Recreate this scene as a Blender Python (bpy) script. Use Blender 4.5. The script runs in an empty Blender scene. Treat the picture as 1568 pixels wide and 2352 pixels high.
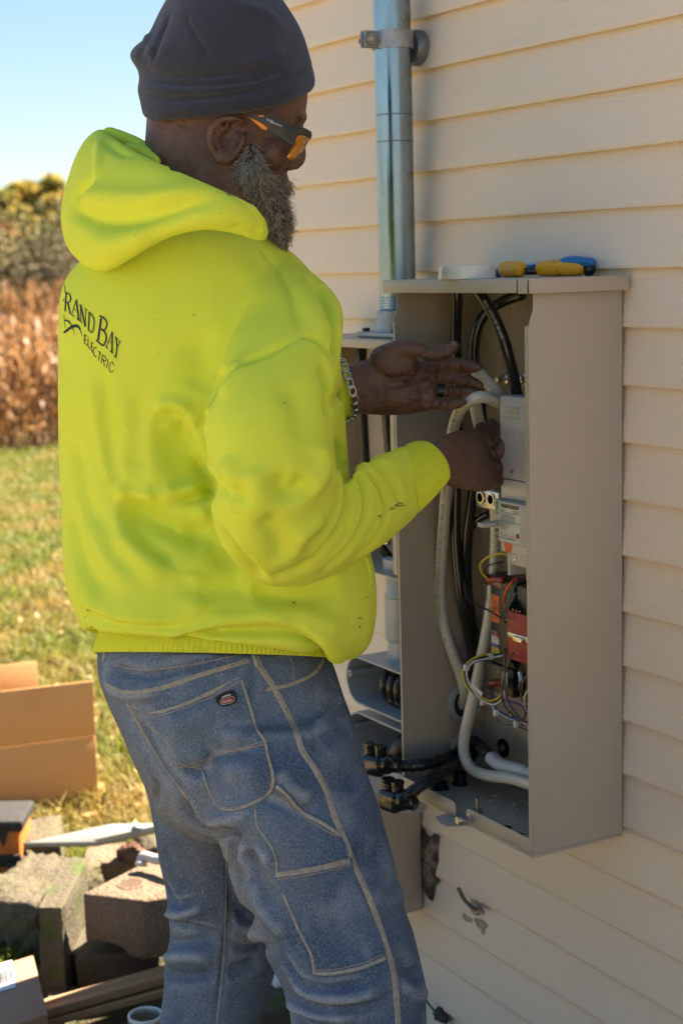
import bpy, bmesh, math, random
import numpy as np
from mathutils import Vector, Matrix
from mathutils.bvhtree import BVHTree
random.seed(7); RNG = np.random.default_rng(7)
scene = bpy.context.scene
col = scene.collection
SCALE = 0.88            # everything is laid out in survey units, then brought to metres at the end

# ------------------------------------------------------------------ camera
FPX, YAW, PITCH, ROLL = 6370/1.7417, .5200, -.1538, -.0268      # focal length in units of a 1568 px wide frame
CAM = np.array([3.0, -1.8236, 1.8201])
fw = np.array([-math.cos(YAW)*math.cos(PITCH), math.sin(YAW)*math.cos(PITCH), math.sin(PITCH)])
_r = np.cross(fw, [0, 0, 1]); _r /= np.linalg.norm(_r); _u = np.cross(_r, fw)
rt = _r*math.cos(ROLL)+_u*math.sin(ROLL); up = -_r*math.sin(ROLL)+_u*math.cos(ROLL)
cam_d = bpy.data.cameras.new('camera'); cam = bpy.data.objects.new('camera', cam_d); col.objects.link(cam)
m = Matrix.Identity(4)
for i in range(3):
    m[i][0] = rt[i]; m[i][1] = up[i]; m[i][2] = -fw[i]; m[i][3] = CAM[i]*SCALE
cam.matrix_world = m
cam_d.sensor_fit = 'HORIZONTAL'; cam_d.sensor_width = 24.0; cam_d.lens = FPX/1568*24
cam_d.clip_start = .05; cam_d.clip_end = 2000
cam_d.dof.use_dof = True; cam_d.dof.focus_distance = 2.55*SCALE; cam_d.dof.aperture_fstop = 5.6
scene.camera = cam

# ------------------------------------------------------------------ sky, sun, exposure
SUN_AZ = math.radians(-8)      # towards the sun, measured from +Y, clockwise seen from above
SUN_EL = math.radians(52)
w = bpy.data.worlds.new('World'); scene.world = w; w.use_nodes = True
nt = w.node_tree
sky = nt.nodes.new('ShaderNodeTexSky'); sky.sky_type = 'NISHITA'; sky.sun_disc = False
sky.sun_elevation = SUN_EL; sky.sun_rotation = SUN_AZ; sky.altitude = 200
sky.air_density = 1.0; sky.dust_density = 0.15; sky.ozone_density = 1.2
bg = nt.nodes['Background']; bg.inputs['Strength'].default_value = .060
# a clear autumn sky: the whole dome evened out a little and bluer, the same in every direction
gm = nt.nodes.new('ShaderNodeGamma'); gm.inputs['Gamma'].default_value = .55; nt.links.new(sky.outputs[0], gm.inputs['Color'])
hs_ = nt.nodes.new('ShaderNodeHueSaturation'); hs_.inputs['Saturation'].default_value = 1.6; nt.links.new(gm.outputs[0], hs_.inputs['Color'])
nt.links.new(hs_.outputs[0], bg.inputs['Color'])
sd = bpy.data.lights.new('sun', 'SUN'); sun = bpy.data.objects.new('sun', sd); col.objects.link(sun)
sd.energy = 5.0; sd.angle = math.radians(.53); sd.color = (1, .86, .66)
to_sun = Vector((math.sin(SUN_AZ)*math.cos(SUN_EL), math.cos(SUN_AZ)*math.cos(SUN_EL), math.sin(SUN_EL)))
sun.rotation_euler = to_sun.to_track_quat('Z', 'Y').to_euler()
scene.view_settings.view_transform = 'Standard'; scene.view_settings.look = 'None'
scene.view_settings.exposure = 2.65; scene.view_settings.gamma = 1
scene.cycles.use_denoising = True
scene.cycles.max_bounces = 8

# ------------------------------------------------------------------ photo pixel -> direction -> place
def ray(px, py): return fw + rt*(px-784)/FPX - up*(py-1176)/FPX
def T(px, py, t): return CAM + t*ray(px, py)
def at_y(px, py, y): d = ray(px, py); return CAM + d*(y-CAM[1])/d[1]
def at_x(px, py, x): d = ray(px, py); return CAM + d*(x-CAM[0])/d[0]
def at_z(px, py, z=0.): d = ray(px, py); return CAM + d*(z-CAM[2])/d[2]
def PX(p):
    d = np.asarray(p)-CAM; z = d@fw
    return np.stack([784+FPX*(d@rt)/z, 1176-FPX*(d@up)/z, z], -1)

# ------------------------------------------------------------------ mesh building
class MB:
    def __init__(s): s.v = []; s.f = []
    def add(s, v, f):
        n = len(s.v); s.v += [tuple(map(float, p)) for p in v]; s.f += [tuple(i+n for i in q) for q in f]; return s
    def box(s, a, b, M=None):
        x0, y0, z0 = a; x1, y1, z1 = b
        v = [(x0,y0,z0),(x1,y0,z0),(x1,y1,z0),(x0,y1,z0),(x0,y0,z1),(x1,y0,z1),(x1,y1,z1),(x0,y1,z1)]
        if M is not None: v = [M @ Vector(p) for p in v]
        return s.add(v, [(0,3,2,1),(4,5,6,7),(0,1,5,4),(1,2,6,5),(2,3,7,6),(3,0,4,7)])
    def prism(s, poly, h0, h1, axis='z', M=None):
        """polygon (2D) extruded along an axis; poly coords are the two other axes in order"""
        def p3(p, h):
            return {'z': (p[0], p[1], h), 'y': (p[0], h, p[1]), 'x': (h, p[0], p[1])}[axis]
        n = len(poly); v = [p3(p, h0) for p in poly]+[p3(p, h1) for p in poly]
        if M is not None: v = [M @ Vector(p) for p in v]
        return s.add(v, [tuple(range(n))[::-1], tuple(range(n, 2*n))]+[(i, (i+1) % n, n+(i+1) % n, n+i) for i in range(n)])
    def tube(s, pts, r, n=8, cap=True, flat=1.0):
        pts = np.asarray(pts, float); m_ = len(pts)
        rs = np.full(m_, r) if np.isscalar(r) else np.asarray(r, float)
        tg = np.gradient(pts, axis=0); tg /= np.linalg.norm(tg, axis=1)[:, None]+1e-12
        a = np.array([0, 0, 1.]) if abs(tg[0][2]) < .9 else np.array([1., 0, 0])
        u = np.cross(tg[0], a); u /= np.linalg.norm(u); V = []
        for i in range(m_):
            u = u - tg[i]*(u@tg[i]); u /= np.linalg.norm(u); w_ = np.cross(tg[i], u)
            for k in range(n):
                an = 2*math.pi*k/n; V.append(pts[i]+rs[i]*(u*math.cos(an)+flat*w_*math.sin(an)))
        F = [(i*n+k, i*n+(k+1) % n, (i+1)*n+(k+1) % n, (i+1)*n+k) for i in range(m_-1) for k in range(n)]
        if cap: F += [tuple(range(n))[::-1], tuple(range((m_-1)*n, m_*n))]
        return s.add(V, F)
    def lathe(s, prof, c=(0,0,0), axis=(0,0,1), n=24, close=False):
        """prof: (radius, height) list along axis from point c"""
        ax = np.array(axis, float); ax /= np.linalg.norm(ax)
        a = np.array([1., 0, 0]) if abs(ax[0]) < .9 else np.array([0, 1., 0])
        u = np.cross(ax, a); u /= np.linalg.norm(u); w_ = np.cross(ax, u); c = np.array(c, float); V = []
        for r, h in prof:
            for k in range(n):
                an = 2*math.pi*k/n; V.append(c+ax*h+r*(u*math.cos(an)+w_*math.sin(an)))
        m_ = len(prof)
        F = [(i*n+k, i*n+(k+1) % n, (i+1)*n+(k+1) % n, (i+1)*n+k) for i in range(m_-1) for k in range(n)]
        if close: F += [((m_-1)*n+k, (m_-1)*n+(k+1) % n, (k+1) % n, k) for k in range(n)]
        else: F += [tuple(range(n))[::-1], tuple(range((m_-1)*n, m_*n))]
        return s.add(V, F)
    def build(s, name, mat, parent=None, smooth=False, bevel=0, seg=2, auto=None):
        me = bpy.data.meshes.new(name); me.from_pydata(s.v, [], s.f)
        if bevel or smooth:
            bm = bmesh.new(); bm.from_mesh(me); bmesh.ops.recalc_face_normals(bm, faces=bm.faces); bm.to_mesh(me); bm.free()
        return obj(name, me, mat, parent, smooth, bevel, seg, auto)

def obj(name, me, mat, parent=None, smooth=False, bevel=0, seg=2, auto=None):
    if mat is not None: me.materials.append(mat)
    if smooth: me.polygons.foreach_set('use_smooth', [True]*len(me.polygons))
    o = bpy.data.objects.new(name, me); col.objects.link(o)
    if parent is not None: o.parent = parent
    if bevel:
        b = o.modifiers.new('bevel', 'BEVEL'); b.width = bevel; b.segments = seg; b.limit_method = 'ANGLE'; b.angle_limit = math.radians(35)
        me.polygons.foreach_set('use_smooth', [True]*len(me.polygons))
        b.harden_normals = False
    if auto is not None:
        me.polygons.foreach_set('use_smooth', [True]*len(me.polygons)); me.set_sharp_from_angle(angle=math.radians(auto))
    return o
def np_mesh(name, V, F):
    """V (n,3), F (m,k) arrays with constant k"""
    V = np.asarray(V, np.float32); F = np.asarray(F, np.int32)
    me = bpy.data.meshes.new(name); k = F.shape[1]
    me.vertices.add(len(V)); me.vertices.foreach_set('co', V.ravel())
    me.loops.add(F.size); me.loops.foreach_set('vertex_index', F.ravel())
    me.polygons.add(len(F)); me.polygons.foreach_set('loop_start', np.arange(0, F.size, k, dtype=np.int32))
    me.polygons.foreach_set('loop_total', np.full(len(F), k, np.int32))
    me.update(calc_edges=True); me.validate(); return me
def tag(o, label=None, cat=None, group=None, kind=None):
    for k_, v_ in (('label', label), ('category', cat), ('group', group), ('kind', kind)):
        if v_: o[k_] = v_
    return o
def thing(name, label, cat, loc=(0,0,0), group=None):
    o = bpy.data.objects.new(name, None); col.objects.link(o); o.location = loc; o.empty_display_size = .05
    return tag(o, label, cat, group)
def put(o, parent):
    """parent o, whose mesh is in world coordinates, keeping it in place"""
    o.parent = parent; o.matrix_parent_inverse = Matrix.Translation(-Vector(parent.location)); return o
def spline(pts, n=8, closed=False):
    P = [np.asarray(p, float) for p in pts]; out = []; L = len(P)
    for i in range(L if closed else L-1):
        if closed: a, b, c, d = P[(i-1) % L], P[i], P[(i+1) % L], P[(i+2) % L]
        else: a, b, c, d = P[max(i-1, 0)], P[i], P[i+1], P[min(i+2, L-1)]
        for k in range(n):
            t = k/n; out.append(.5*((2*b)+(-a+c)*t+(2*a-5*b+4*c-d)*t*t+(-a+3*b-3*c+d)*t**3))
    if not closed: out.append(P[-1])
    return np.array(out)

# ------------------------------------------------------------------ materials
def lin(r, g, b):
    f = lambda c: (c/255/12.92 if c/255 <= .04045 else ((c/255+.055)/1.055)**2.4)
    return (f(r), f(g), f(b))
class M_:
    def __init__(s, name, base=(.5,.5,.5), rough=.5, metal=0., spec=.5):
        s.m = bpy.data.materials.new(name); s.m.use_nodes = True; s.t = s.m.node_tree; s.b = s.t.nodes['Principled BSDF']
        s.b.inputs['Base Color'].default_value = (*base, 1); s.b.inputs['Roughness'].default_value = rough
        s.b.inputs['Metallic'].default_value = metal; s.b.inputs['Specular IOR Level'].default_value = spec
        s.c = None; s.base = base; s.co = None; s.n = None
    def node(s, t_, **kw):
        n = s.t.nodes.new(t_)
        for k_, v_ in kw.items():
            if k_ in n.inputs: n.inputs[k_].default_value = v_
            else: setattr(n, k_, v_)
        return n
    def coords(s, sc=(1,1,1), kind='Object', rot=(0,0,0)):
        tc = s.node('ShaderNodeTexCoord'); mp = s.node('ShaderNodeMapping'); mp.inputs['Scale'].default_value = sc; mp.inputs['Rotation'].default_value = rot
        s.t.links.new(tc.outputs[kind], mp.inputs['Vector']); return mp.outputs[0]
    def noise(s, scale, detail=4, rough=.55, sc=(1,1,1), lo=.35, hi=.65, dist=0., rot=(0,0,0), kind=None):
        n = s.node('ShaderNodeTexNoise')
        if kind: n.noise_type = kind
        n.inputs['Scale'].default_value = scale; n.inputs['Detail'].default_value = detail
        n.inputs['Roughness'].default_value = rough; n.inputs['Distortion'].default_value = dist
        s.t.links.new(s.coords(sc, rot=rot), n.inputs['Vector'])
        r = s.node('ShaderNodeMapRange'); r.inputs['From Min'].default_value = lo; r.inputs['From Max'].default_value = hi
        s.t.links.new(n.outputs['Fac'], r.inputs['Value']); return r.outputs[0]
    def pointy(s, lo, hi):
        g = s.node('ShaderNodeNewGeometry'); r = s.node('ShaderNodeMapRange'); r.inputs['From Min'].default_value = lo; r.inputs['From Max'].default_value = hi
        s.t.links.new(g.outputs['Pointiness'], r.inputs['Value']); return r.outputs[0]
    def mix(s, fac, c2, amount=1., mode='MIX'):
        x = s.node('ShaderNodeMix', data_type='RGBA', blend_type=mode)
        if amount != 1.:
            mu = s.node('ShaderNodeMath', operation='MULTIPLY'); s.t.links.new(fac, mu.inputs[0]); mu.inputs[1].default_value = amount; fac = mu.outputs[0]
        s.t.links.new(fac, x.inputs['Factor'])
        if s.c is None: x.inputs['A'].default_value = (*s.base, 1)
        else: s.t.links.new(s.c, x.inputs['A'])
        x.inputs['B'].default_value = (*c2, 1); s.c = x.outputs['Result']
        s.t.links.new(s.c, s.b.inputs['Base Color']); return s
    def bump(s, h, strength=.3, dist=.002):
        b = s.node('ShaderNodeBump'); b.inputs['Strength'].default_value = strength; b.inputs['Distance'].default_value = dist
        s.t.links.new(h, b.inputs['Height'])
        if s.n is not None: s.t.links.new(s.n, b.inputs['Normal'])
        s.n = b.outputs[0]; s.t.links.new(s.n, s.b.inputs['Normal']); return s
    def roughvar(s, h, lo, hi):
        r = s.node('ShaderNodeMapRange'); r.inputs['To Min'].default_value = lo; r.inputs['To Max'].default_value = hi
        s.t.links.new(h, r.inputs['Value']); s.t.links.new(r.outputs[0], s.b.inputs['Roughness']); return s
    def set(s, **kw):
        for k_, v_ in kw.items(): s.b.inputs[k_.replace('_', ' ')].default_value = v_
        return s
def plain(name, base, rough=.5, metal=0., spec=.5, var=.25, vs=30., bs=0., bn=400.):
    """a plain paint/plastic/metal with slight mottling and grain"""
    M = M_(name, base, rough, metal, spec)
    n = M.noise(vs, 5); M.mix(n, tuple(c*(1-var) for c in base), .6)
    M.roughvar(M.noise(vs*2.3, 4), max(rough-.1, .02), min(rough+.12, 1))
    if bs: M.bump(M.noise(bn, 3), bs, .001)
    return M.m
# ================================================================== the setting: ground, lawn, corn, trees
def ground_h(x):
    t = np.clip((-np.asarray(x, float)-3)/15, 0, 1); return -.65*t*t*(3-2*t)
Mg = M_('turf', (.15, .125, .05), .95, spec=.1)
Mg.mix(Mg.noise(.9, 5, lo=.42, hi=.6), (.24, .165, .08), .75); Mg.mix(Mg.noise(14, 4), (.09, .10, .03), .6); Mg.bump(Mg.noise(60, 4), .6, .02)
xs = np.concatenate([[-600, -300, -150, -80, -40], np.arange(-24, 6.1, 1.0), [12, 30, 100]]); ys = np.concatenate([[-400, -150, -60, -30], np.arange(-14, 14.1, 2), [30, 60, 150, 400]])
gx, gy = np.meshgrid(xs, ys, indexing='ij'); V = np.stack([gx, gy, ground_h(gx)], -1).reshape(-1, 3); ny = len(ys)
F = [(i*ny+j, (i+1)*ny+j, (i+1)*ny+j+1, i*ny+j+1) for i in range(len(xs)-1) for j in range(ny-1)]
tag(obj('ground', np_mesh('ground', V, F), Mg.m, smooth=True), kind='structure')

# bare earth and gravel by the house wall
Me = M_('bare_earth', (.085, .062, .042), .95, spec=.15)
Me.mix(Me.noise(25, 6), (.15, .115, .08), .8); Me.mix(Me.noise(5, 4, lo=.5, hi=.62), (.05, .055, .02), .8); Me.bump(Me.noise(45, 6), .8, .02)
m_ = MB(); n = 26; ring = []
for k_ in range(n):
    a = 2*math.pi*k_/n; rr = 1+.12*math.sin(3*a+1)+.08*math.sin(7*a)
    ring.append((.35+1.35*rr*math.cos(a), -.42+.62*rr*math.sin(a)))
m_.prism(ring, -.01, .006); tag(m_.build('soil_bed', Me.m), kind='structure')

# unseen pale gravel, added to bounce warm sunlight onto the shaded wall
Mv = M_('bounce_gravel', (.50, .385, .265), .95, spec=.2); Mv.mix(Mv.noise(60, 5), (.40, .30, .20), .7); Mv.bump(Mv.noise(110, 4), .8, .01)
tag(MB().prism([(-2.2, -11), (11, -11), (11, -.04), (1.45, -.04), (1.25, -1.4), (.4, -2.4), (-2.2, -2.7)], -.05, .012).build('gravel_drive', Mv.m), kind='structure')

# lawn blades: nobody could count them, one object
def grass():
    N = 150000; k = RNG.random(N)
    dist = 3.6+19.5*k**1.35; side = (RNG.random(N)-.5)*(1.0+dist*.42)
    base_dir = ray(130, 1200); base_dir = base_dir[:2]/np.linalg.norm(base_dir[:2]); perp = np.array([-base_dir[1], base_dir[0]])
    p = CAM[:2]+dist[:, None]*base_dir+side[:, None]*perp
    keep = ~((p[:, 0] > -.78) & (p[:, 1] > -.02))
    e = ((p[:, 0]-.35)/1.3)**2+((p[:, 1]+.42)/.58)**2; keep &= (e > 1)
    p = p[keep]; dist = dist[keep]; N = len(p)
    clump = np.sin(p[:, 0]*9+3*np.sin(p[:, 1]*7))*np.sin(p[:, 1]*11+2*np.sin(p[:, 0]*5))
    h = (.035+.035*RNG.random(N)+.03*np.clip(clump, 0, 1))*(1+.02*dist); wd = (.0022+.0018*RNG.random(N))*(1+.1*dist)
    a = RNG.random(N)*2*np.pi; lean = (.3+1.1*RNG.random(N))*h; b = RNG.random(N)*2*np.pi
    z = ground_h(p[:, 0])-.004
    P = np.stack([p[:, 0], p[:, 1], z], 1); D = np.stack([np.cos(a), np.sin(a), 0*a], 1)*wd[:, None]; L = np.stack([np.cos(b), np.sin(b), 0*b], 1)*lean[:, None]
    U = np.stack([0*h, 0*h, h], 1)
    V = np.stack([P-D, P+D, P+L*.35+U*.6-D*.7, P+L*.35+U*.6+D*.7, P+L+U*.92], 1).reshape(-1, 3); o = np.arange(N)*5
    F = np.concatenate([np.stack([o, o+1, o+3], 1), np.stack([o, o+3, o+2], 1), np.stack([o+2, o+3, o+4], 1)])
    M = M_('grass_blade', (.105, .16, .022), .55, spec=.35)
    M.mix(M.noise(1.3, 4, lo=.44, hi=.62), (.34, .205, .08), .8)
    M.mix(M.noise(160, 2, lo=.45, hi=.55), (.29, .25, .05), .6)
    tr = M.node('ShaderNodeBsdfTranslucent'); M.t.links.new(M.c, tr.inputs['Color']); mx = M.node('ShaderNodeMixShader'); mx.inputs[0].default_value = .45
    M.t.links.new(M.b.outputs[0], mx.inputs[1]); M.t.links.new(tr.outputs[0], mx.inputs[2]); M.t.links.new(mx.outputs[0], M.t.nodes['Material Output'].inputs['Surface'])
    tag(obj('lawn_grass', np_mesh('lawn_grass', V, F), M.m), 'short green and straw coloured autumn lawn grass', 'grass', kind='stuff')
grass()

# fallen leaves scattered on the lawn
def leaf_litter():
    N = 900; base_dir = ray(130, 1200); base_dir = base_dir[:2]/np.linalg.norm(base_dir[:2]); perp = np.array([-base_dir[1], base_dir[0]])
    dist = 4.6+9*RNG.random(N)**1.5; side = (RNG.random(N)-.5)*(1+dist*.4); p = CAM[:2]+dist[:, None]*base_dir+side[:, None]*perp
    p = p[~((p[:, 0] > -.8) & (p[:, 1] > -.05))]; N = len(p)
    a = RNG.random(N)*6.28; s_ = .012+.018*RNG.random(N); z = ground_h(p[:, 0])+.035+.02*RNG.random(N)
    P = np.stack([p[:, 0], p[:, 1], z], 1); A = np.stack([np.cos(a), np.sin(a), RNG.normal(0, .4, N)], 1)*s_[:, None]; B = np.stack([-np.sin(a), np.cos(a), RNG.normal(0, .4, N)], 1)*s_[:, None]*.7
    V = np.stack([P-A, P+B*.8, P+A, P-B*.8], 1).reshape(-1, 3); o = np.arange(N)*4
    M = M_('dry_leaf', (.36, .17, .06), .6); M.mix(M.noise(9, 3), (.45, .30, .12), .9)
    tag(obj('fallen_leaves', np_mesh('fallen_leaves', V, np.stack([o, o+1, o+2, o+3], 1)), M.m), 'dry brown leaves scattered over the lawn', 'leaves', kind='stuff')
leaf_litter()

# the dry corn field
def corn():
    V = []; F = []; nv = 0
    def quad_strip(pts, w_, nrm):
        nonlocal nv
        for p, ww in zip(pts, w_): V.append(p-nrm*ww); V.append(p+nrm*ww)
        for i in range(len(pts)-1): F.append((nv+2*i, nv+2*i+1, nv+2*i+3, nv+2*i+2))
        nv += 2*len(pts)
    rs = np.random.default_rng(3)
    d0 = ray(60, 1015)[:2]; d0 = d0/np.linalg.norm(d0)
    for row in range(10):
        x = -18.9-row*.8
        for yy in np.arange(-9 if row < 6 else -3, 11, .17):
            px = x+rs.normal(0, .06); py = yy+rs.normal(0, .05)+row*.15; b = np.array([px, py, -.65]); H = 1.75+.45*rs.random()-(.15 if row == 0 else 0)
            ln = rs.normal(0, .07, 2); top = b+np.array([ln[0], ln[1], H])
            for an in (0, 1.57):
                quad_strip([b, (b+top)/2, top], [.013, .011, .005], np.array([math.cos(an), math.sin(an), 0]))
            for k in range(9):
                f = .06+.84*(k+rs.random()*.6)/9; p = b+(top-b)*f; a = rs.random()*6.28; L = .28+.42*rs.random(); dr = np.array([math.cos(a), math.sin(a), 0])
                side = np.array([-math.sin(a), math.cos(a), rs.normal(0, .5)]); side /= np.linalg.norm(side); up_ = .25*rs.random()
                quad_strip([p, p+dr*L*.35+np.array([0, 0, up_*L]), p+dr*L*.7+np.array([0, 0, (up_-.35)*L]), p+dr*L*.8+np.array([0, 0, (up_-1.1)*L])], [.014, .03, .024, .006], side)
            if rs.random() < .6:
                f = .42+.15*rs.random(); p = b+(top-b)*f; a = rs.random()*6.28; dr = np.array([math.cos(a)*.5, math.sin(a)*.5, -.6])
                for an in (0, 1.57): quad_strip([p, p+dr*.14, p+dr*.27], [.02, .035, .01], np.array([math.cos(an+a), math.sin(an+a), 0]))
            for k in range(5):
                a = rs.random()*6.28; quad_strip([top, top+np.array([math.cos(a)*.1, math.sin(a)*.1, .16+.1*rs.random()])], [.008, .004], np.array([-math.sin(a), math.cos(a), 0]))
    M = M_('dry_corn', (.32, .175, .075), .5, spec=.5); M.mix(M.noise(3, 4), (.36, .22, .11), .6); M.mix(M.noise(.35, 2, sc=(.2, .2, 5)), (.15, .065, .025), .6)
    M.mix(M.noise(7, 2, lo=.52, hi=.6), (.44, .21, .05), .6)
    tr = M.node('ShaderNodeBsdfTranslucent'); M.t.links.new(M.c, tr.inputs['Color']); mx = M.node('ShaderNodeMixShader'); mx.inputs[0].default_value = .4
    M.t.links.new(M.b.outputs[0], mx.inputs[1]); M.t.links.new(tr.outputs[0], mx.inputs[2]); M.t.links.new(mx.outputs[0], M.t.nodes['Material Output'].inputs['Surface'])
    tag(obj('corn_field', np_mesh('corn_field', np.array(V), np.array(F)), M.m), 'field of dry brown corn stalks beyond the lawn', 'corn', kind='stuff')
corn()

# trees beyond the corn
bark = plain('bark', (.10, .075, .055), .9, vs=6)
def leaf_mat(name, c1, c2, c3):
    M = M_(name, c1, .6, spec=.2); M.mix(M.noise(.35, 3, lo=.42, hi=.6), c2, .9); M.mix(M.noise(1.4, 2, lo=.5, hi=.6), c3, .7)
    tr = M.node('ShaderNodeBsdfTranslucent'); M.t.links.new(M.c, tr.inputs['Color']); mx = M.node('ShaderNodeMixShader'); mx.inputs[0].default_value = .5
    M.t.links.new(M.b.outputs[0], mx.inputs[1]); M.t.links.new(tr.outputs[0], mx.inputs[2]); M.t.links.new(mx.outputs[0], M.t.nodes['Material Output'].inputs['Surface'])
    return M.m
leafs = {'gold': leaf_mat('golden_leaf', (.30, .27, .06), (.50, .33, .07), (.16, .19, .06)),
         'green': leaf_mat('dull_green_leaf', (.15, .18, .07), (.27, .25, .08), (.09, .11, .06)),
         'rust': leaf_mat('rust_leaf', (.34, .18, .07), (.20, .13, .07), (.42, .27, .09)),
         'grey': leaf_mat('bare_twig_leaf', (.18, .14, .10), (.12, .11, .08), (.26, .17, .08))}
def tree(px, t, top_py, halfw_px, kind, label, base_f=.18, seed=1, group='trees beyond the corn field'):
    rs = np.random.default_rng(seed); d = ray(px, 640); pos = CAM+d*t; zg = -.65; H = T(px, top_py, t)[2]-zg; R = halfw_px*t/FPX
    root = thing('tree', label, 'tree', (pos[0], pos[1], zg), group)
    m_ = MB(); lim = []
    trunk = spline([(0, 0, 0), (.02*H*rs.normal(), .02*H*rs.normal(), H*.3), (.04*H*rs.normal(), .04*H*rs.normal(), H*.78)], 5)
    m_.tube(trunk, np.linspace(H*.028, H*.008, len(trunk)), 7)
    cl = []
    for k in range(16):
        f = base_f+.1+(.62-base_f*.3)*rs.random(); a = rs.random()*6.28; o_ = trunk[min(int(f/.78*(len(trunk)-1)), len(trunk)-1)]
        rr = R*(.45+.5*rs.random())*math.sin(math.pi*min(max((f-base_f)/(1-base_f)*.85+.12, 0), 1))**.6; e = o_+np.array([math.cos(a)*rr, math.sin(a)*rr, H*(.08+.1*rs.random())])
        m_.tube(spline([o_, (o_+e)/2+np.array([0, 0, .03*H]), e], 3), np.linspace(H*.010, H*.003, 7), 5); cl.append((e, R*(.25+.2*rs.random())))
    for k in range(46):
        v = rs.normal(0, 1, 3); v /= np.linalg.norm(v); v *= rs.random()**.38; zc, zh_ = H*(base_f+1)/2, H*(1-base_f)/2
        cl.append((np.array([v[0]*R*.92, v[1]*R*.92, zc+v[2]*zh_*.90]), R*(.16+.16*rs.random())))
    m_.build('trunk', bark, root, smooth=True)
    P = []
    for c, r in cl:
        n_ = 330; v = rs.normal(0, 1, (n_, 3)); v /= np.linalg.norm(v, axis=1)[:, None]; P.append(c+v*(r*rs.random(n_)[:, None]**.45)*np.array([1, 1, .8]))
    P = np.concatenate(P); P = P[P[:, 2] < H]; n_ = len(P); s_ = .13+.14*rs.random(n_); A = rs.normal(0, 1, (n_, 3)); A /= np.linalg.norm(A, axis=1)[:, None]; B = np.cross(A, rs.normal(0, 1, (n_, 3))); B /= np.linalg.norm(B, axis=1)[:, None]
    A *= s_[:, None]; B *= s_[:, None]*.6; V = np.stack([P-A, P+B, P+A, P-B], 1).reshape(-1, 3); o = np.arange(n_)*4
    obj('crown', np_mesh('crown', V, np.stack([o, o+1, o+2, o+3], 1)), leafs[kind], root)
tree(84, 88, 386, 104, 'gold', 'tall golden green tree standing highest beyond the corn', .12, 11)
tree(165, 84, 425, 70, 'gold', 'rounded olive gold tree beside the tallest tree', .1, 12)
tree(-8, 92, 455, 60, 'green', 'thin dull green tree with sky gaps behind the corn', .1, 13)
tree(20, 78, 515, 55, 'rust', 'low rust coloured tree at the front of the wood', .05, 14)
tree(110, 76, 505, 60, 'green', 'dark green bushy tree at the front of the wood', .04, 15)
tree(-70, 90, 480, 55, 'grey', 'grey brown half bare tree at the end of the wood', .08, 16)
tree(215, 92, 440, 60, 'grey', 'tall half bare tree among leafy neighbours', .08, 17)
tree(290, 86, 455, 60, 'green', 'broad dull green tree past the half bare one', .08, 18)
tree(-150, 86, 430, 60, 'green', 'wide dark tree beyond the half bare end tree', .08, 20)
tree(380, 88, 445, 60, 'rust', 'broad rust coloured tree standing alone', .08, 21)
tree(-240, 88, 440, 80, 'gold', 'golden green tree far along the wood past the dark tree', .1, 31)
tree(-340, 84, 460, 80, 'green', 'dull green tree at the far end of the wood', .08, 32)
tree(-450, 90, 420, 90, 'rust', 'rusty tree at the very end of the wood', .08, 33)
def thicket():
    rs = np.random.default_rng(5); P = []
    for px in np.arange(-640, 520, 11):
        t = 72+8*rs.random(); b = CAM+ray(px, 640)*t; b[2] = -.65; h = 2.6+2.2*rs.random()
        n_ = 1300; q = rs.normal(0, 1, (n_, 3))*np.array([1.3, 1.3, h*.30])+np.array([0, 0, h*.5]); q = q[(q[:, 2] > 0) & (q[:, 2] < h*1.3)]; P.append(b+q)
    P = np.concatenate(P); n_ = len(P); s_ = .06+.07*rs.random(n_); A = rs.normal(0, 1, (n_, 3)); A /= np.linalg.norm(A, axis=1)[:, None]; B = np.cross(A, rs.normal(0, 1, (n_, 3))); B /= np.linalg.norm(B, axis=1)[:, None]
    A *= s_[:, None]; B *= s_[:, None]*.6; V = np.stack([P-A, P+B, P+A, P-B], 1).reshape(-1, 3); o = np.arange(n_)*4
    M = M_('thicket_leaf', (.26, .21, .11), .7, spec=.15); M.mix(M.noise(.3, 3, lo=.42, hi=.6), (.30, .26, .07), .9); M.mix(M.noise(.16, 2, lo=.5, hi=.6), (.17, .14, .10), .8)
    tag(obj('thicket', np_mesh('thicket', V, np.stack([o, o+1, o+2, o+3], 1)), M.m), 'dim tangled undergrowth between corn and trees', 'bushes', kind='stuff')
thicket()

# ================================================================== the house and its siding
COURSE = .1016; HH = 3.38; Z_LINE0 = 2.208; X_L, X_R = -.55, 5.2
Ms = M_('cream_vinyl', (.735, .62, .50), .48, spec=.4)
gr = Ms.noise(24, 6, sc=(.35, 1, 9), lo=.3, hi=.7); Ms.mix(Ms.noise(1.1, 4), (.705, .59, .47), .6); Ms.mix(Ms.noise(.35, 3, sc=(1, 1, 3), lo=.5, hi=.66), (.64, .52, .40), .35)
Ms.mix(Ms.noise(160, 2, lo=.71, hi=.75), (.25, .19, .13), .5)
Ms.bump(gr, .35, .0012); Ms.bump(Ms.noise(3.2, 2, sc=(1, 1, .4)), .3, .004); Ms.roughvar(gr, .42, .6)
house = thing('house', 'house wall of cream horizontal vinyl lap siding behind the panel', 'house', (X_L, 0, 0))
hb = plain('house_sheathing', (.45, .38, .30), .9)
m_ = MB(); m_.box((X_L, .019, .08), (X_R, 7, HH)); put(m_.build('wall_core', hb), house)
m_ = MB(); m_.box((X_L+.01, .02, -.1), (X_R-.01, 6.98, .08)); put(m_.build('foundation', plain('concrete', (.33, .31, .28), .9, vs=12, bs=.5, bn=80)), house)
m_ = MB(); m_.box((X_L-.05, -.02, HH), (X_R+.05, 7.2, HH+.1)); put(m_.build('roof_edge', plain('roof_fascia', (.6, .56, .5), .6)), house)
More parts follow.
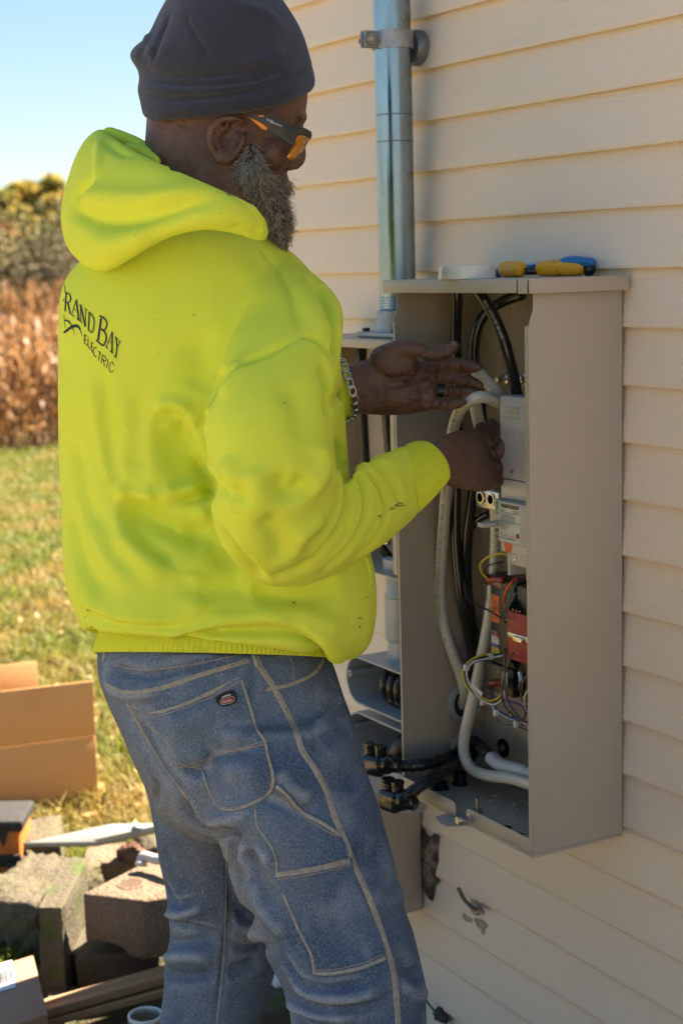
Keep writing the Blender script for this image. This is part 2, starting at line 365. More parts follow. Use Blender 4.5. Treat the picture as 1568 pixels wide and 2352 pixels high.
m_ = MB(); m_.box((X_L-.006, -.012, .06), (X_L+.075, .02, HH)); m_.box((X_L-.024, -.006, .06), (X_L-.006, .09, HH)); put(m_.build('corner_post', Ms.m, bevel=.004), house)
rs = np.random.default_rng(9); xs = np.linspace(X_L+.075, X_R, 70)
for k_ in range(-30, 22):
    zb = Z_LINE0-COURSE*k_; ph = rs.random(6)*6.28
    if zb > HH-.05: continue
    prof = [(.018, .006), (.0035, .0005), (.0008, .0006), (0, .0022), (.0002, .008), (.0032, .03), (.0088, .070), (.0150, .1085)]
    V = []; F = []; n = len(prof)
    for i, x in enumerate(xs):
        wz = .0007*math.sin(1.7*x+ph[0])+.0005*math.sin(4.1*x+ph[1]); wy = .0011*math.sin(2.3*x+ph[2])+.0007*math.sin(6.3*x+ph[3])
        for j, (dy, dz) in enumerate(prof):
            bulge = .0009*math.sin(3.3*x+ph[4])*math.sin(math.pi*min(dz/.1, 1)); V.append((x, dy+(wy if j < n-1 else 0)*(1-dz/.12)+bulge, zb+dz+wz*(1-dz/.11)))
    for i in range(len(xs)-1):
        for j in range(n-1): F.append((i*n+j, i*n+j+1, (i+1)*n+j+1, (i+1)*n+j))
    o = obj('siding_board', np_mesh('siding_board', V, F), Ms.m, smooth=True); put(o, house)
# ================================================================== the transfer switch enclosure
X0, X1, YF, YB, ZB, ZT = .390, .823, -.205, -.003, .777, 1.770
paint = M_('grey_powder_coat', (.46, .39, .315), .42, spec=.45)
paint.mix(paint.noise(2.2, 3), (.43, .36, .285), .7); paint.bump(paint.noise(420, 2), .16, .0006); paint.mix(paint.noise(60, 6, sc=(1, 1, .15), lo=.70, hi=.74), (.5, .47, .42), .45)
paint.roughvar(paint.noise(6, 4), .36, .52)
PA = paint.m
zinc = plain('zinc_plate', (.62, .60, .56), .28, 1., vs=80)
steel = plain('steel_screw', (.52, .50, .47), .3, 1., vs=90)
blackp = plain('black_plastic', (.012, .012, .013), .35, vs=60, bs=.1)
blackr = plain('black_rubber', (.014, .013, .013), .22, vs=90, bs=.15, bn=160)
white_ins = M_('white_insulation', (.62, .585, .50), .3, spec=.5); white_ins.mix(white_ins.noise(22, 5), (.52, .48, .40), .6); white_ins.mix(white_ins.noise(70, 3, lo=.62, hi=.68), (.30, .26, .2), .5)
WHT = white_ins.m
blk_ins = M_('black_insulation', (.013, .013, .014), .2, spec=.5); blk_ins.mix(blk_ins.noise(40, 4), (.03, .028, .026), .5); BLK = blk_ins.m
enc = thing('electrical_enclosure', 'tall grey metal transfer switch enclosure with open front mounted on siding', 'electrical box', (X0, 0, ZB))
def part(mb, name, mat, bevel=0, parent=None, smooth=False, auto=None, root=None):
    root = root if root is not None else enc
    o = mb.build(name, mat, smooth=smooth, bevel=bevel, auto=auto)
    if parent is None: put(o, root)
    else:
        o.parent = parent; o.matrix_parent_inverse = (parent.matrix_parent_inverse.copy() if True else None); o.matrix_parent_inverse = Matrix.Translation(-Vector(root.location)) @ Matrix.Identity(4)
        o.matrix_parent_inverse = Matrix.Identity(4); 
    return o
S_ = .0018
# back, sides (the sides end in a slanted notch at the top front)
part(MB().box((X0+.002, YB-S_, ZB), (X1-.002, YB, ZT)), 'back_panel', PA)
for nm, xa, xb in (('side_panel', X0, X0+S_), ('side_panel', X1-S_, X1)):
    poly = [(YB, ZB), (YF, ZB), (YF, ZT-.058), (YF+.010, ZT-.032), (YF+.010, ZT), (YB, ZT)]
    part(MB().prism(poly, xa, xb, 'x'), nm, PA, bevel=.0006)
# hemmed front edges, a thin bright return
part(MB().box((X1-.012, YF+.0002, ZB+.02), (X1-S_-.0002, YF+.0022, ZT-.06)), 'edge_hem', PA)
part(MB().box((X0+S_+.0002, YF+.0002, ZB+.03), (X0+.006, YF+.0022, ZT-.06)), 'edge_hem', PA)
# lid: top plate with turned-down lips and an open corner slit
LZ = 1.790
top = part(MB().box((X0-.012, YF-.012, LZ-.002), (X1+.014, .0, LZ)), 'lid', PA, bevel=.001)
part(MB().box((X0-.012, YF-.014, LZ-.024), (X1-.016, YF-.0121, LZ-.0006)), 'lid_front_lip', PA, bevel=.0008)
part(MB().box((X1+.0141, YF-.010, LZ-.025), (X1+.016, -.001, LZ-.0006)), 'lid_side_lip', PA, bevel=.0008)
part(MB().box((X0-.0139, YF-.010, LZ-.024), (X0-.0121, -.001, LZ-.0006)), 'lid_side_lip', PA, bevel=.0008)
part(MB().box((X1-.012, YF-.0135, LZ-.025), (X1+.0138, YF-.0122, LZ-.0006)), 'lid_corner_lip', PA, bevel=.0006)
# floor with front lip in two lengths, tongue between
part(MB().box((X0+.002, YF+.002, ZB), (X1-.002, YB-.004, ZB+.002)), 'floor_panel', PA)
gl, gr_ = at_y(1046, 1880, YF)[0], at_y(1071, 1890, YF)[0]
part(MB().prism([(X0+.002, ZB), (gl, ZB), (gl, ZB+.022), (gl-.006, ZB+.028), (X0+.002, ZB+.028)], YF-.0004, YF+.0016, 'y'), 'floor_lip', PA, bevel=.0005)
part(MB().prism([(gr_, ZB), (X1-.002, ZB), (X1-.002, ZB+.028), (gr_+.006, ZB+.028), (gr_, ZB+.022)], YF-.0004, YF+.0016, 'y'), 'floor_lip', PA, bevel=.0005)
tg0, tg1 = gl-.03, gr_+.012
part(MB().prism([(tg0, YF-.0010), (tg0+.004, YF-.030), (tg0+.03, YF-.040), (tg1-.02, YF-.040), (tg1, YF-.0010)], ZB-.0042, ZB-.0022, 'z'), 'latch_tongue', PA, bevel=.0005)
hc = at_z(1056, 1876, ZB-.002)
part(MB().lathe([(.0052, -.0044), (.0052, .0004), (.0075, .0004), (.0075, -.0044)], (hc[0], hc[1], ZB-.0018), n=16, close=True), 'latch_hole_rim', plain('dark_hole', (.5, .42, .33), .8), smooth=True)
# bottom skirt seam under the right side
part(MB().box((X0, YF, ZB-.006), (X1, YB, ZB-.0006)), 'bottom_flange', PA, bevel=.0008)
# knurled thumb screw and a stud with nut
def bolt(c, ax, parts, name, mat=None, parent=None, n=16, root=None):
    return part(MB().lathe(parts, c, ax, n), name, mat or steel, parent=parent, auto=40, root=root)
c = np.array([gr_+.012, YF-.001, ZB+.012])
part(MB().lathe([(.0085, .0), (.0085, -.001)], c, (0, 1, 0), 20), 'screw_washer', zinc, auto=40)
bolt(c, (0, -1, 0), [(.0035, -.012), (.0035, .012), (.0068, .0125), (.0085, .0140), (.0085, .0255), (.0070, .0275), (.0070, .0285)], 'thumb_screw')
c = at_z(1096, 1868, ZB+.002)
bolt(c, (0, 0, 1), [(.010, 0), (.010, .007), (.0035, .0072), (.0035, .030)], 'stud', n=6)
# black hole plugs on the floor
for px, py, r, h in ((1012, 1812, .014, .014), (1056, 1802, .013, .026), (1160, 1918, .012, .014), (1190, 1935, .012, .014), (1022, 1782, .016, .020)):
    c = at_z(px, py, ZB+.002); part(MB().lathe([(r*1.25, 0), (r*1.25, .003), (r, .0035), (r, h), (r*.8, h+.001), (r*.76, h-.004)], c, n=20), 'hole_plug', blackp, auto=40)
# crumbs of drilled plastic on the floor
mb = MB(); rs = np.random.default_rng(2)
for k_ in range(46):
    q = np.array([X0+.03+.38*rs.random(), YF+.015+.17*rs.random(), ZB+.0024]); s_ = .0008+.0022*rs.random()**2; Rm = Matrix.Translation(Vector(q)) @ Matrix.Rotation(rs.random()*6, 4, 'Z')
    mb.box((-s_*1.6, -s_, 0), (s_*1.6, s_, s_), Rm)
o = part(mb, 'floor_debris', plain('white_crumb', (.6, .58, .54), .7)); o['kind'] = 'stuff'
# two ring hubs through the left side
ring_m = plain('grey_pvc', (.36, .37, .37), .38, vs=20, bs=.05)
hubs = [at_x(1066, 1613, X0), at_x(1072, 1722, X0)]
for c in hubs:
    part(MB().lathe([(.031, .0021), (.031, .010), (.034, .012), (.041, .011), (.0435, .007), (.0435, .0021)], c, (1, 0, 0), 40, close=True), 'hub_ring', ring_m, auto=40)
    part(MB().lathe([(.0305, .0019), (.0305, .0026)], c, (1, 0, 0), 32), 'hub_throat', plain('hub_dark', (.02, .02, .02), .9))
# back panel furniture: knockout disc, washer bolt, standoff
c = at_y(1157, 712, YB-.002); part(MB().lathe([(.021, 0), (.021, .0012), (.016, .0014), (.016, .0005)], c, (0, -1, 0), 28), 'knockout', PA, auto=30)
c = at_y(1157, 1718, YB-.002); w_ = part(MB().lathe([(.019, 0), (.019, .003), (.015, .004)], c, (0, -1, 0), 28), 'mounting_washer', blackr, auto=40)
bolt(c+np.array([0, -.004, 0]), (0, -1, 0), [(.0085, 0), (.0085, .002), (.006, .0022), (.006, .008), (.004, .0085)], 'mounting_bolt', n=6)
c = at_y(1202, 872, -.06); bolt(c+np.array([.0, .055, 0]), (0, -1, 0), [(.004, 0), (.004, .02), (.009, .02), (.009, .045), (.011, .046), (.011, .054), (.008, .055), (.008, .065), (.004, .066), (.004, .078)], 'standoff_bolt', zinc, n=6)
c = at_y(1174, 872, -.06); bolt(c+np.array([-.02, .05, 0]), (0, -1, 0), [(.004, 0), (.004, .03), (.010, .03), (.010, .044), (.012, .045), (.012, .052), (.0055, .053), (.0055, .070)], 'standoff_bolt', zinc, n=6)
# screw heads of the breaker back plate
# ---------------------------------------------------------------- circuit breaker
br_grey = plain('pale_grey_moulding', (.50, .49, .47), .42, vs=15, bs=.12, bn=300)
br_lite = plain('light_grey_moulding', (.57, .56, .54), .42, vs=15, bs=.12, bn=300)
brk = thing('circuit_breaker', 'large pale grey two pole circuit breaker inside the enclosure', 'circuit breaker', (.66, -.1, 1.2))
def bp(mb, name, mat, bevel=0, auto=None): return part(mb, name, mat, bevel, root=brk, auto=auto)
YB1 = -.150                       # front plane of the breaker cover
xl = at_y(1148, 1000, YB1)[0]; xr = .800
zt_ = at_y(1148, 908, YB1)[2]; zm = at_y(1150, 1098, YB1)[2]; zh = at_y(1148, 1143, YB1)[2]; zl = at_y(1152, 1238, YB1)[2]; zo = at_y(1156, 1270, YB1)[2]; ze = at_y(1160, 1322, YB1)[2]
bp(MB().box((xl, YB1, zm+.001), (xr, -.03, zt_)), 'terminal_cover', br_lite, bevel=.0015)
bp(MB().box((xl, YB1+.001, zh), (xr, -.03, zm-.001)), 'body', br_lite, bevel=.001)
# vent louvres
for gx_ in (xl+.012, xl+.075):
    for k_ in range(3):
        z = zt_-.020-.0085*k_; bp(MB().box((gx_, YB1-.0022, z-.0016), (gx_+.046, YB1-.0001, z+.0016)), 'vent_rib', br_grey, bevel=.0006)
for dx in (.035, .098): bp(MB().lathe([(.004, 0), (.004, .0006), (.0025, .0007), (.0022, -.001)], (xl+dx, YB1+.0002, zm+.016), (0, -1, 0), 14), 'cover_screw', steel, auto=40)
bp(MB().lathe([(.0045, 0), (.0035, .0016), (.0015, .0020)], (xl+.062, YB1+.0002, zm+.088), (0, -1, 0), 14), 'cover_dimple', br_grey, auto=60)
# handle section: proud block with a recess at the left and the rating label at the right
xs_ = xl-.010; yh = YB1-.018
bp(MB().box((xs_+.027, yh, zl), (xr, -.03, zh-.001)), 'rating_block', br_grey, bevel=.0018)
bp(MB().box((xs_, yh+.010, zl+.002), (xs_+.0268, -.03, zh-.002)), 'handle_recess', br_grey, bevel=.0012)
gz0, gz1 = at_y(1150, 1182, yh+.009)[2], at_y(1150, 1152, yh+.009)[2]
inkg = plain('green_print', (.02, .25, .05), .5); inkw = plain('white_print', (.75, .75, .73), .6); inkk = plain('dark_print', (.02, .02, .022), .6); inkr = plain('red_print', (.42, .02, .02), .45); inko = plain('orange_print', (.75, .14, .02), .5)
bp(MB().box((xs_+.006, yh+.0092, gz0), (xs_+.0266, yh+.0099, gz1)), 'off_flag', inkg)
bp(MB().prism([(xs_+.008, zl+.036), (xs_+.026, zl+.036), (xs_+.026, zl+.027), (xs_+.008, zl+.027)], yh-.034, yh+.0095, 'y'), 'handle', br_grey, bevel=.002)
bp(MB().box((xs_+.003, yh+.0090, zl+.004), (xs_+.0262, yh+.0098, zl+.020)), 'rating_plate', inkk)
# flat print helper: Blender text made into a thin mesh, sits just proud of a face looking towards -y
def text(s, size, loc, mat, parent_root, ax=(1, 0, 0), upv=(0, 0, 1), name='print', align='LEFT', wx=1., extr=.0):
    c_ = bpy.data.curves.new('t', 'FONT'); c_.body = s; c_.size = size; c_.align_x = align; c_.resolution_u = 2
    o_ = bpy.data.objects.new('t', c_); col.objects.link(o_); dg = bpy.context.evaluated_depsgraph_get(); me = bpy.data.meshes.new_from_object(o_.evaluated_get(dg))
    bpy.data.objects.remove(o_); bpy.data.curves.remove(c_)
    a = np.array(ax, float); a /= np.linalg.norm(a); u_ = np.array(upv, float); L = np.array(loc, float)
    for v in me.vertices: v.co = Vector(L+a*v.co.x*wx+u_*v.co.y)
    o2 = obj(name, me, mat)
    return put(o2, parent_root) if parent_root is not None else o2
text('200A', .0115, (xs_+.0040, yh+.0086, zl+.0075), inkw, brk, wx=.82)
text('O', .009, (xs_+.017, yh+.0089, gz0+.012), inkw, brk); text('OFF', .009, (xs_+.009, yh+.0089, gz0+.003), inkw, brk, wx=.95)
xb = xs_+.031; yl = yh-.0006; k_l = (zh-zl)/.125; kx = .72
def LZ_(a): return zh-a*k_l
def tx(s, size, dx, a, mat=None, wx=.8, name='print'): text(s, size*k_l, (xb+dx*kx, yl-.0006, LZ_(a)), mat or inkk, brk, wx=wx*kx/k_l)
bp(MB().box((xb, yl, zl+.003), (xb+.088*kx, yh-.0001, zh-.003)), 'rating_label', plain('label_grey', (.60, .60, .58), .5))
bp(MB().prism([(xb+a*kx, LZ_(b)) for a, b in ((.003, .008), (.085, .008), (.078, .020), (.046, .020), (.043, .014), (.040, .020), (.010, .020))], yl-.0006, yl-.0001, 'y'), 'label_banner', plain('banner_grey', (.10, .10, .10), .5))
tx('GENERAC', .0085, .011, .0178, inkw); tx('GBB 2020', .0085, .048, .0178, inkw); tx('225AF', .0095, .004, .031); tx('2 POLE', .0095, .058, .031)
for i, s in enumerate(('UL Interrupting Ratings:', 'AC 120/240V 22kA 50/60Hz 40C', 'IEC 60947-2  Ui 690V  Uimp 6kV', 'CuAl 60/75C CU/AL  Wire range', 'AWG or MCM   Torque in lb', '1/0-4/0 (53.5-107)   375', '1/0-2 (33.6-53.5)  50', '4-6 (21-13)   45')):
    tx(s, .0062, .004, .0400+.0064*i, wx=.76)
for a in (.0335, .0615, .1035): bp(MB().box((xb+.003*kx, yl-.0004, LZ_(a)), (xb+.085*kx, yl-.0001, LZ_(a)+.0005)), 'label_rule', inkk)
tx('UL', .010, .006, .100); tx('US LISTED', .0058, .020, .100); tx('PUSH\nTO\nTRIP', .0045, .052, .095)
bp(MB().lathe([(.0042, 0), (.0042, .001), (.0028, .0018)], (xb+.076*kx, yl, LZ_(.097)), (0, -1, 0), 18), 'trip_button', inkr, auto=50)
tx('CIRCUIT BREAKER', .009, .005, .114)
bp(MB().box((xl-.002, YB1+.001, zo+.002), (xr, -.03, zl-.001)), 'lower_body', br_lite, bevel=.001)
# inspection sticker, orange drop shape
oc = (xl+.020, (zl+zo)/2+.004); dr = [(oc[0]+.0125*math.cos(a), oc[1]+.0155*math.sin(a)) for a in np.linspace(-1.2*math.pi-.05, .2*math.pi+.05, 26)]+[(oc[0]+.002, oc[1]+.019), (oc[0]+.0015, oc[1]+.0235), (oc[0]-.0015, oc[1]+.0235), (oc[0]-.002, oc[1]+.019)]
bp(MB().prism(dr, YB1+.0002, YB1+.0009, 'y'), 'inspection_sticker', inko)
# lower terminal end with two wire bays
zt2 = zo+.001
for a_, b_ in ((.010, .018), (.066, .090), (.138, .146)): bp(MB().box((xl+a_, YB1+.006, ze), (xl+b_, -.03, zt2-.020)), 'terminal_wall', br_grey, bevel=.001)
bp(MB().box((xl+.010, YB1+.005, zt2-.0205), (xr, -.03, zt2)), 'terminal_end', br_grey, bevel=.001)
bp(MB().box((xl+.0182, YB1+.045, ze+.002), (xr, -.031, zt2-.021)), 'bay_back', br_grey)
for dx in (.035, .108): bp(MB().lathe([(.003, 0), (.003, .0008), (.0016, .0009)], (xl+dx, YB1+.005, zt2-.010), (0, -1, 0), 12), 'terminal_screw', steel, auto=40)
bp(MB().lathe([(.0075, 0), (.0075, .002)], (xl+.078, YB1+.006, zt2-.028), (0, -1, 0), 18), 'mounting_boss', plain('boss_grey', (.3, .3, .3), .5), auto=40)
# ---------------------------------------------------------------- contactor module (black) with labels and the red arc plate
con = thing('transfer_contactor', 'black transfer contactor with red perforated plate and orange terminal labels', 'contactor', (.66, -.1, .9))
def cp(mb, name, mat, bevel=0, auto=None): return part(mb, name, mat, bevel, root=con, auto=auto)
YC = -.105
ztm = at_y(1128, 1345, YC)[2]; zbm = at_y(1128, 1520, YC)[2]; xm = at_y(1127, 1430, YC)[0]
cp(MB().box((xm, YC, zbm), (xm+.085, -.02, ztm)), 'control_board', blackp, bevel=.0015)
c0 = at_y(1114, 1328, YC-.006); cp(MB().box((xm-.020, YC-.006, ztm+.001), (xm+.085, -.02, ztm+.018)), 'terminal_strip', blackp, bevel=.0015)
cp(MB().box((xm-.022, YC-.004, zbm-.055), (xm+.075, -.02, zbm-.001)), 'terminal_strip', blackp, bevel=.0015)
text('GENERAC', .0105, (xm+.001, YC-.0066, ztm+.006), inkw, con, wx=.88)
cp(MB().prism([(xm+.010, ztm+.0032), (xm+.046, ztm+.0028), (xm+.046, ztm+.0052)], YC-.0068, YC-.0062, 'y'), 'logo_swoosh', inko)
zs = at_y(1128, 1364, YC)[2]; lw = .026; dz_ = .0134
for i, s in enumerate(('AC 1', 'AC 2', 'AC 3', 'AC 4')):
    z = zs-dz_*i; cp(MB().box((xm+.002, YC-.0008, z-dz_+.0006), (xm+.002+lw, YC-.0001, z)), 'terminal_label', inko)
    text(s, .0078, (xm+.009, YC-.0012, z-.0062), inkk, con, wx=.8); text('14-6 AWG', .0032, (xm+.012, YC-.0012, z-.0110), inkk, con, wx=.72); text(str(i*2+1), .005, (xm+.004, YC-.0012, z-.005), inkk, con); text(str(i*2+2), .005, (xm+.004, YC-.0012, z-.011), inkk, con)
zs = at_y(1128, 1445, YC)[2]; dz_ = .0066
for i, (s, mt, tx_) in enumerate((('0 GROUND', inkk, inkw), ('15A +12V', inkr, inkw), ('23 TRANSFER', inkw, inkk), ('N1 T1 N2 T2', inkw, inkk), ('    T1  ', plain('blue_print', (.02, .06, .35), .5), inkw), ('    N1', plain('yellow_print', (.65, .42, .02), .5), inkk), ('    N2', plain('yellow_print', (.65, .42, .02), .5), inkk))):
    z = zs-dz_*i; cp(MB().box((xm+.002, YC-.0008, z-dz_+.0004), (xm+.002+.024, YC-.0001, z)), 'terminal_label', mt); text(s, .0045, (xm+.003, YC-.0012, z-.0048), tx_, con, wx=.85)
text('N1', .008, (xm+.024, YC-.0046, zbm-.016), inkw, con, wx=.8)
# contactor body nearer the front, side cheek, red plate
YR = -.140
xr0 = at_y(1168, 1450, YR)[0]; zr1 = at_y(1168, 1402, YR)[2]; zr0 = at_y(1170, 1512, YR)[2]
zc1 = at_y(1165, 1338, YR+.02)[2]; zc0 = at_y(1165, 1590, YR+.02)[2]
cp(MB().box((xr0+.001, YR+.018, zc0+.01), (.805, -.015, zc1)), 'contactor_body', blackp, bevel=.002)
cp(MB().prism([(YR+.002, zr0-.004), (YR+.002, zr1+.006), (YR+.022, zr1+.030), (-.03, zr1+.030), (-.03, zc0), (YR+.03, zc0), (YR+.022, zr0-.03)], xr0-.004, xr0-.0002, 'x'), 'side_cheek', blackp, bevel=.0008)
for dx, z0, z1 in ((.048, zr1-.02, zc1-.012), (.07, zr1-.02, zc1-.012), (.045, zc0, zr0+.02), (.078, zc0, zr0+.02)): cp(MB().box((xr0+dx, YR+.004, min(z0, z1)), (xr0+dx+.006, YR+.0175, max(z0, z1))), 'arc_fin', blackp, bevel=.0008)
redm = M_('red_fibre_board', (.36, .012, .014), .5); redm.mix(redm.noise(9, 4), (.25, .01, .012), .6); redm.mix(redm.noise(30, 6, sc=(3, 1, .3), lo=.68, hi=.74), (.55, .15, .12), .5)
rp = cp(MB().prism([(xr0, zr1), (.805, zr1), (.805, zr0), (xr0, zr0), (xr0, zr1)][:4], YR-.002, YR, 'y'), 'arc_plate', redm.m, bevel=.0006)
holeM = plain('hole_lining', (.45, .16, .15), .6)
zmid = (zr0+zr1)/2
for gx_ in (.016, .068):
    for gz in (.055, -.012):
        for i in range(3):
            for j in range(3):
                cp(MB().lathe([(.0028, 0), (.0028, .0004), (.0019, .0005), (.0017, -.0002)], (xr0+gx_+.0105*i, YR-.0021, zmid+gz+.012*j-.030), (0, -1, 0), 10), 'vent_hole', holeM, auto=40)
cp(MB().box((xr0+.002, YR-.0045, zmid-.004), (.805, YR-.0022, zmid+.006)), 'link_bar', zinc, bevel=.0006); cp(MB().box((xr0+.025, YR-.010, zmid-.006), (xr0+.052, YR-.0046, zmid+.003)), 'link_clip', zinc, bevel=.0006)
# bracket and screws under the contactor, copper tail
cp(MB().box((xr0-.01, -.035, zc0-.085), (xr0+.09, -.033, zc0+.005)), 'mount_bracket', PA, bevel=.0006)
for px, py in ((1172, 1640), (1202, 1660)): cp(MB().lathe([(.007, 0), (.007, .004), (.004, .005)], at_y(px, py, -.036), (0, -1, 0), 12), 'bracket_screw', zinc, auto=40)
cp(MB().tube([at_y(1196, 1545, -.125), at_y(1198, 1562, -.13), at_y(1196, 1580, -.125)], .006, 8), 'coil_lug', zinc, auto=50)
# ground lug bar
lug = thing('neutral_lug_bar', 'aluminium neutral lug bar beside the right hand', 'terminal bar', tuple(at_y(1130, 1145, -.1)))
c = at_y(1128, 1140, -.10); part(MB().box((c[0]-.03, -.115, c[2]-.022), (c[0]+.045, -.075, c[2]+.014)), 'bar', plain('aluminium', (.6, .58, .53), .35, 1.), bevel=.002, root=lug)
for dx in (-.012, .022): part(MB().lathe([(.012, 0), (.012, .003), (.009, .0032), (.009, -.002)], (c[0]+dx, -.115, c[2]-.002), (0, -1, 0), 20), 'lug_screw', zinc, auto=40, root=lug)

# ---------------------------------------------------------------- cables
def cable(name, pts, r, mat, label, cat='cable', group=None, n=10, print_=None):
    """pts: (px, py, y-plane) waypoints"""
    P = spline([at_y(a, b, c_) for a, b, c_ in pts], 10); o_ = MB().tube(P, r, n).build(name, mat, smooth=True)
    if print_: cable_print(o_, print_[0], pts, r, *print_[1:])
    return tag(o_, label, cat, group)
RB = .0105; RW = .0115
def cable_print(cab, s, pts, r, start, size, mat, spin=0.):
    P = spline([at_y(a, b, c_) for a, b, c_ in pts], 24); L = np.concatenate([[0], np.cumsum(np.linalg.norm(np.diff(P, axis=0), axis=1))]); tg = np.gradient(P, axis=0); tg /= np.linalg.norm(tg, axis=1)[:, None]
    o_ = text(s, size, (0, 0, 0), mat, None, ax=(1, 0, 0), upv=(0, 1, 0), name='jacket_print'); 
    for v in o_.data.vertices:
        x = start+v.co.x; c = np.array([np.interp(x, L, P[:, i]) for i in range(3)]); t_ = np.array([np.interp(x, L, tg[:, i]) for i in range(3)]); n_ = -fw-t_*((-fw)@t_); n_ /= np.linalg.norm(n_); u_ = np.cross(n_, t_); a = (v.co.y-size*.35)/r+spin; v.co = Vector(c+(n_*math.cos(a)+u_*math.sin(a))*(r+.0003))
    o_.parent = cab
cable('white_cable', [(1170, 938, -.10), (1148, 926, -.13), (1120, 913, -.17), (1090, 914, -.20), (1062, 934, -.20), (1045, 970, -.19), (1036, 1020, -.17), (1026, 1110, -.14), (1019, 1200, -.125), (1013, 1290, -.115), (1011, 1360, -.11), (1018, 1430, -.105), (1035, 1490, -.095), (1056, 1545, -.08), (1067, 1590, -.068), (1062, 1615, -.06), (1046, 1625, -.058), (1025, 1628, -.058)], RW, WHT, 'white insulated cable looping from the breaker top down to the upper ring hub', print_=('ENCORE WIRE CORP 2/0 AWG TYPE XHHW OR THWN-2   ENCORE WIRE CORP 2/0 AWG TYPE XHHW OR THWN-2', .16, .010, plain('green_grey_print', (.10, .13, .10), .6), -.5))
cable('white_cable', [(1080, 838, -.16), (1100, 858, -.15), (1122, 880, -.135), (1145, 908, -.12), (1160, 945, -.08), (1162, 1000, -.05)], RW, WHT, 'short white cable held in the fingers of the open hand')
cable('white_cable', [(1090, 925, -.14), (1097, 960, -.13), (1108, 1000, -.12), (1120, 1060, -.1), (1134, 1120, -.085), (1138, 1180, -.075), (1138, 1260, -.07), (1134, 1330, -.068), (1126, 1400, -.068), (1114, 1470, -.075), (1100, 1540, -.085), (1080, 1630, -.10), (1067, 1690, -.105), (1066, 1735, -.105), (1084, 1767, -.105), (1120, 1782, -.11), (1170, 1788, -.12), (1224, 1803, -.13), (1260, 1812, -.13)], RW, WHT, 'white cable running behind the contactor and turning along the enclosure floor', print_=('2/0 AWG TYPE T90 NYLON OR TWN75  2/0 AWG TYPE T90 NYLON OR TWN75', .05, .010, plain('green_grey_print2', (.10, .13, .10), .6), .2))
cable('black_cable', [(1042, 640, -.13), (1049, 680, -.125), (1048, 740, -.12), (1047, 800, -.115), (1050, 880, -.105), (1050, 1000, -.1), (1046, 1130, -.1), (1046, 1250, -.1), (1056, 1360, -.095), (1072, 1440, -.08), (1086, 1520, -.06), (1092, 1600, -.03)], RB, BLK, 'straight black cable hanging from the lid along the enclosure side', group=None)
cable('black_cable', [(1200, 676, -.05), (1160, 690, -.06), (1122, 712, -.08), (1098, 748, -.095), (1088, 800, -.1), (1090, 860, -.1), (1104, 940, -.09), (1104, 1020, -.08), (1084, 1150, -.08), (1072, 1260, -.08), (1074, 1370, -.07), (1090, 1470, -.05), (1105, 1560, -.02)], RB, BLK, 'black cable bending left from the back corner of the enclosure')
cable('black_cable', [(1092, 662, -.16), (1112, 688, -.16), (1138, 735, -.155), (1160, 790, -.145), (1176, 850, -.13), (1188, 912, -.11), (1192, 940, -.10)], RB, BLK, 'glossy black cable arching into the top of the breaker', print_=('08/21 09/21/2E 001632', .04, .008, plain('pale_print', (.5, .48, .42), .6), -.3))
cable('black_cable', [(1122, 1180, -.06), (1092, 1200, -.07), (1068, 1245, -.075), (1062, 1330, -.075), (1078, 1420, -.06), (1096, 1500, -.04), (1104, 1545, -.02)], .007, BLK, 'thinner black cable close behind the white loop')
# cut ends with insulated tap connectors sticking out of the enclosure
tap_m = M_('black_vinyl_dip', (.010, .010, .011), .13, spec=.6); tap_m.mix(tap_m.noise(20, 3), (.02, .02, .02), .5); tap_m.bump(tap_m.noise(35, 2), .2, .004)
def tap(px, py, yv, cable_pts, label_c, label_t, turn):
    P = spline([at_y(a, b, c_) for a, b, c_ in cable_pts], 8); rs = np.random.default_rng(int(px)); rr = .0115+.0022*np.abs(np.sin(np.arange(len(P))*1.9))*rs.random(len(P))
    MBc = MB().tube(P, rr, 12); tag(MBc.build('taped_cable', plain('black_tape', (.014, .013, .013), .3, bs=.5, bn=90), smooth=True), label_c, 'cable')
    c = at_y(px, py, yv); root = thing('tap_connector', label_t, 'connector', tuple(c)); ax = P[0]-P[3]; ax[2] = 0; ax /= np.linalg.norm(ax); sd_ = np.cross(ax, [0, 0, 1])
    mb = MB(); 
    def pt(a, s_, z): return Vector(c+ax*a+sd_*s_+np.array([0, 0, z]))
    Mx = Matrix(((ax[0], sd_[0], 0, c[0]), (ax[1], sd_[1], 0, c[1]), (ax[2], sd_[2], 1, c[2]), (0, 0, 0, 1)))
    o_ = MB().box((-.026, -.023, -.026), (.028, .023, .016), Mx).build('body', tap_m.m, bevel=.011, seg=4); put(o_, root)
    for a in (-.010, .016):
        o_ = MB().lathe([(.0125, .008), (.0125, .030), (.0135, .031), (.0135, .035), (.011, .0355), (.011, .0335), (.004, .0332)], c+ax*a, (0, 0, 1), 22).build('screw_port', tap_m.m, auto=40); put(o_, root)
        o_ = MB().lathe([(.0108, .0336), (.0108, .0348), (.004, .0350)], c+ax*a, (0, 0, 1), 18).build('port_cap', blackp, auto=40); put(o_, root)
    o_ = MB().lathe([(.0215, 0), (.019, .012), (.014, .020), (.0135, .034)], c-ax*.022, -ax, 20).build('cable_boot', tap_m.m, smooth=True); put(o_, root)
tap(865, 1750, -.27, [(872, 1752, -.265), (895, 1753, -.255), (930, 1760, -.235), (975, 1756, -.20), (1015, 1746, -.15), (1048, 1730, -.09), (1066, 1722, -.056), (1060, 1722, -.05)], 'tarry black taped cable reaching out level from the lower hub', 'black insulated tap connector against the man\'s jeans', 0)
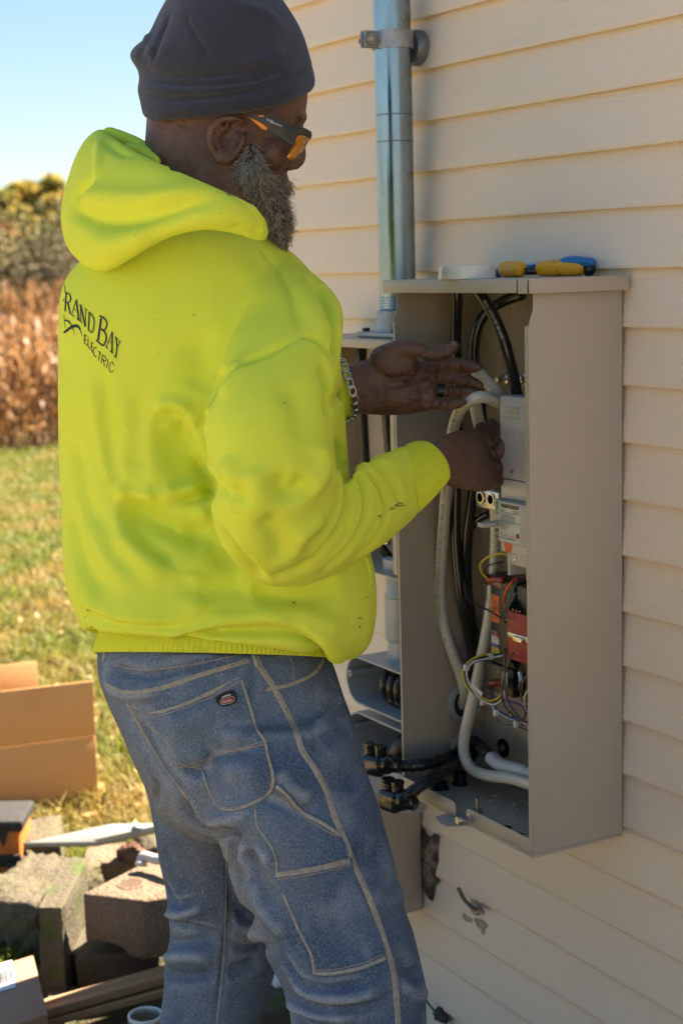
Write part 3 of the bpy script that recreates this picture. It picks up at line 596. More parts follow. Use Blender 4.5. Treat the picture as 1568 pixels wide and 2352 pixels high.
tap(905, 1832, -.27, [(912, 1836, -.268), (935, 1828, -.26), (965, 1806, -.235), (1005, 1780, -.19), (1040, 1757, -.13), (1060, 1738, -.085), (1070, 1725, -.056), (1064, 1725, -.05)], 'tarry black taped cable drooping out over the enclosure lip', 'black insulated tap connector hanging below its twin', 1)
cable('taped_cable', [(1072, 1705, -.06), (1090, 1704, -.075), (1110, 1722, -.08), (1130, 1743, -.085)], .0125, plain('black_tape2', (.014, .013, .013), .3, bs=.5, bn=90), 'black taped stub leaving the lower hub towards the back')
P = spline([at_y(a, b, c_) for a, b, c_ in [(1126, 1740, -.085), (1150, 1758, -.088), (1185, 1768, -.095), (1224, 1782, -.1), (1260, 1795, -.1)]], 14)
wrap = M_('white_tape_wrap', (.60, .60, .58), .4); wrap.mix(wrap.noise(40, 4), (.48, .47, .45), .7)
tag(MB().tube(P, .0128+.0011*np.abs(np.sin(np.arange(len(P))*.85)), 12).build('wrapped_cable', wrap.m, smooth=True), 'cable wrapped in white tape lying along the enclosure back', 'cable')
# control wires
wc = {n_: plain(n_+'_wire', c_, .35, vs=60) for n_, c_ in dict(yellow=(.62, .44, .02), black=(.012, .012, .012), purple=(.09, .05, .22), brown=(.16, .07, .05), white=(.6, .58, .55), orange=(.75, .10, .02), grey=(.10, .10, .11), blue=(.03, .13, .32)).items()}
def wire(colr, pts, label, r=.0019): cable(colr+'_wire', pts, r, wc[colr], label, 'wire', n=6)
wire('yellow', [(1162, 1274, -.145), (1145, 1272, -.155), (1120, 1280, -.16), (1104, 1295, -.155), (1105, 1312, -.15), (1118, 1328, -.14), (1130, 1332, -.13)], 'yellow wire curling out beside the breaker bottom', .0024)
wire('black', [(1156, 1292, -.14), (1140, 1294, -.15), (1120, 1300, -.15), (1112, 1314, -.145), (1125, 1332, -.13)], 'thin black wire curling inside the yellow one')
wire('orange', [(1186, 1328, -.14), (1176, 1336, -.155), (1162, 1358, -.16), (1157, 1380, -.155), (1163, 1402, -.142)], 'orange wire joining breaker and contactor', .0026)
wire('grey', [(1188, 1332, -.14), (1176, 1362, -.155), (1160, 1395, -.16), (1152, 1412, -.155), (1160, 1420, -.145)], 'thin dark grey wire crossing in front of the contactor')
wire('black', [(1066, 1335, -.10), (1072, 1372, -.10), (1090, 1388, -.105), (1118, 1400, -.115), (1150, 1420, -.14), (1162, 1432, -.14)], 'thin black wire running from the cables to the contactor')
wire('black', [(1140, 1178, -.08), (1120, 1188, -.08), (1095, 1202, -.08), (1076, 1216, -.08)], 'thin black wire crossing behind the breaker handle')
loop = [(1152, 1502, -.115), (1130, 1506, -.125), (1100, 1512, -.15), (1080, 1522, -.165), (1068, 1540, -.17), (1070, 1562, -.17), (1082, 1584, -.17), (1102, 1602, -.165), (1125, 1614, -.155), (1142, 1610, -.15), (1154, 1596, -.15), (1158, 1572, -.15), (1160, 1545, -.14)]
for i, c_ in enumerate(('yellow', 'black', 'white', 'yellow', 'brown', 'purple', 'black')):
    o_ = ((i % 3)-1)*4.2; o2 = (i//3-1)*.004
    wire(c_, [(a+o_*(.6 if b < 1520 or b > 1600 else 1), b+o_*(1 if b < 1520 or b > 1600 else .2)+(i % 2)*1.5, y_+o2) for a, b, y_ in loop], f'{c_} wire in the looped harness bundle, {("outermost", "upper", "inner", "lower", "rear", "front", "innermost")[i]} strand', .0022)
tail = [(1120, 1608, -.155), (1140, 1632, -.15), (1165, 1648, -.14), (1195, 1658, -.13), (1224, 1668, -.125)]
for i, c_ in enumerate(('blue', 'brown', 'white', 'purple')): wire(c_, [(a+(i % 2)*2, b+(i-1.5)*2.6, y_+.003*(i % 2)) for a, b, y_ in tail], f'{c_} wire of the harness tail leaving to the lower right')
wire('brown', [(1178, 1498, -.15), (1168, 1520, -.16), (1156, 1560, -.165), (1152, 1600, -.16), (1162, 1628, -.15), (1185, 1648, -.14), (1224, 1668, -.13)], 'brown wire arching down left of the red plate')
wire('grey', [(1160, 1502, -.15), (1158, 1530, -.165), (1160, 1580, -.165), (1168, 1614, -.155), (1190, 1645, -.14), (1218, 1668, -.13)], 'grey wire arching down in front of the contactor')
wire('brown', [(1212, 1545, -.15), (1200, 1570, -.16), (1196, 1600, -.155), (1206, 1620, -.145), (1224, 1634, -.13)], 'brown wire curling out under the red plate')
wire('white', [(1218, 1578, -.15), (1206, 1596, -.155), (1204, 1620, -.15), (1216, 1645, -.13)], 'white wire beside the lower brown curl')
wire('purple', [(1126, 1575, -.12), (1125, 1590, -.14), (1140, 1604, -.15), (1170, 1612, -.15), (1198, 1622, -.145), (1206, 1640, -.14), (1196, 1655, -.135), (1172, 1656, -.13)], 'purple wire making a wide loop at the bottom')
wire('grey', [(1132, 1580, -.12), (1130, 1604, -.145), (1134, 1640, -.15), (1150, 1662, -.145), (1185, 1668, -.135), (1218, 1682, -.13)], 'dark grey wire making the lowest loop')
splice = plain('red_splice', (.28, .02, .02), .3, vs=60)
for a, b, y_, l_ in ((1138, 1333, -.135, 'red quick splice connector below the yellow wire'), (1142, 1570, -.125, 'red quick splice connector beside the harness loop')):
    q0, q1 = at_y(a-16, b, y_), at_y(a+18, b, y_); tag(MB().tube(spline([q0, (q0+q1)/2+np.array([0, -.002, .002]), q1], 6), [.005+.0025*abs(math.sin(i*1.2)) for i in range(13)], 8).build('splice_connector', splice, smooth=True), l_, 'connector')
tie = plain('nylon_tie', (.62, .62, .58), .4)
for i, (a, b, y_, l_) in enumerate(((1128, 1508, -.13, 'white cable tie at the start of the harness loop'), (1072, 1533, -.172, 'white cable tie on the far side of the harness loop'), (1110, 1612, -.16, 'white cable tie at the bottom of the harness loop'), (1140, 1637, -.152, 'white cable tie on the harness tail'), (1187, 1664, -.135, 'white cable tie at the end of the harness tail'), (1158, 1590, -.152, 'white cable tie where the harness turns up'))):
    c = at_y(a, b, y_); tag(MB().box(c-np.array([.004, .006, .006]), c+np.array([.004, .004, .006])).build('cable_tie', tie, bevel=.001), l_, 'cable tie')
# harness flag label
q = [at_y(1080, 1578, -.178), at_y(1086, 1572, -.180), at_y(1108, 1592, -.178), at_y(1104, 1600, -.176)]
tag(MB().add(q+[p+np.array([0, .001, 0]) for p in q], [(0, 1, 2, 3), (7, 6, 5, 4), (0, 4, 5, 1), (1, 5, 6, 2), (2, 6, 7, 3), (3, 7, 4, 0)]).build('wire_label', plain('paper_flag', (.7, .7, .67), .6)), 'white printed paper flag on the wire harness', 'label')
axl = (q[2]-q[1]); upl = (q[1]-q[0]); upl = upl/np.linalg.norm(upl)
o = text('REV J-7004613', .0052, q[0]+upl*.0012+np.array([0, -.0006, 0])+axl*.03, inkk, None, ax=axl, upv=upl, name='printed_code', wx=.62); put(o, bpy.data.objects['wire_label'])

# ================================================================== things lying on the lid
c = at_z(1077, 640, LZ); c[2] = LZ
tape = thing('tape_roll', 'roll of white electrical tape lying on the enclosure lid', 'tape', tuple(c))
tw = M_('white_vinyl_tape', (.68, .68, .66), .3); tw.mix(tw.noise(90, 2, sc=(.05, .05, 1)), (.6, .6, .58), .5)
put(MB().lathe([(.0245, 0), (.0245, .0245), (.046, .0245), (.0475, .0238), (.0475, .0008), (.046, 0)], c, n=48, close=True).build('tape_winding', tw.m, auto=40), tape)
put(MB().lathe([(.0225, .0005), (.0225, .024), (.0244, .024), (.0244, .0005)], c, n=32, close=True).build('core', plain('core_card', (.5, .45, .38), .8), auto=40), tape)
tl = np.array([-.49, -.858, 0])*-1; a0 = c+np.array([-.49, -.858, 0])*.044
put(MB().add([a0+np.array([.02, -.02, .001]), a0+np.array([-.004, -.012, .0]), a0+np.array([-.010, -.006, .012]), a0+np.array([-.003, -.010, .0235]), a0+np.array([.02, -.02, .0235])], [(0, 1, 2, 3, 4)]).build('loose_tail', tw.m), tape)
yel = M_('yellow_grip', (.80, .36, .012), .38, spec=.5); yel.mix(yel.noise(45, 5, lo=.58, hi=.68), (.30, .14, .03), .7)
dip = plain('dark_steel', (.06, .06, .065), .35, 1.)
pl = thing('pliers', 'pliers with fat yellow dipped handles lying on the enclosure lid', 'pliers', (.60, -.05, LZ))
for (a, b, za, zb_, r, l_) in (((1152, 640), (1203, 638), 0, 0, .0150, 0), ((1232, 636), (1342, 634), 0, 0, .0145, 1)):
    p0 = at_y(a[0], 0, -.075 if l_ == 0 else -.045); 
    q0 = at_y(a[0], 628, -.085 if l_ == 0 else -.06); q1 = at_y(b[0], 625, -.080 if l_ == 0 else -.02)
    q0[2] = q1[2] = LZ+.0145; P = spline([q0, q0*.7+q1*.3+np.array([0, 0, .0006]), q0*.35+q1*.65, q1], 6); n_ = len(P)
    put(MB().tube(P, [r*(1-.55*abs(2*i/(n_-1)-1)**6) for i in range(n_)], 16).build('handle', yel.m, smooth=True), pl)
q0 = at_y(1205, 627, -.08); q1 = at_y(1232, 627, -.062); q0[2] = q1[2] = LZ+.0105
put(MB().tube(spline([q0, q1], 8), [.006+.0012*(i % 2) for i in range(9)], 12).build('spring_neck', dip, auto=50), pl)
q0 = at_y(1340, 622, -.022); q1 = at_y(1366, 618, -.004); q0[2] = LZ+.011; q1[2] = LZ+.012; put(MB().tube(spline([q0, q1], 6), [.006, .011, .013, .013, .012, .009, .005], 14).build('jaw', dip, auto=50), pl)
blu = M_('blue_plastic', (.015, .16, .42), .4); blu.mix(blu.noise(12, 3), (.012, .12, .34), .6)
kn = thing('utility_knife', 'blue and silver utility knife propped on the pliers', 'knife', (.6, -.02, LZ))
def seg(n_, pts, w_, h_, mat):
    P = [at_y(*p) for p in pts]; mb = MB(); mb.tube(spline(P, 4), w_, 8, flat=h_); put(mb.build(n_, mat, auto=40), kn)
seg('blade_slide', [(1142, 618, -.075), (1200, 610, -.062), (1290, 602, -.035)], .0075, .55, plain('brushed_alloy', (.5, .52, .55), .3, .9))
seg('slide_edge', [(1138, 622, -.078), (1190, 616, -.066), (1230, 611, -.055)], .0062, .5, blu.m)
seg('grip', [(1288, 603, -.038), (1312, 600, -.03), (1345, 602, -.018), (1366, 603, -.01)], [.0085, .010, .0115, .012, .0125, .0125, .0125, .012, .0115, .0115, .011, .009, .006], .8, blu.m)
seg('tail_end', [(1138, 628, -.080), (1146, 630, -.078)], .0105, .6, blu.m)

# ================================================================== service mast, strap, meter socket, pvc run behind the enclosure
galv = M_('galvanised_pipe', (.32, .41, .46), .28, 1.); galv.mix(galv.noise(14, 5, sc=(1, 1, .3)), (.24, .30, .33), .8); galv.mix(galv.noise(60, 4, sc=(1, 1, .12), lo=.62, hi=.7), (.22, .24, .25), .6)
galv.roughvar(galv.noise(26, 5, sc=(1, 1, .25)), .17, .38); galv.bump(galv.noise(180, 3, sc=(1, 1, .05)), .08, .0006)
PXc, PYc, PR = .182, -.062, .0375
pipe = thing('service_mast', 'galvanised steel service conduit rising past the siding', 'conduit', (PXc, PYc, 1.66))
zf = at_y(890, 772, PYc)[2]
put(MB().lathe([(PR, 0), (PR, 3.2)], (PXc, PYc, zf+.055), n=48).build('pipe', galv.m, auto=40), pipe)
put(MB().tube([(PXc, PYc, zf+.055+.0028*i) for i in range(12)], [PR+.0008+(.0010 if i % 2 else 0) for i in range(12)], 40).build('thread', galv.m, auto=20), pipe)
for z in (at_y(912, 255, PYc-PR)[2], at_y(912, 318, PYc-PR)[2]): put(MB().lathe([(PR+.0004, -.001), (PR+.0005, .001)], (PXc, PYc, z), n=48).build('scribed_ring', plain('scribe', (.12, .13, .14), .5, .6)), pipe)
hub = thing('conduit_hub', 'cast hub with bolted flange where the mast enters the meter box', 'hub', (PXc, PYc, zf))
cast = plain('cast_zinc', (.36, .36, .35), .5, .9, vs=40, bs=.3, bn=120)
put(MB().lathe([(PR+.012, .012), (PR+.010, .016), (PR+.009, .048), (PR+.007, .055), (PR+.001, .056)], (PXc, PYc, zf), n=40).build('collar', cast, auto=40), hub)
put(MB().box((PXc-.075, PYc-.058, zf), (PXc+.075, PYc+.055, zf+.012)).build('flange', cast, bevel=.003), hub)
for dx in (-.058, .058):
    for dy in (-.044, .042): put(MB().lathe([(.009, .012), (.009, .019), (.006, .0195)], (PXc+dx, PYc+dy, zf), n=6).build('bolt', plain('rusty_bolt', (.06, .045, .04), .6, .6), auto=30), hub)
st = thing('pipe_strap', 'weathered two piece pipe strap with rusty bolt holding the mast', 'strap', (PXc, PYc, at_y(912, 78, PYc)[2]))
zs_ = at_y(912, 78, PYc-PR)[2]; cz = M_('weathered_zinc', (.30, .32, .34), .55, .7); cz.mix(cz.noise(30, 6), (.55, .56, .58), .6); cz.mix(cz.noise(55, 4, lo=.6, hi=.7), (.16, .15, .15), .6)
put(MB().lathe([(PR+.0008, -.017), (PR+.0048, -.017), (PR+.0048, .017), (PR+.0008, .017)], (PXc, PYc, zs_), n=48, close=True).build('band', cz.m, auto=40), st)
# ears of the band point away from the wall
for sx in (-1, 1): put(MB().box((PXc+sx*.007-.002, PYc-PR-.034, zs_-.0165), (PXc+sx*.007+.002, PYc-PR-.003, zs_+.0165)).build('ear', cz.m, bevel=.003), st)
rust = plain('rust', (.16, .06, .03), .8, vs=60)
put(MB().lathe([(.0115, .0092), (.0115, .0108), (.008, .011), (.0075, .017), (.005, .018)], (PXc, PYc-PR-.019, zs_), (1, 0, 0), 16).build('bolt_head', plain('bolt_zinc', (.45, .42, .38), .4, .9), auto=40), st)
put(MB().lathe([(.013, .0091), (.013, .0097)], (PXc, PYc-PR-.019, zs_), (1, 0, 0), 18).build('rust_washer', rust), st)
put(MB().lathe([(.006, -.030), (.006, .0)], (PXc, PYc-PR-.019, zs_), (1, 0, 0), 10).build('bolt_shank', rust), st)
put(MB().lathe([(.036, 0), (.036, .012), (.031, .022), (.016, .024)], (PXc, .002, zs_-.012), (0, -1, 0), 32).build('wall_foot', plain('dark_casting', (.20, .21, .22), .5, .6), auto=40), st)

# meter socket: open front box further left, with jaws inside
mX0, mX1, mYF, mZ0, mZ1 = -.085, .300, -.15, 1.185, zf-.0005
mbx = thing('meter_socket_box', 'grey meter socket box with open front behind the enclosure', 'meter box', (mX0, 0, mZ0))
def mp(mb, name, mat, bevel=0, auto=None): return part(mb, name, mat, bevel, root=mbx, auto=auto)
mp(MB().box((mX0, -.004, mZ0), (mX1, -.002, mZ1-.002)), 'back_panel', PA); mp(MB().box((mX0-.006, mYF-.006, mZ1-.002), (mX1+.006, -.001, mZ1)), 'top_panel', PA, .001)
mp(MB().box((mX1-.002, mYF, mZ0), (mX1, -.0045, mZ1-.0025)), 'side_panel', PA, .0006); mp(MB().box((mX0, mYF, mZ0), (mX0+.002, -.0045, mZ1-.0025)), 'side_panel', PA, .0006)
mp(MB().box((mX0+.0025, mYF, mZ0), (mX1-.0025, -.0045, mZ0+.002)), 'floor_panel', PA); mp(MB().box((mX1-.016, mYF-.0002, mZ0+.01), (mX1-.0022, mYF+.002, mZ1-.01)), 'front_flange', PA)
mp(MB().box((mX0-.006, mYF-.0078, mZ1-.018), (mX1+.006, mYF-.0062, mZ1-.0005)), 'top_lip', PA, .0005)
mp(MB().box((mX0+.06, -.075, mZ0+.06), (mX1-.06, -.03, mZ0+.17)), 'insulator_block', blackp, .004)
alum = plain('jaw_aluminium', (.60, .57, .50), .28, 1.)
for x_ in (.045, .105, .165, .215):
    for z_ in (mZ0+.145, mZ0+.085):
        mp(MB().lathe([(.016, 0), (.016, .038), (.013, .040)], (x_, -.075, z_), (0, -1, 0), 18), 'lug', alum, auto=40); mp(MB().box((x_-.012, -.13, z_-.026), (x_+.012, -.118, z_-.012)), 'jaw', alum, .002)
mp(MB().tube(spline([(.08, -.09, mZ1-.02), (.09, -.10, mZ1-.10), (.10, -.10, mZ0+.16)], 6), .011, 10), 'line_cable', BLK, auto=60); mp(MB().tube(spline([(.19, -.09, mZ1-.02), (.20, -.11, mZ1-.09), (.21, -.10, mZ0+.16)], 6), .011, 10), 'line_cable', BLK, auto=60)
mp(MB().tube(spline([(.15, -.10, mZ0+.12), (.18, -.12, mZ0+.06), (.2, -.09, mZ0+.005)], 6), .010, 10), 'load_cable', BLK, auto=60)
# pvc run under the meter box
pvc = M_('grey_pvc_conduit', (.33, .36, .39), .34, spec=.5); pvc.mix(pvc.noise(14, 4), (.29, .32, .35), .6); pvc.mix(pvc.noise(50, 5, sc=(1, 1, .3), lo=.66, hi=.72), (.20, .21, .22), .5)
CX, CY = .215, -.082
c1 = thing('pvc_conduit', 'grey plastic conduit coupling hanging under the meter box', 'conduit', (CX, CY, mZ0))
zA = at_y(885, 1305, CY)[2]; zB_ = at_y(885, 1500, CY)[2]
def cpv(prof, name, n=36): put(MB().lathe(prof, (CX, CY, 0), n=n).build(name, pvc.m, auto=35), c1)
cpv([(.036, mZ0+.03), (.036, mZ0-.02)], 'threaded_nipple'); cpv([(.043, mZ0+.002), (.044, mZ0+.012), (.044, mZ0+.026), (.040, mZ0+.028)], 'locknut', 12)
cpv([(.0385, mZ0-.002), (.0385, mZ0-.045), (.042, mZ0-.050), (.042, mZ0-.055)], 'adapter'); cpv([(.0425, mZ0-.056), (.0425, mZ0-.145), (.041, mZ0-.149), (.040, mZ0-.150)], 'coupling'); cpv([(.0375, mZ0-.151), (.0375, mZ0-.20)], 'pipe_end')
def lb(px, pyt, pyb, label):
    """open pvc conduit body: oval trough lying front to back with screw bosses"""
    zt1 = at_y(px+60, pyt, CY)[2]; zb1 = at_y(px+60, pyb, CY)[2]; x0_, x1_ = CX-.125, CX+.16; zc = (zt1+zb1)/2; hh = (zt1-zb1)/2
    root = thing('pulling_elbow', label, 'conduit body', (CX, CY, zb1)); R_ = hh; out = []; inn = []
    for a in np.linspace(math.pi/2, 1.5*math.pi, 15): out.append((x0_+R_+R_*math.cos(a), zc+R_*math.sin(a))); inn.append((x0_+R_+(R_-.004)*math.cos(a), zc+(R_-.004)*math.sin(a)))
    out += [(x1_, zc-R_), (x1_, zc+R_)]; inn += [(x1_-.004, zc-R_+.004), (x1_-.004, zc+R_-.004)]; n_ = len(out); mb = MB(); y0, y1 = CY-.075, CY+.075
    V = [(p[0], y0, p[1]) for p in out]+[(p[0], y0, p[1]) for p in inn]+[(p[0], y1, p[1]) for p in out]+[(p[0], y1-.004, p[1]) for p in inn]
    F = []
    for i in range(n_):
        j = (i+1) % n_; F += [(i, j, n_+j, n_+i), (i, 2*n_+i, 2*n_+j, j), (n_+i, n_+j, 3*n_+j, 3*n_+i)]
    F += [tuple(range(2*n_, 3*n_)), tuple(range(3*n_, 4*n_))[::-1]]
    put(MB().add(V, F).build('shell', pvc.m, auto=35), root)
    put(MB().lathe([(.0075, 0), (.0075, .10)], (x0_+.014, y0+.001, zc+R_*.15), (0, 1, 0), 16).build('screw_boss', pvc.m, auto=40), root); put(MB().lathe([(.003, -.001), (.003, .002)], (x0_+.014, y0+.001, zc+R_*.15), (0, 1, 0), 10).build('boss_hole', blackp), root)
    return (x0_, x1_, y0, y1, zt1, zb1)
L1 = lb(818, 1492, 1600, 'upper open grey plastic conduit body with bent cables inside')
L2 = lb(806, 1612, 1712, 'lower open grey plastic conduit body with tarry cable inside')
for i in range(3):
    x_ = CX-.02+.028*i; z_ = L1[5]+.016; tag(MB().tube(spline([(x_, CY+.03, L1[4]-.006), (x_, CY-.02, L1[4]-.02), (x_+.002, CY-.045, (L1[4]+L1[5])/2), (x_+.01, CY-.03, z_), (x_+.10, CY-.01, z_)], 6), .010, 10).build('bent_cable', BLK, smooth=True), f'black cable bent through the upper conduit body, {("first", "middle", "last")[i]} of three', 'cable')
P = spline([(CX+.02, CY-.02, L2[5]+.004), (CX+.03, CY-.04, L2[5]+.035), (CX+.05, CY-.02, L2[5]+.06), (CX+.10, CY-.0, L2[5]+.05)], 6)
tag(MB().tube(P, [.016+.006*abs(math.sin(i*1.7)) for i in range(len(P))], 12).build('tarry_cable', plain('tar', (.012, .011, .011), .35, bs=.9, bn=60), smooth=True), 'lump of tarry black cable inside the lower conduit body', 'cable')
c2 = thing('pvc_stub', 'short grey plastic conduit stub between conduit body and lower box', 'conduit', (CX, CY, .66)); zz0 = at_y(890, 1830, CY)[2]
put(MB().lathe([(.040, zz0), (.040, L2[5]-.002)], (CX, CY, 0), n=32).build('pipe', pvc.m, auto=40), c2); put(MB().lathe([(.045, zz0+.02), (.045, zz0+.07), (.043, zz0+.072)], (CX, CY, 0), n=32).build('collar', pvc.m, auto=40), c2)
# lower utility box on the wall
bz = at_y(975, 2090, 0)[2]; bx = at_y(975, 2090, 0)[0]
lbx = thing('lower_utility_box', 'plain grey metal utility box low on the wall under the conduits', 'electrical box', (bx-.3, 0, bz))
part(MB().box((bx-.34, -.15, bz), (bx, -.004, zz0)), 'cabinet', PA, bevel=.005, root=lbx); part(MB().box((bx-.345, -.162, bz-.004), (bx+.001, -.1505, zz0-.02)), 'door', PA, bevel=.003, root=lbx); part(MB().box((bx-.35, -.166, zz0-.002), (bx+.004, -.002, zz0+.004)), 'rain_hood', PA, bevel=.002, root=lbx)

# stains, sealed hole and ground wire on the siding
seal = M_('old_sealant', (.075, .05, .035), .85); seal.mix(seal.noise(26, 5, lo=.5, hi=.62), (.32, .26, .20), .7); seal.bump(seal.noise(70, 4), .8, .006)
def blob(name, c, rx, rz, depth, mat, label, cat, seed, n=34):
    rs = np.random.default_rng(seed); ph = rs.random(8)*6.28; V = []; F = []; rings = 6
    for i in range(rings+1):
        f = i/rings
        for k_ in range(n):
            a = 2*math.pi*k_/n; q = 1+.16*math.sin(3*a+ph[0])+.11*math.sin(5*a+ph[1])+.08*math.sin(9*a+ph[2]); V.append((c[0]+rx*q*(1-f)*math.cos(a), c[1]-depth*(1-(1-f)**2)**.5*(1+.2*math.sin(4*a+6*f)), c[2]+rz*q*(1-f)*math.sin(a)))
    for i in range(rings):
        for k_ in range(n): F.append((i*n+k_, i*n+(k_+1) % n, (i+1)*n+(k_+1) % n, (i+1)*n+k_))
    return tag(obj(name, np_mesh(name, V, F), mat, smooth=True), label, cat)
c = at_y(990, 1985, .003); blob('sealant_patch', (c[0]-.01, .004, c[2]), .040, .075, .012, seal.m, 'dark crumbling sealant patch on siding beside the lower utility box', 'sealant', 4)
c = at_y(1090, 2088, .003)
dirt = M_('mud_smear', (.40, .30, .225), .9); dirt.mix(dirt.noise(90, 4, lo=.5, hi=.62), (.20, .14, .10), .9)
for i, (dx, dz, rx, rz) in enumerate(((0, 0, .013, .012), (.012, -.030, .014, .010), (-.02, -.034, .012, .006), (.018, -.05, .008, .012), (-.03, .03, .004, .008), (.022, .02, .010, .006), (-.045, -.05, .004, .006))):
    blob('mud_smear', (c[0]+dx*1.6, .0045, c[2]+dz), rx*1.6, rz*1.25, .0016, dirt.m, ('mud smear round the hole where the thin wire leaves the siding', 'broad mud smear under the wire hole', 'small mud fleck beside the smear under the wire hole', 'mud run at the bottom of the smear under the wire hole', 'mud fleck above the wire hole towards the sealant patch', 'mud fleck just above the wire hole', 'lowest lone mud fleck under the wire hole')[i], 'mud', 30+i)
cable('ground_wire', [(1091, 2090, .006), (1086, 2086, -.012), (1076, 2078, -.03), (1064, 2064, -.042), (1052, 2040, -.05)], .0042, plain('grey_green_wire', (.12, .125, .10), .5), 'stub of grey wire poking out of the stained siding', 'wire')
c = at_y(1012, 2334, -.004); clamp = blob('wire_clamp', (c[0], -.001, c[2]), .026, .016, .016, plain('dark_clamp', (.05, .045, .045), .5, .4), 'dark wire clamp low on the siding with green wire', 'clamp', 8)
cable('green_wire', [(1002, 2328, -.012), (988, 2312, -.02), (976, 2298, -.03), (955, 2285, -.05), (930, 2290, -.07)], .0028, plain('green_wire', (.02, .13, .06), .45), 'thin green ground wire running to the low clamp', 'wire')
for i, (px, py) in enumerate(((2558/1.7417, 1868/1.7417), (1475, 725), (1538, 1290), (1503, 1250), (1200, 1225), (1463, 1008), (1060, 2240), (1400, 2160))):
    pass
# ================================================================== the electrician
from mathutils.geometry import delaunay_2d_cdt
def dirn(v): v = np.asarray(v, float); return v/np.linalg.norm(v)
TOCAM = -dirn([fw[0], fw[1], 0])
def ring_pts(L, R, t, D, sag=(0, 0), n=36, out=None, k=2.0):
    """closed section through the photo points L and R at depth t, half depth D (px); sag = px offset of the near side"""
    c2 = ((L[0]+R[0])/2, (L[1]+R[1])/2); c = T(*c2, t); a1 = (T(*R, t)-T(*L, t))/2
    a2 = (TOCAM if out is None else out)*D*t/FPX + (T(c2[0]+sag[0], c2[1]+sag[1], t)-c)
    th = np.linspace(0, 2*np.pi, n, endpoint=False); co, si = np.cos(th), np.sin(th)
    co = np.sign(co)*np.abs(co)**(2/k); si = np.sign(si)*np.abs(si)**(2/k)
    return c+co[:, None]*a1+si[:, None]*a2
def loft(mb, rings, sub=4, cap=True):
    R = spline([np.asarray(r).ravel() for r in rings], sub); n = len(rings[0]); R = R.reshape(len(R), n, 3); m_ = len(R); V = R.reshape(-1, 3)
    F = [(i*n+k, i*n+(k+1) % n, (i+1)*n+(k+1) % n, (i+1)*n+k) for i in range(m_-1) for k in range(n)]
    if cap:
        V = np.concatenate([V, [R[0].mean(0)], [R[-1].mean(0)]]); a, b = m_*n, m_*n+1
        F += [(a, (k+1) % n, k) for k in range(n)]+[(b, (m_-1)*n+k, (m_-1)*n+(k+1) % n) for k in range(n)]
    return mb.add(V, F)
def ball(mb, c, r, n=14):
    """sphere or ellipsoid (r scalar or 3x3 axes)"""
    V = []; A = np.eye(3)*r if np.isscalar(r) else np.asarray(r)
    for i in range(1, n):
        p = math.pi*i/n
        for j in range(2*n): q = math.pi*j/n; V.append(np.array([math.sin(p)*math.cos(q), math.sin(p)*math.sin(q), math.cos(p)])@A+c)
    m_ = 2*n; F = [(i*m_+j, i*m_+(j+1) % m_, (i+1)*m_+(j+1) % m_, (i+1)*m_+j) for i in range(n-2) for j in range(m_)]
    V += [np.array([0, 0, 1.])@A+c, np.array([0, 0, -1.])@A+c]; a = len(V)-2
    F += [(a, (j+1) % m_, j) for j in range(m_)]+[(a+1, (n-2)*m_+j, (n-2)*m_+(j+1) % m_) for j in range(m_)]
    return mb.add(V, F)
def chain(mb, pts, sub=5, n=16):
    """tapered rounded limb through (px, py, t, r_px)"""
    Q = spline([np.concatenate([T(a, b, t), [r*t/FPX]]) for a, b, t, r in pts], sub); mb.tube(Q[:, :3], Q[:, 3], n); ball(mb, Q[0, :3], Q[0, 3]*.995, 8); ball(mb, Q[-1, :3], Q[-1, 3]*.995, 8); return mb
def remesh(mb, voxel, smooth=3, lam=.5):
    me = bpy.data.meshes.new('tmp'); me.from_pydata(mb.v, [], mb.f); bm = bmesh.new(); bm.from_mesh(me); bmesh.ops.recalc_face_normals(bm, faces=bm.faces); bm.to_mesh(me); bm.free()
    o = bpy.data.objects.new('tmp', me); col.objects.link(o); r = o.modifiers.new('r', 'REMESH'); r.mode = 'VOXEL'; r.voxel_size = voxel; r.adaptivity = 0
    dg = bpy.context.evaluated_depsgraph_get(); out = bpy.data.meshes.new_from_object(o.evaluated_get(dg)); bpy.data.objects.remove(o); bpy.data.meshes.remove(me)
    V, F = mesh_np(out); bpy.data.meshes.remove(out); return lap(V, F, smooth, lam), F
def mesh_np(me):
    V = np.empty(len(me.vertices)*3, np.float32); me.vertices.foreach_get('co', V); F = np.empty(len(me.loops), np.int32); me.loops.foreach_get('vertex_index', F)
    lt = np.empty(len(me.polygons), np.int32); me.polygons.foreach_get('loop_total', lt)
    if (lt == 4).all(): return V.reshape(-1, 3).astype(float), F.reshape(-1, 4)
    bm = bmesh.new(); bm.from_mesh(me); bmesh.ops.triangulate(bm, faces=bm.faces); bm.to_mesh(me); bm.free(); F = np.empty(len(me.loops), np.int32); me.loops.foreach_get('vertex_index', F); return V.reshape(-1, 3).astype(float), F.reshape(-1, 3)
def lap(V, F, it, lam=.5):
    E = np.concatenate([F[:, [i, (i+1) % F.shape[1]]] for i in range(F.shape[1])]); E = np.concatenate([E, E[:, ::-1]]); n = len(V); deg = np.bincount(E[:, 0], minlength=n).clip(1)
    for _ in range(it):
        A = np.stack([np.bincount(E[:, 0], weights=V[E[:, 1], i], minlength=n) for i in range(3)], 1)/deg[:, None]; V = V+lam*(A-V)
    return V
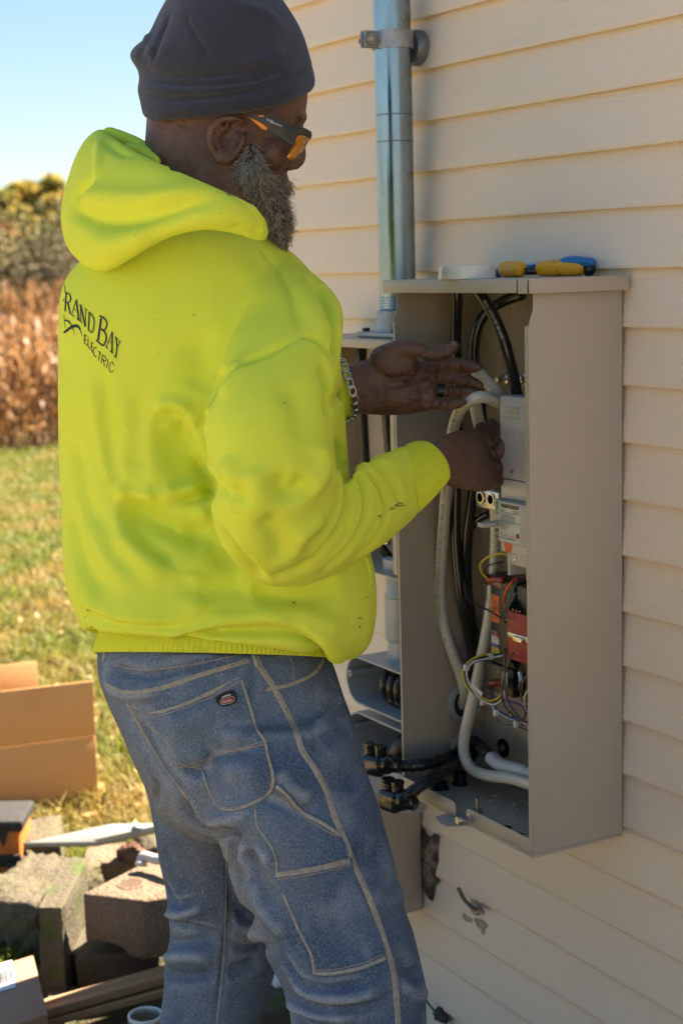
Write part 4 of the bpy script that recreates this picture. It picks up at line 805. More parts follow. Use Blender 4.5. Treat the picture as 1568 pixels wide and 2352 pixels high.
def vnormals(V, F):
    a, b, c = V[F[:, 0]], V[F[:, 1]], V[F[:, 2]]; fn = np.cross(b-a, c-a)
    if F.shape[1] == 4: fn = fn+np.cross(c-a, V[F[:, 3]]-a)
    N = np.zeros_like(V)
    for i in range(F.shape[1]):
        for j in range(3): N[:, j] += np.bincount(F[:, i], weights=fn[:, j], minlength=len(V))
    return N/(np.linalg.norm(N, axis=1)[:, None]+1e-12)
class Surf:
    """a sculpted surface that photo polylines can be laid on"""
    def __init__(s, V, F): s.V, s.F = V, F; s.refresh()
    def refresh(s):
        s.N = vnormals(s.V, s.F); s.bvh = BVHTree.FromPolygons([tuple(v) for v in s.V], [tuple(map(int, f)) for f in s.F])
    def hit(s, px, py):
        h, n, i, d = s.bvh.ray_cast(Vector(CAM), Vector(dirn(ray(px, py))))
        if h is None: return None, None
        f = s.F[i]; nn = dirn(s.N[f].mean(0)); return np.array(h), nn
    def line(s, pts, step=6):
        Q = spline([np.array(p, float) for p in pts], 12); out = []
        for q in Q:
            h, n = s.hit(*q[:2])
            if h is not None: out.append(h)
        return np.array(out) if len(out) > 1 else None
    def folds(s, items, unit=2.6/FPX, gain=1.):
        """items: (photo polyline, depth_px, width_px[, bias]); depth > 0 is a groove, < 0 a ridge"""
        disp = np.zeros(len(s.V))
        for it in items:
            pts, dep, wid = it[:3]; side = it[3] if len(it) > 3 else 0; Q = s.line(pts)
            if Q is None: continue
            sg = wid*unit; lo, hi = Q.min(0)-3*sg, Q.max(0)+3*sg; idx = np.where(((s.V > lo) & (s.V < hi)).all(1))[0]
            if not len(idx): continue
            P = s.V[idx]; best = np.full(len(idx), 1e9); fr = np.zeros(len(idx)); seglen = np.linalg.norm(np.diff(Q, axis=0), axis=1); cum = np.concatenate([[0], np.cumsum(seglen)]); tot = cum[-1]+1e-9
            for i in range(len(Q)-1):
                a, b = Q[i], Q[i+1]; ab = b-a; u = np.clip(((P-a)@ab)/(ab@ab+1e-12), 0, 1); d = np.linalg.norm(P-a-u[:, None]*ab, axis=1); m_ = d < best; best[m_] = d[m_]; fr[m_] = (cum[i]+u[m_]*seglen[i])/tot
            end = np.clip(np.minimum(fr, 1-fr)*5+.15, 0, 1)
            if side == 0: disp[idx] -= gain*dep*unit*np.exp(-(best/sg)**2)*end
            else:
                q2 = PX(Q)[:, :2]; k = np.clip((np.searchsorted(cum, fr*tot)-1), 0, len(Q)-2); tg = q2[k+1]-q2[k]; tg = tg/(np.linalg.norm(tg, axis=1)[:, None]+1e-9); v2 = PX(P)[:, :2]-q2[k]; sd = (tg[:, 0]*v2[:, 1]-tg[:, 1]*v2[:, 0])*side/wid
                prof = np.exp(-(best/sg)**2)*(.35+.75*np.tanh(2.2*sd)); disp[idx] -= gain*dep*unit*prof*end
        s.V = lap(s.V+s.N*disp[:, None], s.F, 2, .4); s.refresh()
    def noise(s, amp, scale, seed=0):
        rs = np.random.default_rng(seed); d = np.zeros(len(s.V))
        for k in range(14): w_ = rs.normal(0, 1, 3)*scale; d += np.sin(s.V@w_+rs.random()*6.28)/14**.5
        s.V = s.V+s.N*(amp*d)[:, None]; s.refresh()
    def mesh(s, name, mat, parent): return put(obj(name, np_mesh(name, s.V, s.F), mat, smooth=True), parent)
def strip(surf, pts, w_px, h_px, name, mat, root, t=2.5, parent=None, n=6, lift=.0):
    """a raised strip (seam, stitching) laid along a photo polyline on a surface"""
    Q = surf.line(pts)
    if Q is None: return None
    u = t/FPX; V = []; F = []; m_ = len(Q); tg = np.gradient(Q, axis=0)
    for i in range(m_):
        d = surf.bvh.find_nearest(Vector(Q[i])); nn = dirn(surf.N[surf.F[d[2]]].mean(0)); sd_ = dirn(np.cross(tg[i], nn)); c = Q[i]+nn*lift
        for k in range(n): a = math.pi*k/(n-1); V.append(c+sd_*math.cos(a)*w_px*u/2+nn*(math.sin(a)*h_px*u-.0004))
    F = [(i*n+k, i*n+k+1, (i+1)*n+k+1, (i+1)*n+k) for i in range(m_-1) for k in range(n-1)]
    return put(obj(name, np_mesh(name, V, F), mat, smooth=True), root)
def patch(surf, poly, h_px, name, mat, root, t=2.5, step=9, edge=3.):
    """a cloth patch following the surface inside a photo polygon, with a rolled edge"""
    u = t/FPX; B = [tuple(p) for p in spline([np.array(p, float) for p in poly], 5, closed=True)]; n = len(B); xs = [b[0] for b in B]; ys = [b[1] for b in B]; pts = list(B)
    def inside(x, y):
        c = False; j = n-1
        for i in range(n):
            if (B[i][1] > y) != (B[j][1] > y) and x < (B[j][0]-B[i][0])*(y-B[i][1])/(B[j][1]-B[i][1])+B[i][0]: c = not c
            j = i
        return c
    for x in np.arange(min(xs)+step/2, max(xs), step):
        for y in np.arange(min(ys)+step/2, max(ys), step):
            if inside(x, y) and min((x-b[0])**2+(y-b[1])**2 for b in B) > (step*.5)**2: pts.append((x, y))
    r = delaunay_2d_cdt([Vector(p) for p in pts], [(i, (i+1) % n) for i in range(n)], [], 1, 1e-4); vs, fs = r[0], r[2]; V = []; ok = []
    for v in vs:
        h, nn = surf.hit(v.x, v.y); ok.append(h is not None); V.append((h+nn*h_px*u) if h is not None else (0, 0, 0))
    F = [tuple(f) for f in fs if all(ok[i] for i in f)]
    ed = {}
    for f in F:
        for i in range(len(f)): e = (f[i], f[(i+1) % len(f)]); ed[e] = ed.get(e, 0)+1
    V = [np.array(v) for v in V]; lowv = {}
    for (a, b) in list(ed):
        if (b, a) not in ed:
            for q in (a, b):
                if q not in lowv: d = surf.bvh.find_nearest(Vector(V[q])); lowv[q] = len(V); V.append(np.array(d[0])-np.array(d[1])*.0008)
            F.append((b, a, lowv[a], lowv[b]))
    me = bpy.data.meshes.new(name); me.from_pydata([tuple(v) for v in V], [], F); me.update(); return put(obj(name, me, mat, auto=55), root)
def strokes(surf, items, conv, lift, name, mat, root):
    """flat print: stroked letters laid on a surface; items (polyline, width or widths)"""
    V = []; F = []
    for pts, w_ in items:
        P = np.array(spline([np.array(p, float) for p in pts], 6) if len(pts) > 2 else [np.array(pts[0], float)*(1-i/6)+np.array(pts[1], float)*i/6 for i in range(7)])
        ws = np.full(len(P), w_, float) if np.isscalar(w_) else np.interp(np.linspace(0, 1, len(P)), np.linspace(0, 1, len(w_)), w_); tg = np.gradient(P, axis=0); tg /= np.linalg.norm(tg, axis=1)[:, None]+1e-9; nr = np.stack([-tg[:, 1], tg[:, 0]], 1); row = []
        for i in range(len(P)):
            ids = []
            for sgn in (-1, 1):
                q = conv(*(P[i]+sgn*nr[i]*ws[i]/2)); h, nn = surf.hit(*q)
                if h is None: ids = None; break
                V.append(h+nn*lift); ids.append(len(V)-1)
            row.append(ids)
        for a, b in zip(row[:-1], row[1:]):
            if a and b and np.linalg.norm(V[a[0]]-V[b[0]]) < .06: F.append((a[0], a[1], b[1], b[0]))
    return put(obj(name, np_mesh(name, V, F), mat), root)

base = at_z(560, 2352, .5); person = thing('person', 'bearded worker in neon hoodie and blue jeans reaching into the open panel', 'person', (.62, -.70, 0))
# ---------------------------------------------------------------- materials
sk = M_('skin', (.155, .074, .046), .42, spec=.45); sk.mix(sk.noise(9, 4), (.095, .045, .030), .8); sk.mix(sk.noise(28, 5, lo=.52, hi=.68), (.22, .125, .085), .4)
sk.bump(sk.noise(70, 5), .35, .003); sk.bump(sk.noise(150, 4), .4, .002); sk.bump(sk.noise(520, 2), .15, .0006); sk.set(Subsurface_Weight=.08, Subsurface_Radius=(.4, .15, .08), Subsurface_Scale=.01); sk.roughvar(sk.noise(60, 3), .38, .58)
neon = M_('neon_fleece', (.72, .80, .075), .9, spec=.1); neon.mix(neon.noise(3.5, 4), (.66, .74, .06), .8); neon.mix(neon.noise(90, 3, lo=.72, hi=.76), (.20, .20, .03), .45)
neon.mix(neon.noise(11, 5, lo=.66, hi=.78), (.42, .44, .03), .35)
neon.bump(neon.noise(11, 3, kind='RIDGED_MULTIFRACTAL', lo=0, hi=2.2, dist=.6), .35, .010); neon.bump(neon.noise(700, 2, sc=(1, 1, .35)), .25, .0010); neon.bump(neon.noise(130, 3), .12, .0012); neon.set(Sheen_Weight=.12, Sheen_Roughness=.5, Sheen_Tint=(.85, 1, .3, 1))
rib = M_('neon_rib', (.64, .69, .045), .9, spec=.12); rib.mix(rib.noise(14, 4, lo=.58, hi=.74), (.26, .30, .05), .55)
denim = M_('denim', (.050, .088, .160), .84, spec=.2)
denim.mix(denim.noise(4.2, 6, lo=.42, hi=.66), (.165, .215, .29), .8); denim.mix(denim.noise(2.3, 5, lo=.50, hi=.66), (.20, .185, .155), .6); denim.mix(denim.pointy(.505, .56), (.36, .39, .42), .65)
denim.mix(denim.noise(17, 4, sc=(1, 1, .5), lo=.55, hi=.72), (.28, .32, .37), .5); denim.mix(denim.noise(560, 3, sc=(1.2, 1.2, .4), lo=.48, hi=.72), (.36, .39, .42), .55); denim.mix(denim.noise(430, 2, sc=(.8, .8, 1.1), lo=.50, hi=.74), (.016, .028, .060), .7)
denim.bump(denim.noise(14, 4, kind='RIDGED_MULTIFRACTAL', lo=0, hi=2.2, dist=.8), .45, .012); denim.bump(denim.noise(520, 2, sc=(1, 1, .6)), .35, .0012); denim.bump(denim.noise(60, 3), .15, .002)
seam_d = M_('denim_seam', (.34, .31, .25), .85, spec=.15); seam_d.mix(seam_d.noise(110, 3, lo=.4, hi=.6), (.13, .15, .19), .6); seam_d.mix(seam_d.noise(240, 2), (.42, .39, .33), .5); seam_d.bump(seam_d.noise(260, 2), .5, .001)
thread = plain('tan_thread', (.50, .37, .22), .7, vs=300, var=.4)
fleece = M_('navy_fleece', (.034, .037, .050), .95, spec=.1); fleece.mix(fleece.noise(5, 3), (.046, .049, .063), .7); fleece.mix(fleece.noise(420, 2, lo=.68, hi=.72), (.16, .16, .18), .5); fleece.bump(fleece.noise(330, 3), .6, .0022); fleece.set(Sheen_Weight=.5, Sheen_Roughness=.5, Sheen_Tint=(.5, .55, .7, 1))

# ---------------------------------------------------------------- skin: head, neck, forearms and hands in one mesh
TH = 2.63
mb = MB()
rings = [((430, 60), (620, 60), TH, 80), ((365, 130), (690, 130), TH, 118), ((345, 200), (706, 200), TH, 124), ((338, 250), (704, 246), TH, 124), ((335, 295), (693, 292), TH, 121), ((332, 335), (676, 332), TH, 118), ((334, 375), (664, 370), TH, 113), ((345, 415), (655, 408), TH, 106), ((352, 460), (648, 440), TH, 98), ((360, 500), (640, 480), TH, 92), ((370, 560), (600, 540), TH, 88), ((380, 640), (580, 640), TH, 92)]
loft(mb, [ring_pts(*r) for r in rings], 4)
sidet = lambda a: TH-a*2.6/FPX     # depth of a point a px towards the camera
ball(mb, T(628, 352, sidet(72)), 38*2.55/FPX)                                  # cheek
ball(mb, T(690, 268, sidet(10)), np.array([rt*16, TOCAM*62, up*15])*2.6/FPX)     # brow
chain(mb, [(688, 300, TH, 13), (688, 335, TH, 15), (684, 362, TH, 19), (676, 375, TH, 16)])
for a in (22, -22): ball(mb, T(670, 380, sidet(a)), 13*2.6/FPX)
ball(mb, T(648, 412, sidet(0)), np.array([rt*17, TOCAM*34, up*13])*2.6/FPX); ball(mb, T(645, 434, sidet(0)), np.array([rt*15, TOCAM*32, up*12])*2.6/FPX)
ball(mb, T(618, 490, sidet(0)), np.array([rt*36, TOCAM*42, up*36])*2.6/FPX)     # chin
# ear
TE = sidet(124); eo = [(560, 282, TE+.005, 8), (540, 272, TE-.010, 8), (512, 272, TE-.020, 8), (488, 288, TE-.022, 9), (479, 318, TE-.020, 9), (487, 346, TE-.014, 9), (503, 364, TE-.008, 12), (522, 366, TE-.004, 12), (540, 352, TE+.002, 10)]
chain(mb, eo, 6, 12); ball(mb, T(512, 318, TE+.006), np.array([rt*36, TOCAM*12, up*46])*2.5/FPX)
chain(mb, [(522, 290, TE-.006, 6), (505, 300, TE-.012, 7), (499, 322, TE-.010, 7), (510, 344, TE-.006, 7), (524, 350, TE-.002, 7)], 5, 10); chain(mb, [(560, 308, TE, 8), (556, 324, TE-.008, 9), (552, 338, TE-.004, 8)], 4, 10)
# the trunk under the clothes keeps it one figure
loft(mb, [ring_pts((380, 600), (590, 600), 2.65, 90), ring_pts((270, 700), (640, 700), 2.66, 130), ring_pts((260, 1000), (660, 1000), 2.67, 110), ring_pts((300, 1400), (680, 1400), 2.67, 120), ring_pts((320, 1650), (680, 1650), 2.66, 140)], 3)
VF_head = remesh(mb, .0042, 3)
mh = MB()
# left hand, palm towards the camera (photo px, depth)
tl_ = 2.83
loft(mh, [ring_pts((700, 880), (700, 990), 2.80, 40), ring_pts((760, 846), (762, 962), 2.80, 42), ring_pts((800, 836), (806, 950), 2.81, 40), ring_pts((840, 826), (846, 952), 2.82, 40), ring_pts((880, 806), (886, 954), 2.83, 38), ring_pts((920, 800), (930, 952), 2.84, 33), ring_pts((962, 826), (972, 946), 2.855, 28), ring_pts((1000, 832), (1000, 938), 2.865, 22)], 4)
ball(mh, T(900, 836, 2.805), np.array([rt*52, TOCAM*20, up*30])*2.83/FPX); ball(mh, T(905, 905, 2.81), np.array([rt*60, TOCAM*18, up*34])*2.83/FPX); ball(mh, T(975, 905, 2.835), np.array([rt*24, TOCAM*14, up*36])*2.83/FPX)
chain(mh, [(880, 826, 2.815, 34), (922, 802, 2.805, 24), (960, 806, 2.80, 19), (985, 812, 2.80, 17.5), (1016, 808, 2.80, 17), (1038, 798, 2.80, 14.5), (1047, 793, 2.80, 10)])
chain(mh, [(968, 850, 2.862, 20), (1012, 838, 2.875, 17.5), (1045, 836, 2.882, 16), (1060, 838, 2.878, 16.5), (1084, 842, 2.865, 15.5), (1098, 843, 2.858, 10)])
chain(mh, [(968, 872, 2.868, 19), (1012, 866, 2.880, 15.5), (1046, 871, 2.885, 14), (1062, 874, 2.88, 14.5), (1088, 880, 2.868, 14), (1102, 886, 2.86, 9.5)])
chain(mh, [(966, 895, 2.866, 18), (1004, 896, 2.872, 14), (1036, 900, 2.872, 13), (1050, 901, 2.866, 13.5), (1076, 902, 2.852, 13.5), (1090, 902, 2.845, 9)])
chain(mh, [(956, 922, 2.858, 18), (992, 927, 2.860, 13.5), (1018, 930, 2.855, 12.5), (1034, 929, 2.850, 13), (1054, 926, 2.842, 12), (1066, 923, 2.838, 8)])
# right hand, back of the hand towards the camera, fingers curling away behind the breaker
loft(mh, [ring_pts((955, 1058), (980, 1128), 2.70, 30), ring_pts((985, 1026), (1012, 1112), 2.715, 36), ring_pts((1016, 1002), (1040, 1120), 2.73, 46), ring_pts((1046, 990), (1070, 1126), 2.765, 43), ring_pts((1080, 988), (1108, 1130), 2.815, 38), ring_pts((1112, 1000), (1138, 1120), 2.87, 33), ring_pts((1146, 1015), (1156, 1100), 2.92, 26)], 4)
for k, (x, y, r) in enumerate(((1118, 1018, 19), (1130, 1046, 19), (1134, 1076, 18), (1126, 1104, 16))): ball(mh, T(x, y, 2.865+.004*k), (r-2)*2.82/FPX)
chain(mh, [(1108, 1012, 2.865, 18), (1126, 1000, 2.90, 17), (1132, 980, 2.92, 15.5), (1128, 972, 2.93, 12)]); chain(mh, [(1090, 1004, 2.855, 17), (1102, 994, 2.90, 15.5), (1104, 982, 2.92, 14)])
chain(mh, [(1134, 1046, 2.88, 17), (1156, 1020, 2.88, 16), (1152, 986, 2.91, 14)]); chain(mh, [(1136, 1076, 2.88, 17), (1160, 1070, 2.905, 16), (1166, 1056, 2.90, 14), (1160, 1050, 2.92, 12)]); chain(mh, [(1128, 1104, 2.87, 16), (1152, 1100, 2.90, 15), (1158, 1090, 2.89, 13)])
chain(mh, [(1050, 1070, 2.80, 26), (1096, 1082, 2.88, 18), (1130, 1070, 2.91, 15), (1142, 1052, 2.92, 12)])
# arms inside the sleeves
chain(mh, [(700, 935, 2.80, 52), (640, 1000, 2.86, 60), (560, 740, 2.80, 70)], 4); chain(mh, [(978, 1082, 2.695, 38), (850, 1165, 2.60, 52), (650, 1200, 2.42, 62), (620, 950, 2.42, 60), (640, 790, 2.54, 50), (600, 720, 2.64, 60)], 4)
VF_hand = remesh(mh, .0026, 2)
sh = Surf(*VF_hand); k8 = lambda x, y: (792.3+.2929*x, 631.6+.2929*y)
def hz(l): return [k8(*p) for p in l]
sh.folds([(hz([(575, 650), (590, 720), (500, 830), (380, 870), (300, 850)]), 5, 6), (hz([(720, 760), (640, 800), (560, 830)]), 2.5, 5), (hz([(700, 860), (620, 900), (520, 900)]), 2.5, 5),
          (hz([(570, 600), (600, 690), (680, 680)]), 3, 5), (hz([(740, 700), (745, 760)]), 2.5, 4), (hz([(820, 650), (815, 750)]), 2.5, 3.5), (hz([(905, 660), (900, 760)]), 2.2, 3.5), (hz([(850, 790), (845, 860)]), 2.5, 3.2), (hz([(960, 810), (955, 880)]), 2.2, 3.2),
          (hz([(810, 870), (800, 950)]), 2.4, 3.2), (hz([(905, 880), (900, 960)]), 2.2, 3.2), (hz([(740, 985), (735, 1050)]), 2.2, 3.2), (hz([(805, 975), (800, 1060)]), 2.2, 3.2), (hz([(700, 600), (690, 650)]), 1.8, 4), (hz([(800, 560), (790, 640)]), 1.6, 3.5),
          (hz([(240, 800), (250, 1000)]), 2, 7), (hz([(670, 1000), (600, 1060)]), 2.0, 6),
          (hz([(1130, 1430), (1180, 1440), (1210, 1470)]), 4, 5), (hz([(1170, 1340), (1200, 1390), (1212, 1420)]), 3, 5), (hz([(940, 1210), (1040, 1240), (1110, 1290)]), -2.2, 9), (hz([(900, 1350), (1000, 1330), (1120, 1360)]), -1.8, 9), (hz([(960, 1560), (1080, 1500), (1180, 1460)]), -2, 10)], 2.84/FPX, 1.5)
shd = Surf(*VF_head)
k1 = lambda x, y: (258.4+.3296*x, .3296*y)
shd.folds([([k1(650, 1010), k1(680, 1130), k1(725, 1270)], 3.2, 4), ([k1(200, 1050), k1(300, 1110), k1(420, 1150)], 1.6, 6), ([k1(1200, 1180), k1(1190, 1260)], 2.5, 6), ([k1(800, 920), k1(790, 990)], 9, 8), ([k1(740, 930), k1(760, 1000), k1(800, 1000)], 6, 7)], 2.55/FPX)
V = np.concatenate([shd.V, sh.V]); F = np.concatenate([shd.F, sh.F+len(shd.V)]) if shd.F.shape[1] == sh.F.shape[1] else None
body = put(obj('body', np_mesh('body', V, F), sk.m, smooth=True), person)
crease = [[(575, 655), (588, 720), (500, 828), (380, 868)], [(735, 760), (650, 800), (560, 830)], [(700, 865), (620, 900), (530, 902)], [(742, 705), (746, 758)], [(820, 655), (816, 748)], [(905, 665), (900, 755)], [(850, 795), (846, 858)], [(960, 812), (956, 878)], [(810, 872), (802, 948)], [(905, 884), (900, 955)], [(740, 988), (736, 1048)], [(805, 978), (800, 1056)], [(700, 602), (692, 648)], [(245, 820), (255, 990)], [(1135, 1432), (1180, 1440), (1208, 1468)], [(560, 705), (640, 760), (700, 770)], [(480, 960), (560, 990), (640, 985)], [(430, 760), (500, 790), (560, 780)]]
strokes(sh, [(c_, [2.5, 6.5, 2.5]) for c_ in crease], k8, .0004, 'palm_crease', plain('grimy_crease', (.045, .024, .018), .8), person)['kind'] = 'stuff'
nail = plain('fingernail', (.20, .11, .08), .35)
h, n_ = sh.hit(1042, 789)
if h is not None: put(MB().box((-.006, -.004, -.0006), (.006, .004, .0014), Matrix.Translation(Vector(h)) @ Vector(n_).to_track_quat('Z', 'X').to_matrix().to_4x4()).build('fingernail', nail, bevel=.0012), person)
# ring and bracelet
rc = T(1011, 897, 2.873); axd = dirn(T(1036, 900, 2.872)-T(1004, 896, 2.872)); put(MB().lathe([(.0112, -.0055), (.0126, -.0055), (.0126, .0055), (.0112, .0055)], rc, axd, 28, close=True).build('finger_ring', plain('black_ring', (.01, .01, .01), .35), auto=40), person)
mb = MB(); bc = T(793, 895, 2.80); axd = dirn(T(850, 888, 2.82)-T(760, 905, 2.80)); e1 = dirn(np.cross(axd, [0, 0, 1])); e2 = np.cross(axd, e1)
for k in range(22):
    a = 2*math.pi*k/22; c = bc+.050*(e1*math.cos(a)*.82+e2*math.sin(a)*1.06)+axd*.004*math.sin(2*a); td = dirn(-e1*math.sin(a)+e2*math.cos(a)); q = dirn(td*(.8 if k % 2 else 1)+axd*(.5 if k % 2 else -.3)); nn = dirn(np.cross(q, axd)) if k % 2 else axd
    s1 = dirn(td); s2 = dirn(np.cross(s1, nn)) if k % 2 else dirn(np.cross(s1, dirn(c-bc))); pts = [c+s1*.0095*math.cos(b)+s2*.0062*math.sin(b) for b in np.linspace(0, 2*math.pi, 13)]; mb.tube(pts, .0021, 6, cap=False)
put(mb.build('bracelet', plain('steel_chain', (.55, .55, .55), .2, 1.), smooth=True), person)

# ---------------------------------------------------------------- hoodie
mb = MB(); TT = 2.66
loft(mb, [ring_pts((330, 470), (580, 500), TT, 120), ring_pts((270, 520), (632, 545), TT, 185, (0, 4)), ring_pts((205, 575), (690, 598), TT, 218, (0, 10)), ring_pts((152, 640), (728, 650), TT, 238, (0, 14), k=2.2), ring_pts((142, 720), (762, 720), TT, 252, (0, 16), k=2.3), ring_pts((138, 820), (778, 800), TT, 252, (0, 16), k=2.25),
          ring_pts((137, 920), (790, 900), TT, 240, (0, 14), k=2.2), ring_pts((138, 1020), (796, 1000), TT, 228, (0, 12), k=2.15), ring_pts((142, 1120), (806, 1100), TT, 226, (0, 10), k=2.15), ring_pts((146, 1220), (834, 1200), TT, 236, (0, 4), k=2.2),
          ring_pts((151, 1310), (858, 1300), TT, 262, (0, -4), k=2.3), ring_pts((164, 1366), (863, 1370), TT, 280, (0, -16), k=2.35), ring_pts((182, 1408), (860, 1430), TT, 284, (0, -34), k=2.35), ring_pts((190, 1436), (846, 1484), TT, 278, (0, -54), k=2.35), ring_pts((206, 1456), (806, 1518), TT, 258, (0, -72), k=2.3), ring_pts((240, 1450), (760, 1500), TT, 225, (0, -76), k=2.3)], 4)
loft(mb, [ring_pts((580, 590), (660, 585), 2.62, 40), ring_pts((575, 645), (735, 640), 2.56, 82), ring_pts((560, 715), (788, 712), 2.50, 112), ring_pts((512, 815), (782, 812), 2.44, 130), ring_pts((468, 935), (770, 930), 2.395, 142), ring_pts((480, 1055), (768, 1025), 2.385, 144), ring_pts((484, 1160), (774, 1072), 2.39, 146), ring_pts((520, 1272), (782, 1090), 2.405, 142),
          ring_pts((612, 1344), (796, 1086), 2.44, 134), ring_pts((735, 1334), (826, 1064), 2.50, 124), ring_pts((842, 1276), (868, 1046), 2.565, 110), ring_pts((915, 1222), (908, 1030), 2.625, 94), ring_pts((962, 1172), (932, 1026), 2.665, 74), ring_pts((972, 1158), (942, 1030), 2.675, 62)], 4)
loft(mb, [ring_pts((480, 640), (660, 620), 2.84, 70), ring_pts((470, 740), (700, 720), 2.87, 110), ring_pts((540, 880), (730, 830), 2.90, 100), ring_pts((620, 1010), (760, 880), 2.89, 92), ring_pts((720, 1000), (765, 835), 2.86, 84), ring_pts((782, 972), (778, 815), 2.82, 70), ring_pts((800, 958), (794, 828), 2.81, 56)], 4)
hood_b = Surf(*remesh(mb, .0048, 6))
z2 = lambda x, y: (132.06+.5126*x, 803.8+.5126*y)          # zoomed crop -> 1568 px frame
z1 = lambda x, y: (132.06+.4394*x, 275.6+.4394*y)
A = lambda f, l: [f(*p) for p in l]
z9 = lambda x, y: (114.8+.5126*x, 551.2+.5126*y)
hood_b.folds([(A(z9, l), *r) for l, *r in [
 ([(465, 850), (478, 795), (530, 768), (590, 785), (615, 840), (628, 910), (662, 975), (700, 1040), (750, 1070)], 12, 26, 1), ([(535, 830), (580, 980), (660, 1090)], 16, 44), ([(640, 960), (690, 1060), (720, 1120)], 16, 18), ([(440, 800), (440, 920), (490, 1080)], -4, 26), ([(470, 745), (560, 735), (620, 780)], -6, 16),
 ([(320, 1150), (430, 1235), (560, 1285), (700, 1290)], 24, 30), ([(300, 1170), (345, 1290), (430, 1390), (545, 1475)], 13, 26, -1), ([(730, 1120), (650, 1150), (520, 1190)], 15, 15), ([(500, 1130), (600, 1120), (700, 1085)], -8, 16), ([(290, 1120), (380, 1150), (480, 1150)], -10, 16), ([(540, 1290), (640, 1260), (715, 1210)], -8, 18), ([(560, 1340), (700, 1330), (800, 1420)], 12, 34),
 ([(300, 1300), (420, 1440), (520, 1530)], -7, 24), ([(110, 900), (150, 1150), (240, 1310)], 9, 24), ([(190, 600), (225, 900), (290, 1140)], -4, 16), ([(240, 620), (262, 880), (300, 1100)], 4, 17), ([(320, 640), (350, 850), (330, 1060)], -3, 22), ([(400, 700), (400, 900), (380, 1060)], 4, 24), ([(80, 1180), (140, 1440), (260, 1600)], 8, 26), ([(180, 1200), (250, 1420), (380, 1560)], -6, 22),
 ([(660, 1480), (640, 1600), (690, 1680)], -8, 30), ([(560, 1560), (760, 1560), (900, 1540)], 9, 30), ([(760, 1300), (850, 1430), (950, 1530)], 14, 16), ([(900, 1560), (1080, 1600), (1300, 1560)], 12, 28), ([(880, 1640), (1040, 1660), (1220, 1720), (1320, 1760)], -8, 26),
 ([(165, 1725), (260, 1775), (400, 1800), (560, 1788), (760, 1752), (960, 1738), (1110, 1755), (1190, 1812), (1260, 1885)], 24, 15, 1), ([(130, 1640), (250, 1700), (420, 1728), (620, 1715)], 9, 16, 1), ([(700, 1700), (900, 1690), (1080, 1700)], -6, 16), ([(1160, 1760), (1240, 1800), (1300, 1870)], -8, 16),
 ([(1305, 1010), (1322, 1120), (1302, 1240), (1235, 1350), (1180, 1425)], 34, 15, -1), ([(1365, 1035), (1400, 1120), (1392, 1250), (1322, 1380), (1225, 1475)], 26, 15, -1), ([(1420, 1028), (1472, 1130), (1492, 1230), (1445, 1350), (1360, 1440)], 22, 16, -1), ([(1470, 1020), (1540, 1110), (1568, 1200)], 13, 18, -1), ([(1310, 1000), (1420, 985), (1540, 1010)], 9, 12, 1), ([(1330, 1080), (1345, 1180), (1318, 1290)], 7, 9),
 ([(1000, 1050), (1075, 1130), (1165, 1075)], 14, 22), ([(950, 1240), (1010, 1320), (1060, 1440)], 11, 26), ([(1195, 900), (1225, 1020), (1165, 1130)], -9, 24), ([(900, 1020), (930, 1130), (900, 1260)], -7, 30), ([(1230, 1240), (1130, 1330), (1080, 1430)], -8, 22), ([(780, 980), (820, 1080), (790, 1200)], -8, 26), ([(740, 1080), (800, 1130), (900, 1130)], 8, 18), ([(1180, 1440), (1080, 1500), (980, 1530)], 7, 20), ([(1060, 640), (1120, 760), (1110, 900)], 6, 30),
 ([(770, 560), (725, 640), (700, 740)], 14, 30), ([(860, 540), (810, 640), (760, 700)], -6, 24), ([(640, 420), (690, 560), (660, 680)], 7, 40), ([(1185, 190), (1255, 300), (1292, 440), (1272, 520)], 14, 13), ([(1110, 180), (1190, 320), (1240, 430)], -5, 22), ([(1250, 760), (1290, 702), (1335, 690)], 9, 12), ([(1230, 560), (1260, 700), (1240, 780)], 13, 14), ([(1280, 900), (1320, 960), (1310, 1010)], 9, 14),
 ([(1125, 425), (1040, 470), (900, 540), (780, 620), (720, 700), (690, 800), (640, 895)], 6, 8), ([(940, 20), (1010, 120), (1080, 260), (1120, 420)], 5, 8), ([(1125, 425), (1200, 440), (1270, 520)], 6, 8)]], gain=2.1)
hood_b.noise(.0014, 26, 3)
hoodie = hood_b.mesh('hoodie', neon.m, person)
# raised seams
sm_ = M_('neon_seam', (.74, .82, .08), .9, spec=.1); sm_.bump(sm_.noise(350, 2), .5, .001)
def hs(pts, w_=4.2, h_=1.5): return strip(hood_b, pts, w_, h_, 'seam', sm_.m, person, 2.45)
hs(A(z1, [(955, 585), (1040, 640), (1120, 740), (1190, 870), (1245, 1000), (1272, 1130)])); hs(A(z1, [(1272, 1132), (1200, 1165), (1100, 1215), (960, 1290)])); hs(A(z2, [(955, 20), (850, 85), (760, 150), (705, 215), (670, 290), (650, 350), (600, 402)])); hs(A(z1, [(1272, 1132), (1350, 1135), (1410, 1180), (1445, 1250)]))
hs(A(z2, [(1320, 1235), (1325, 1170), (1345, 1130), (1378, 1110)]), 5, 2.5); hs(A(z2, [(1322, 1240), (1340, 1310), (1345, 1370)]), 4, 2); hs(A(z2, [(590, 405), (610, 450), (640, 510), (660, 550), (700, 570)]), 4, 2)
# kangaroo pocket mouth: rolled edge
strip(hood_b, A(z2, [(1380, 930), (1398, 1000), (1396, 1060), (1378, 1108)]), 9, 6, 'pouch_edge', neon.m, person, 2.5)
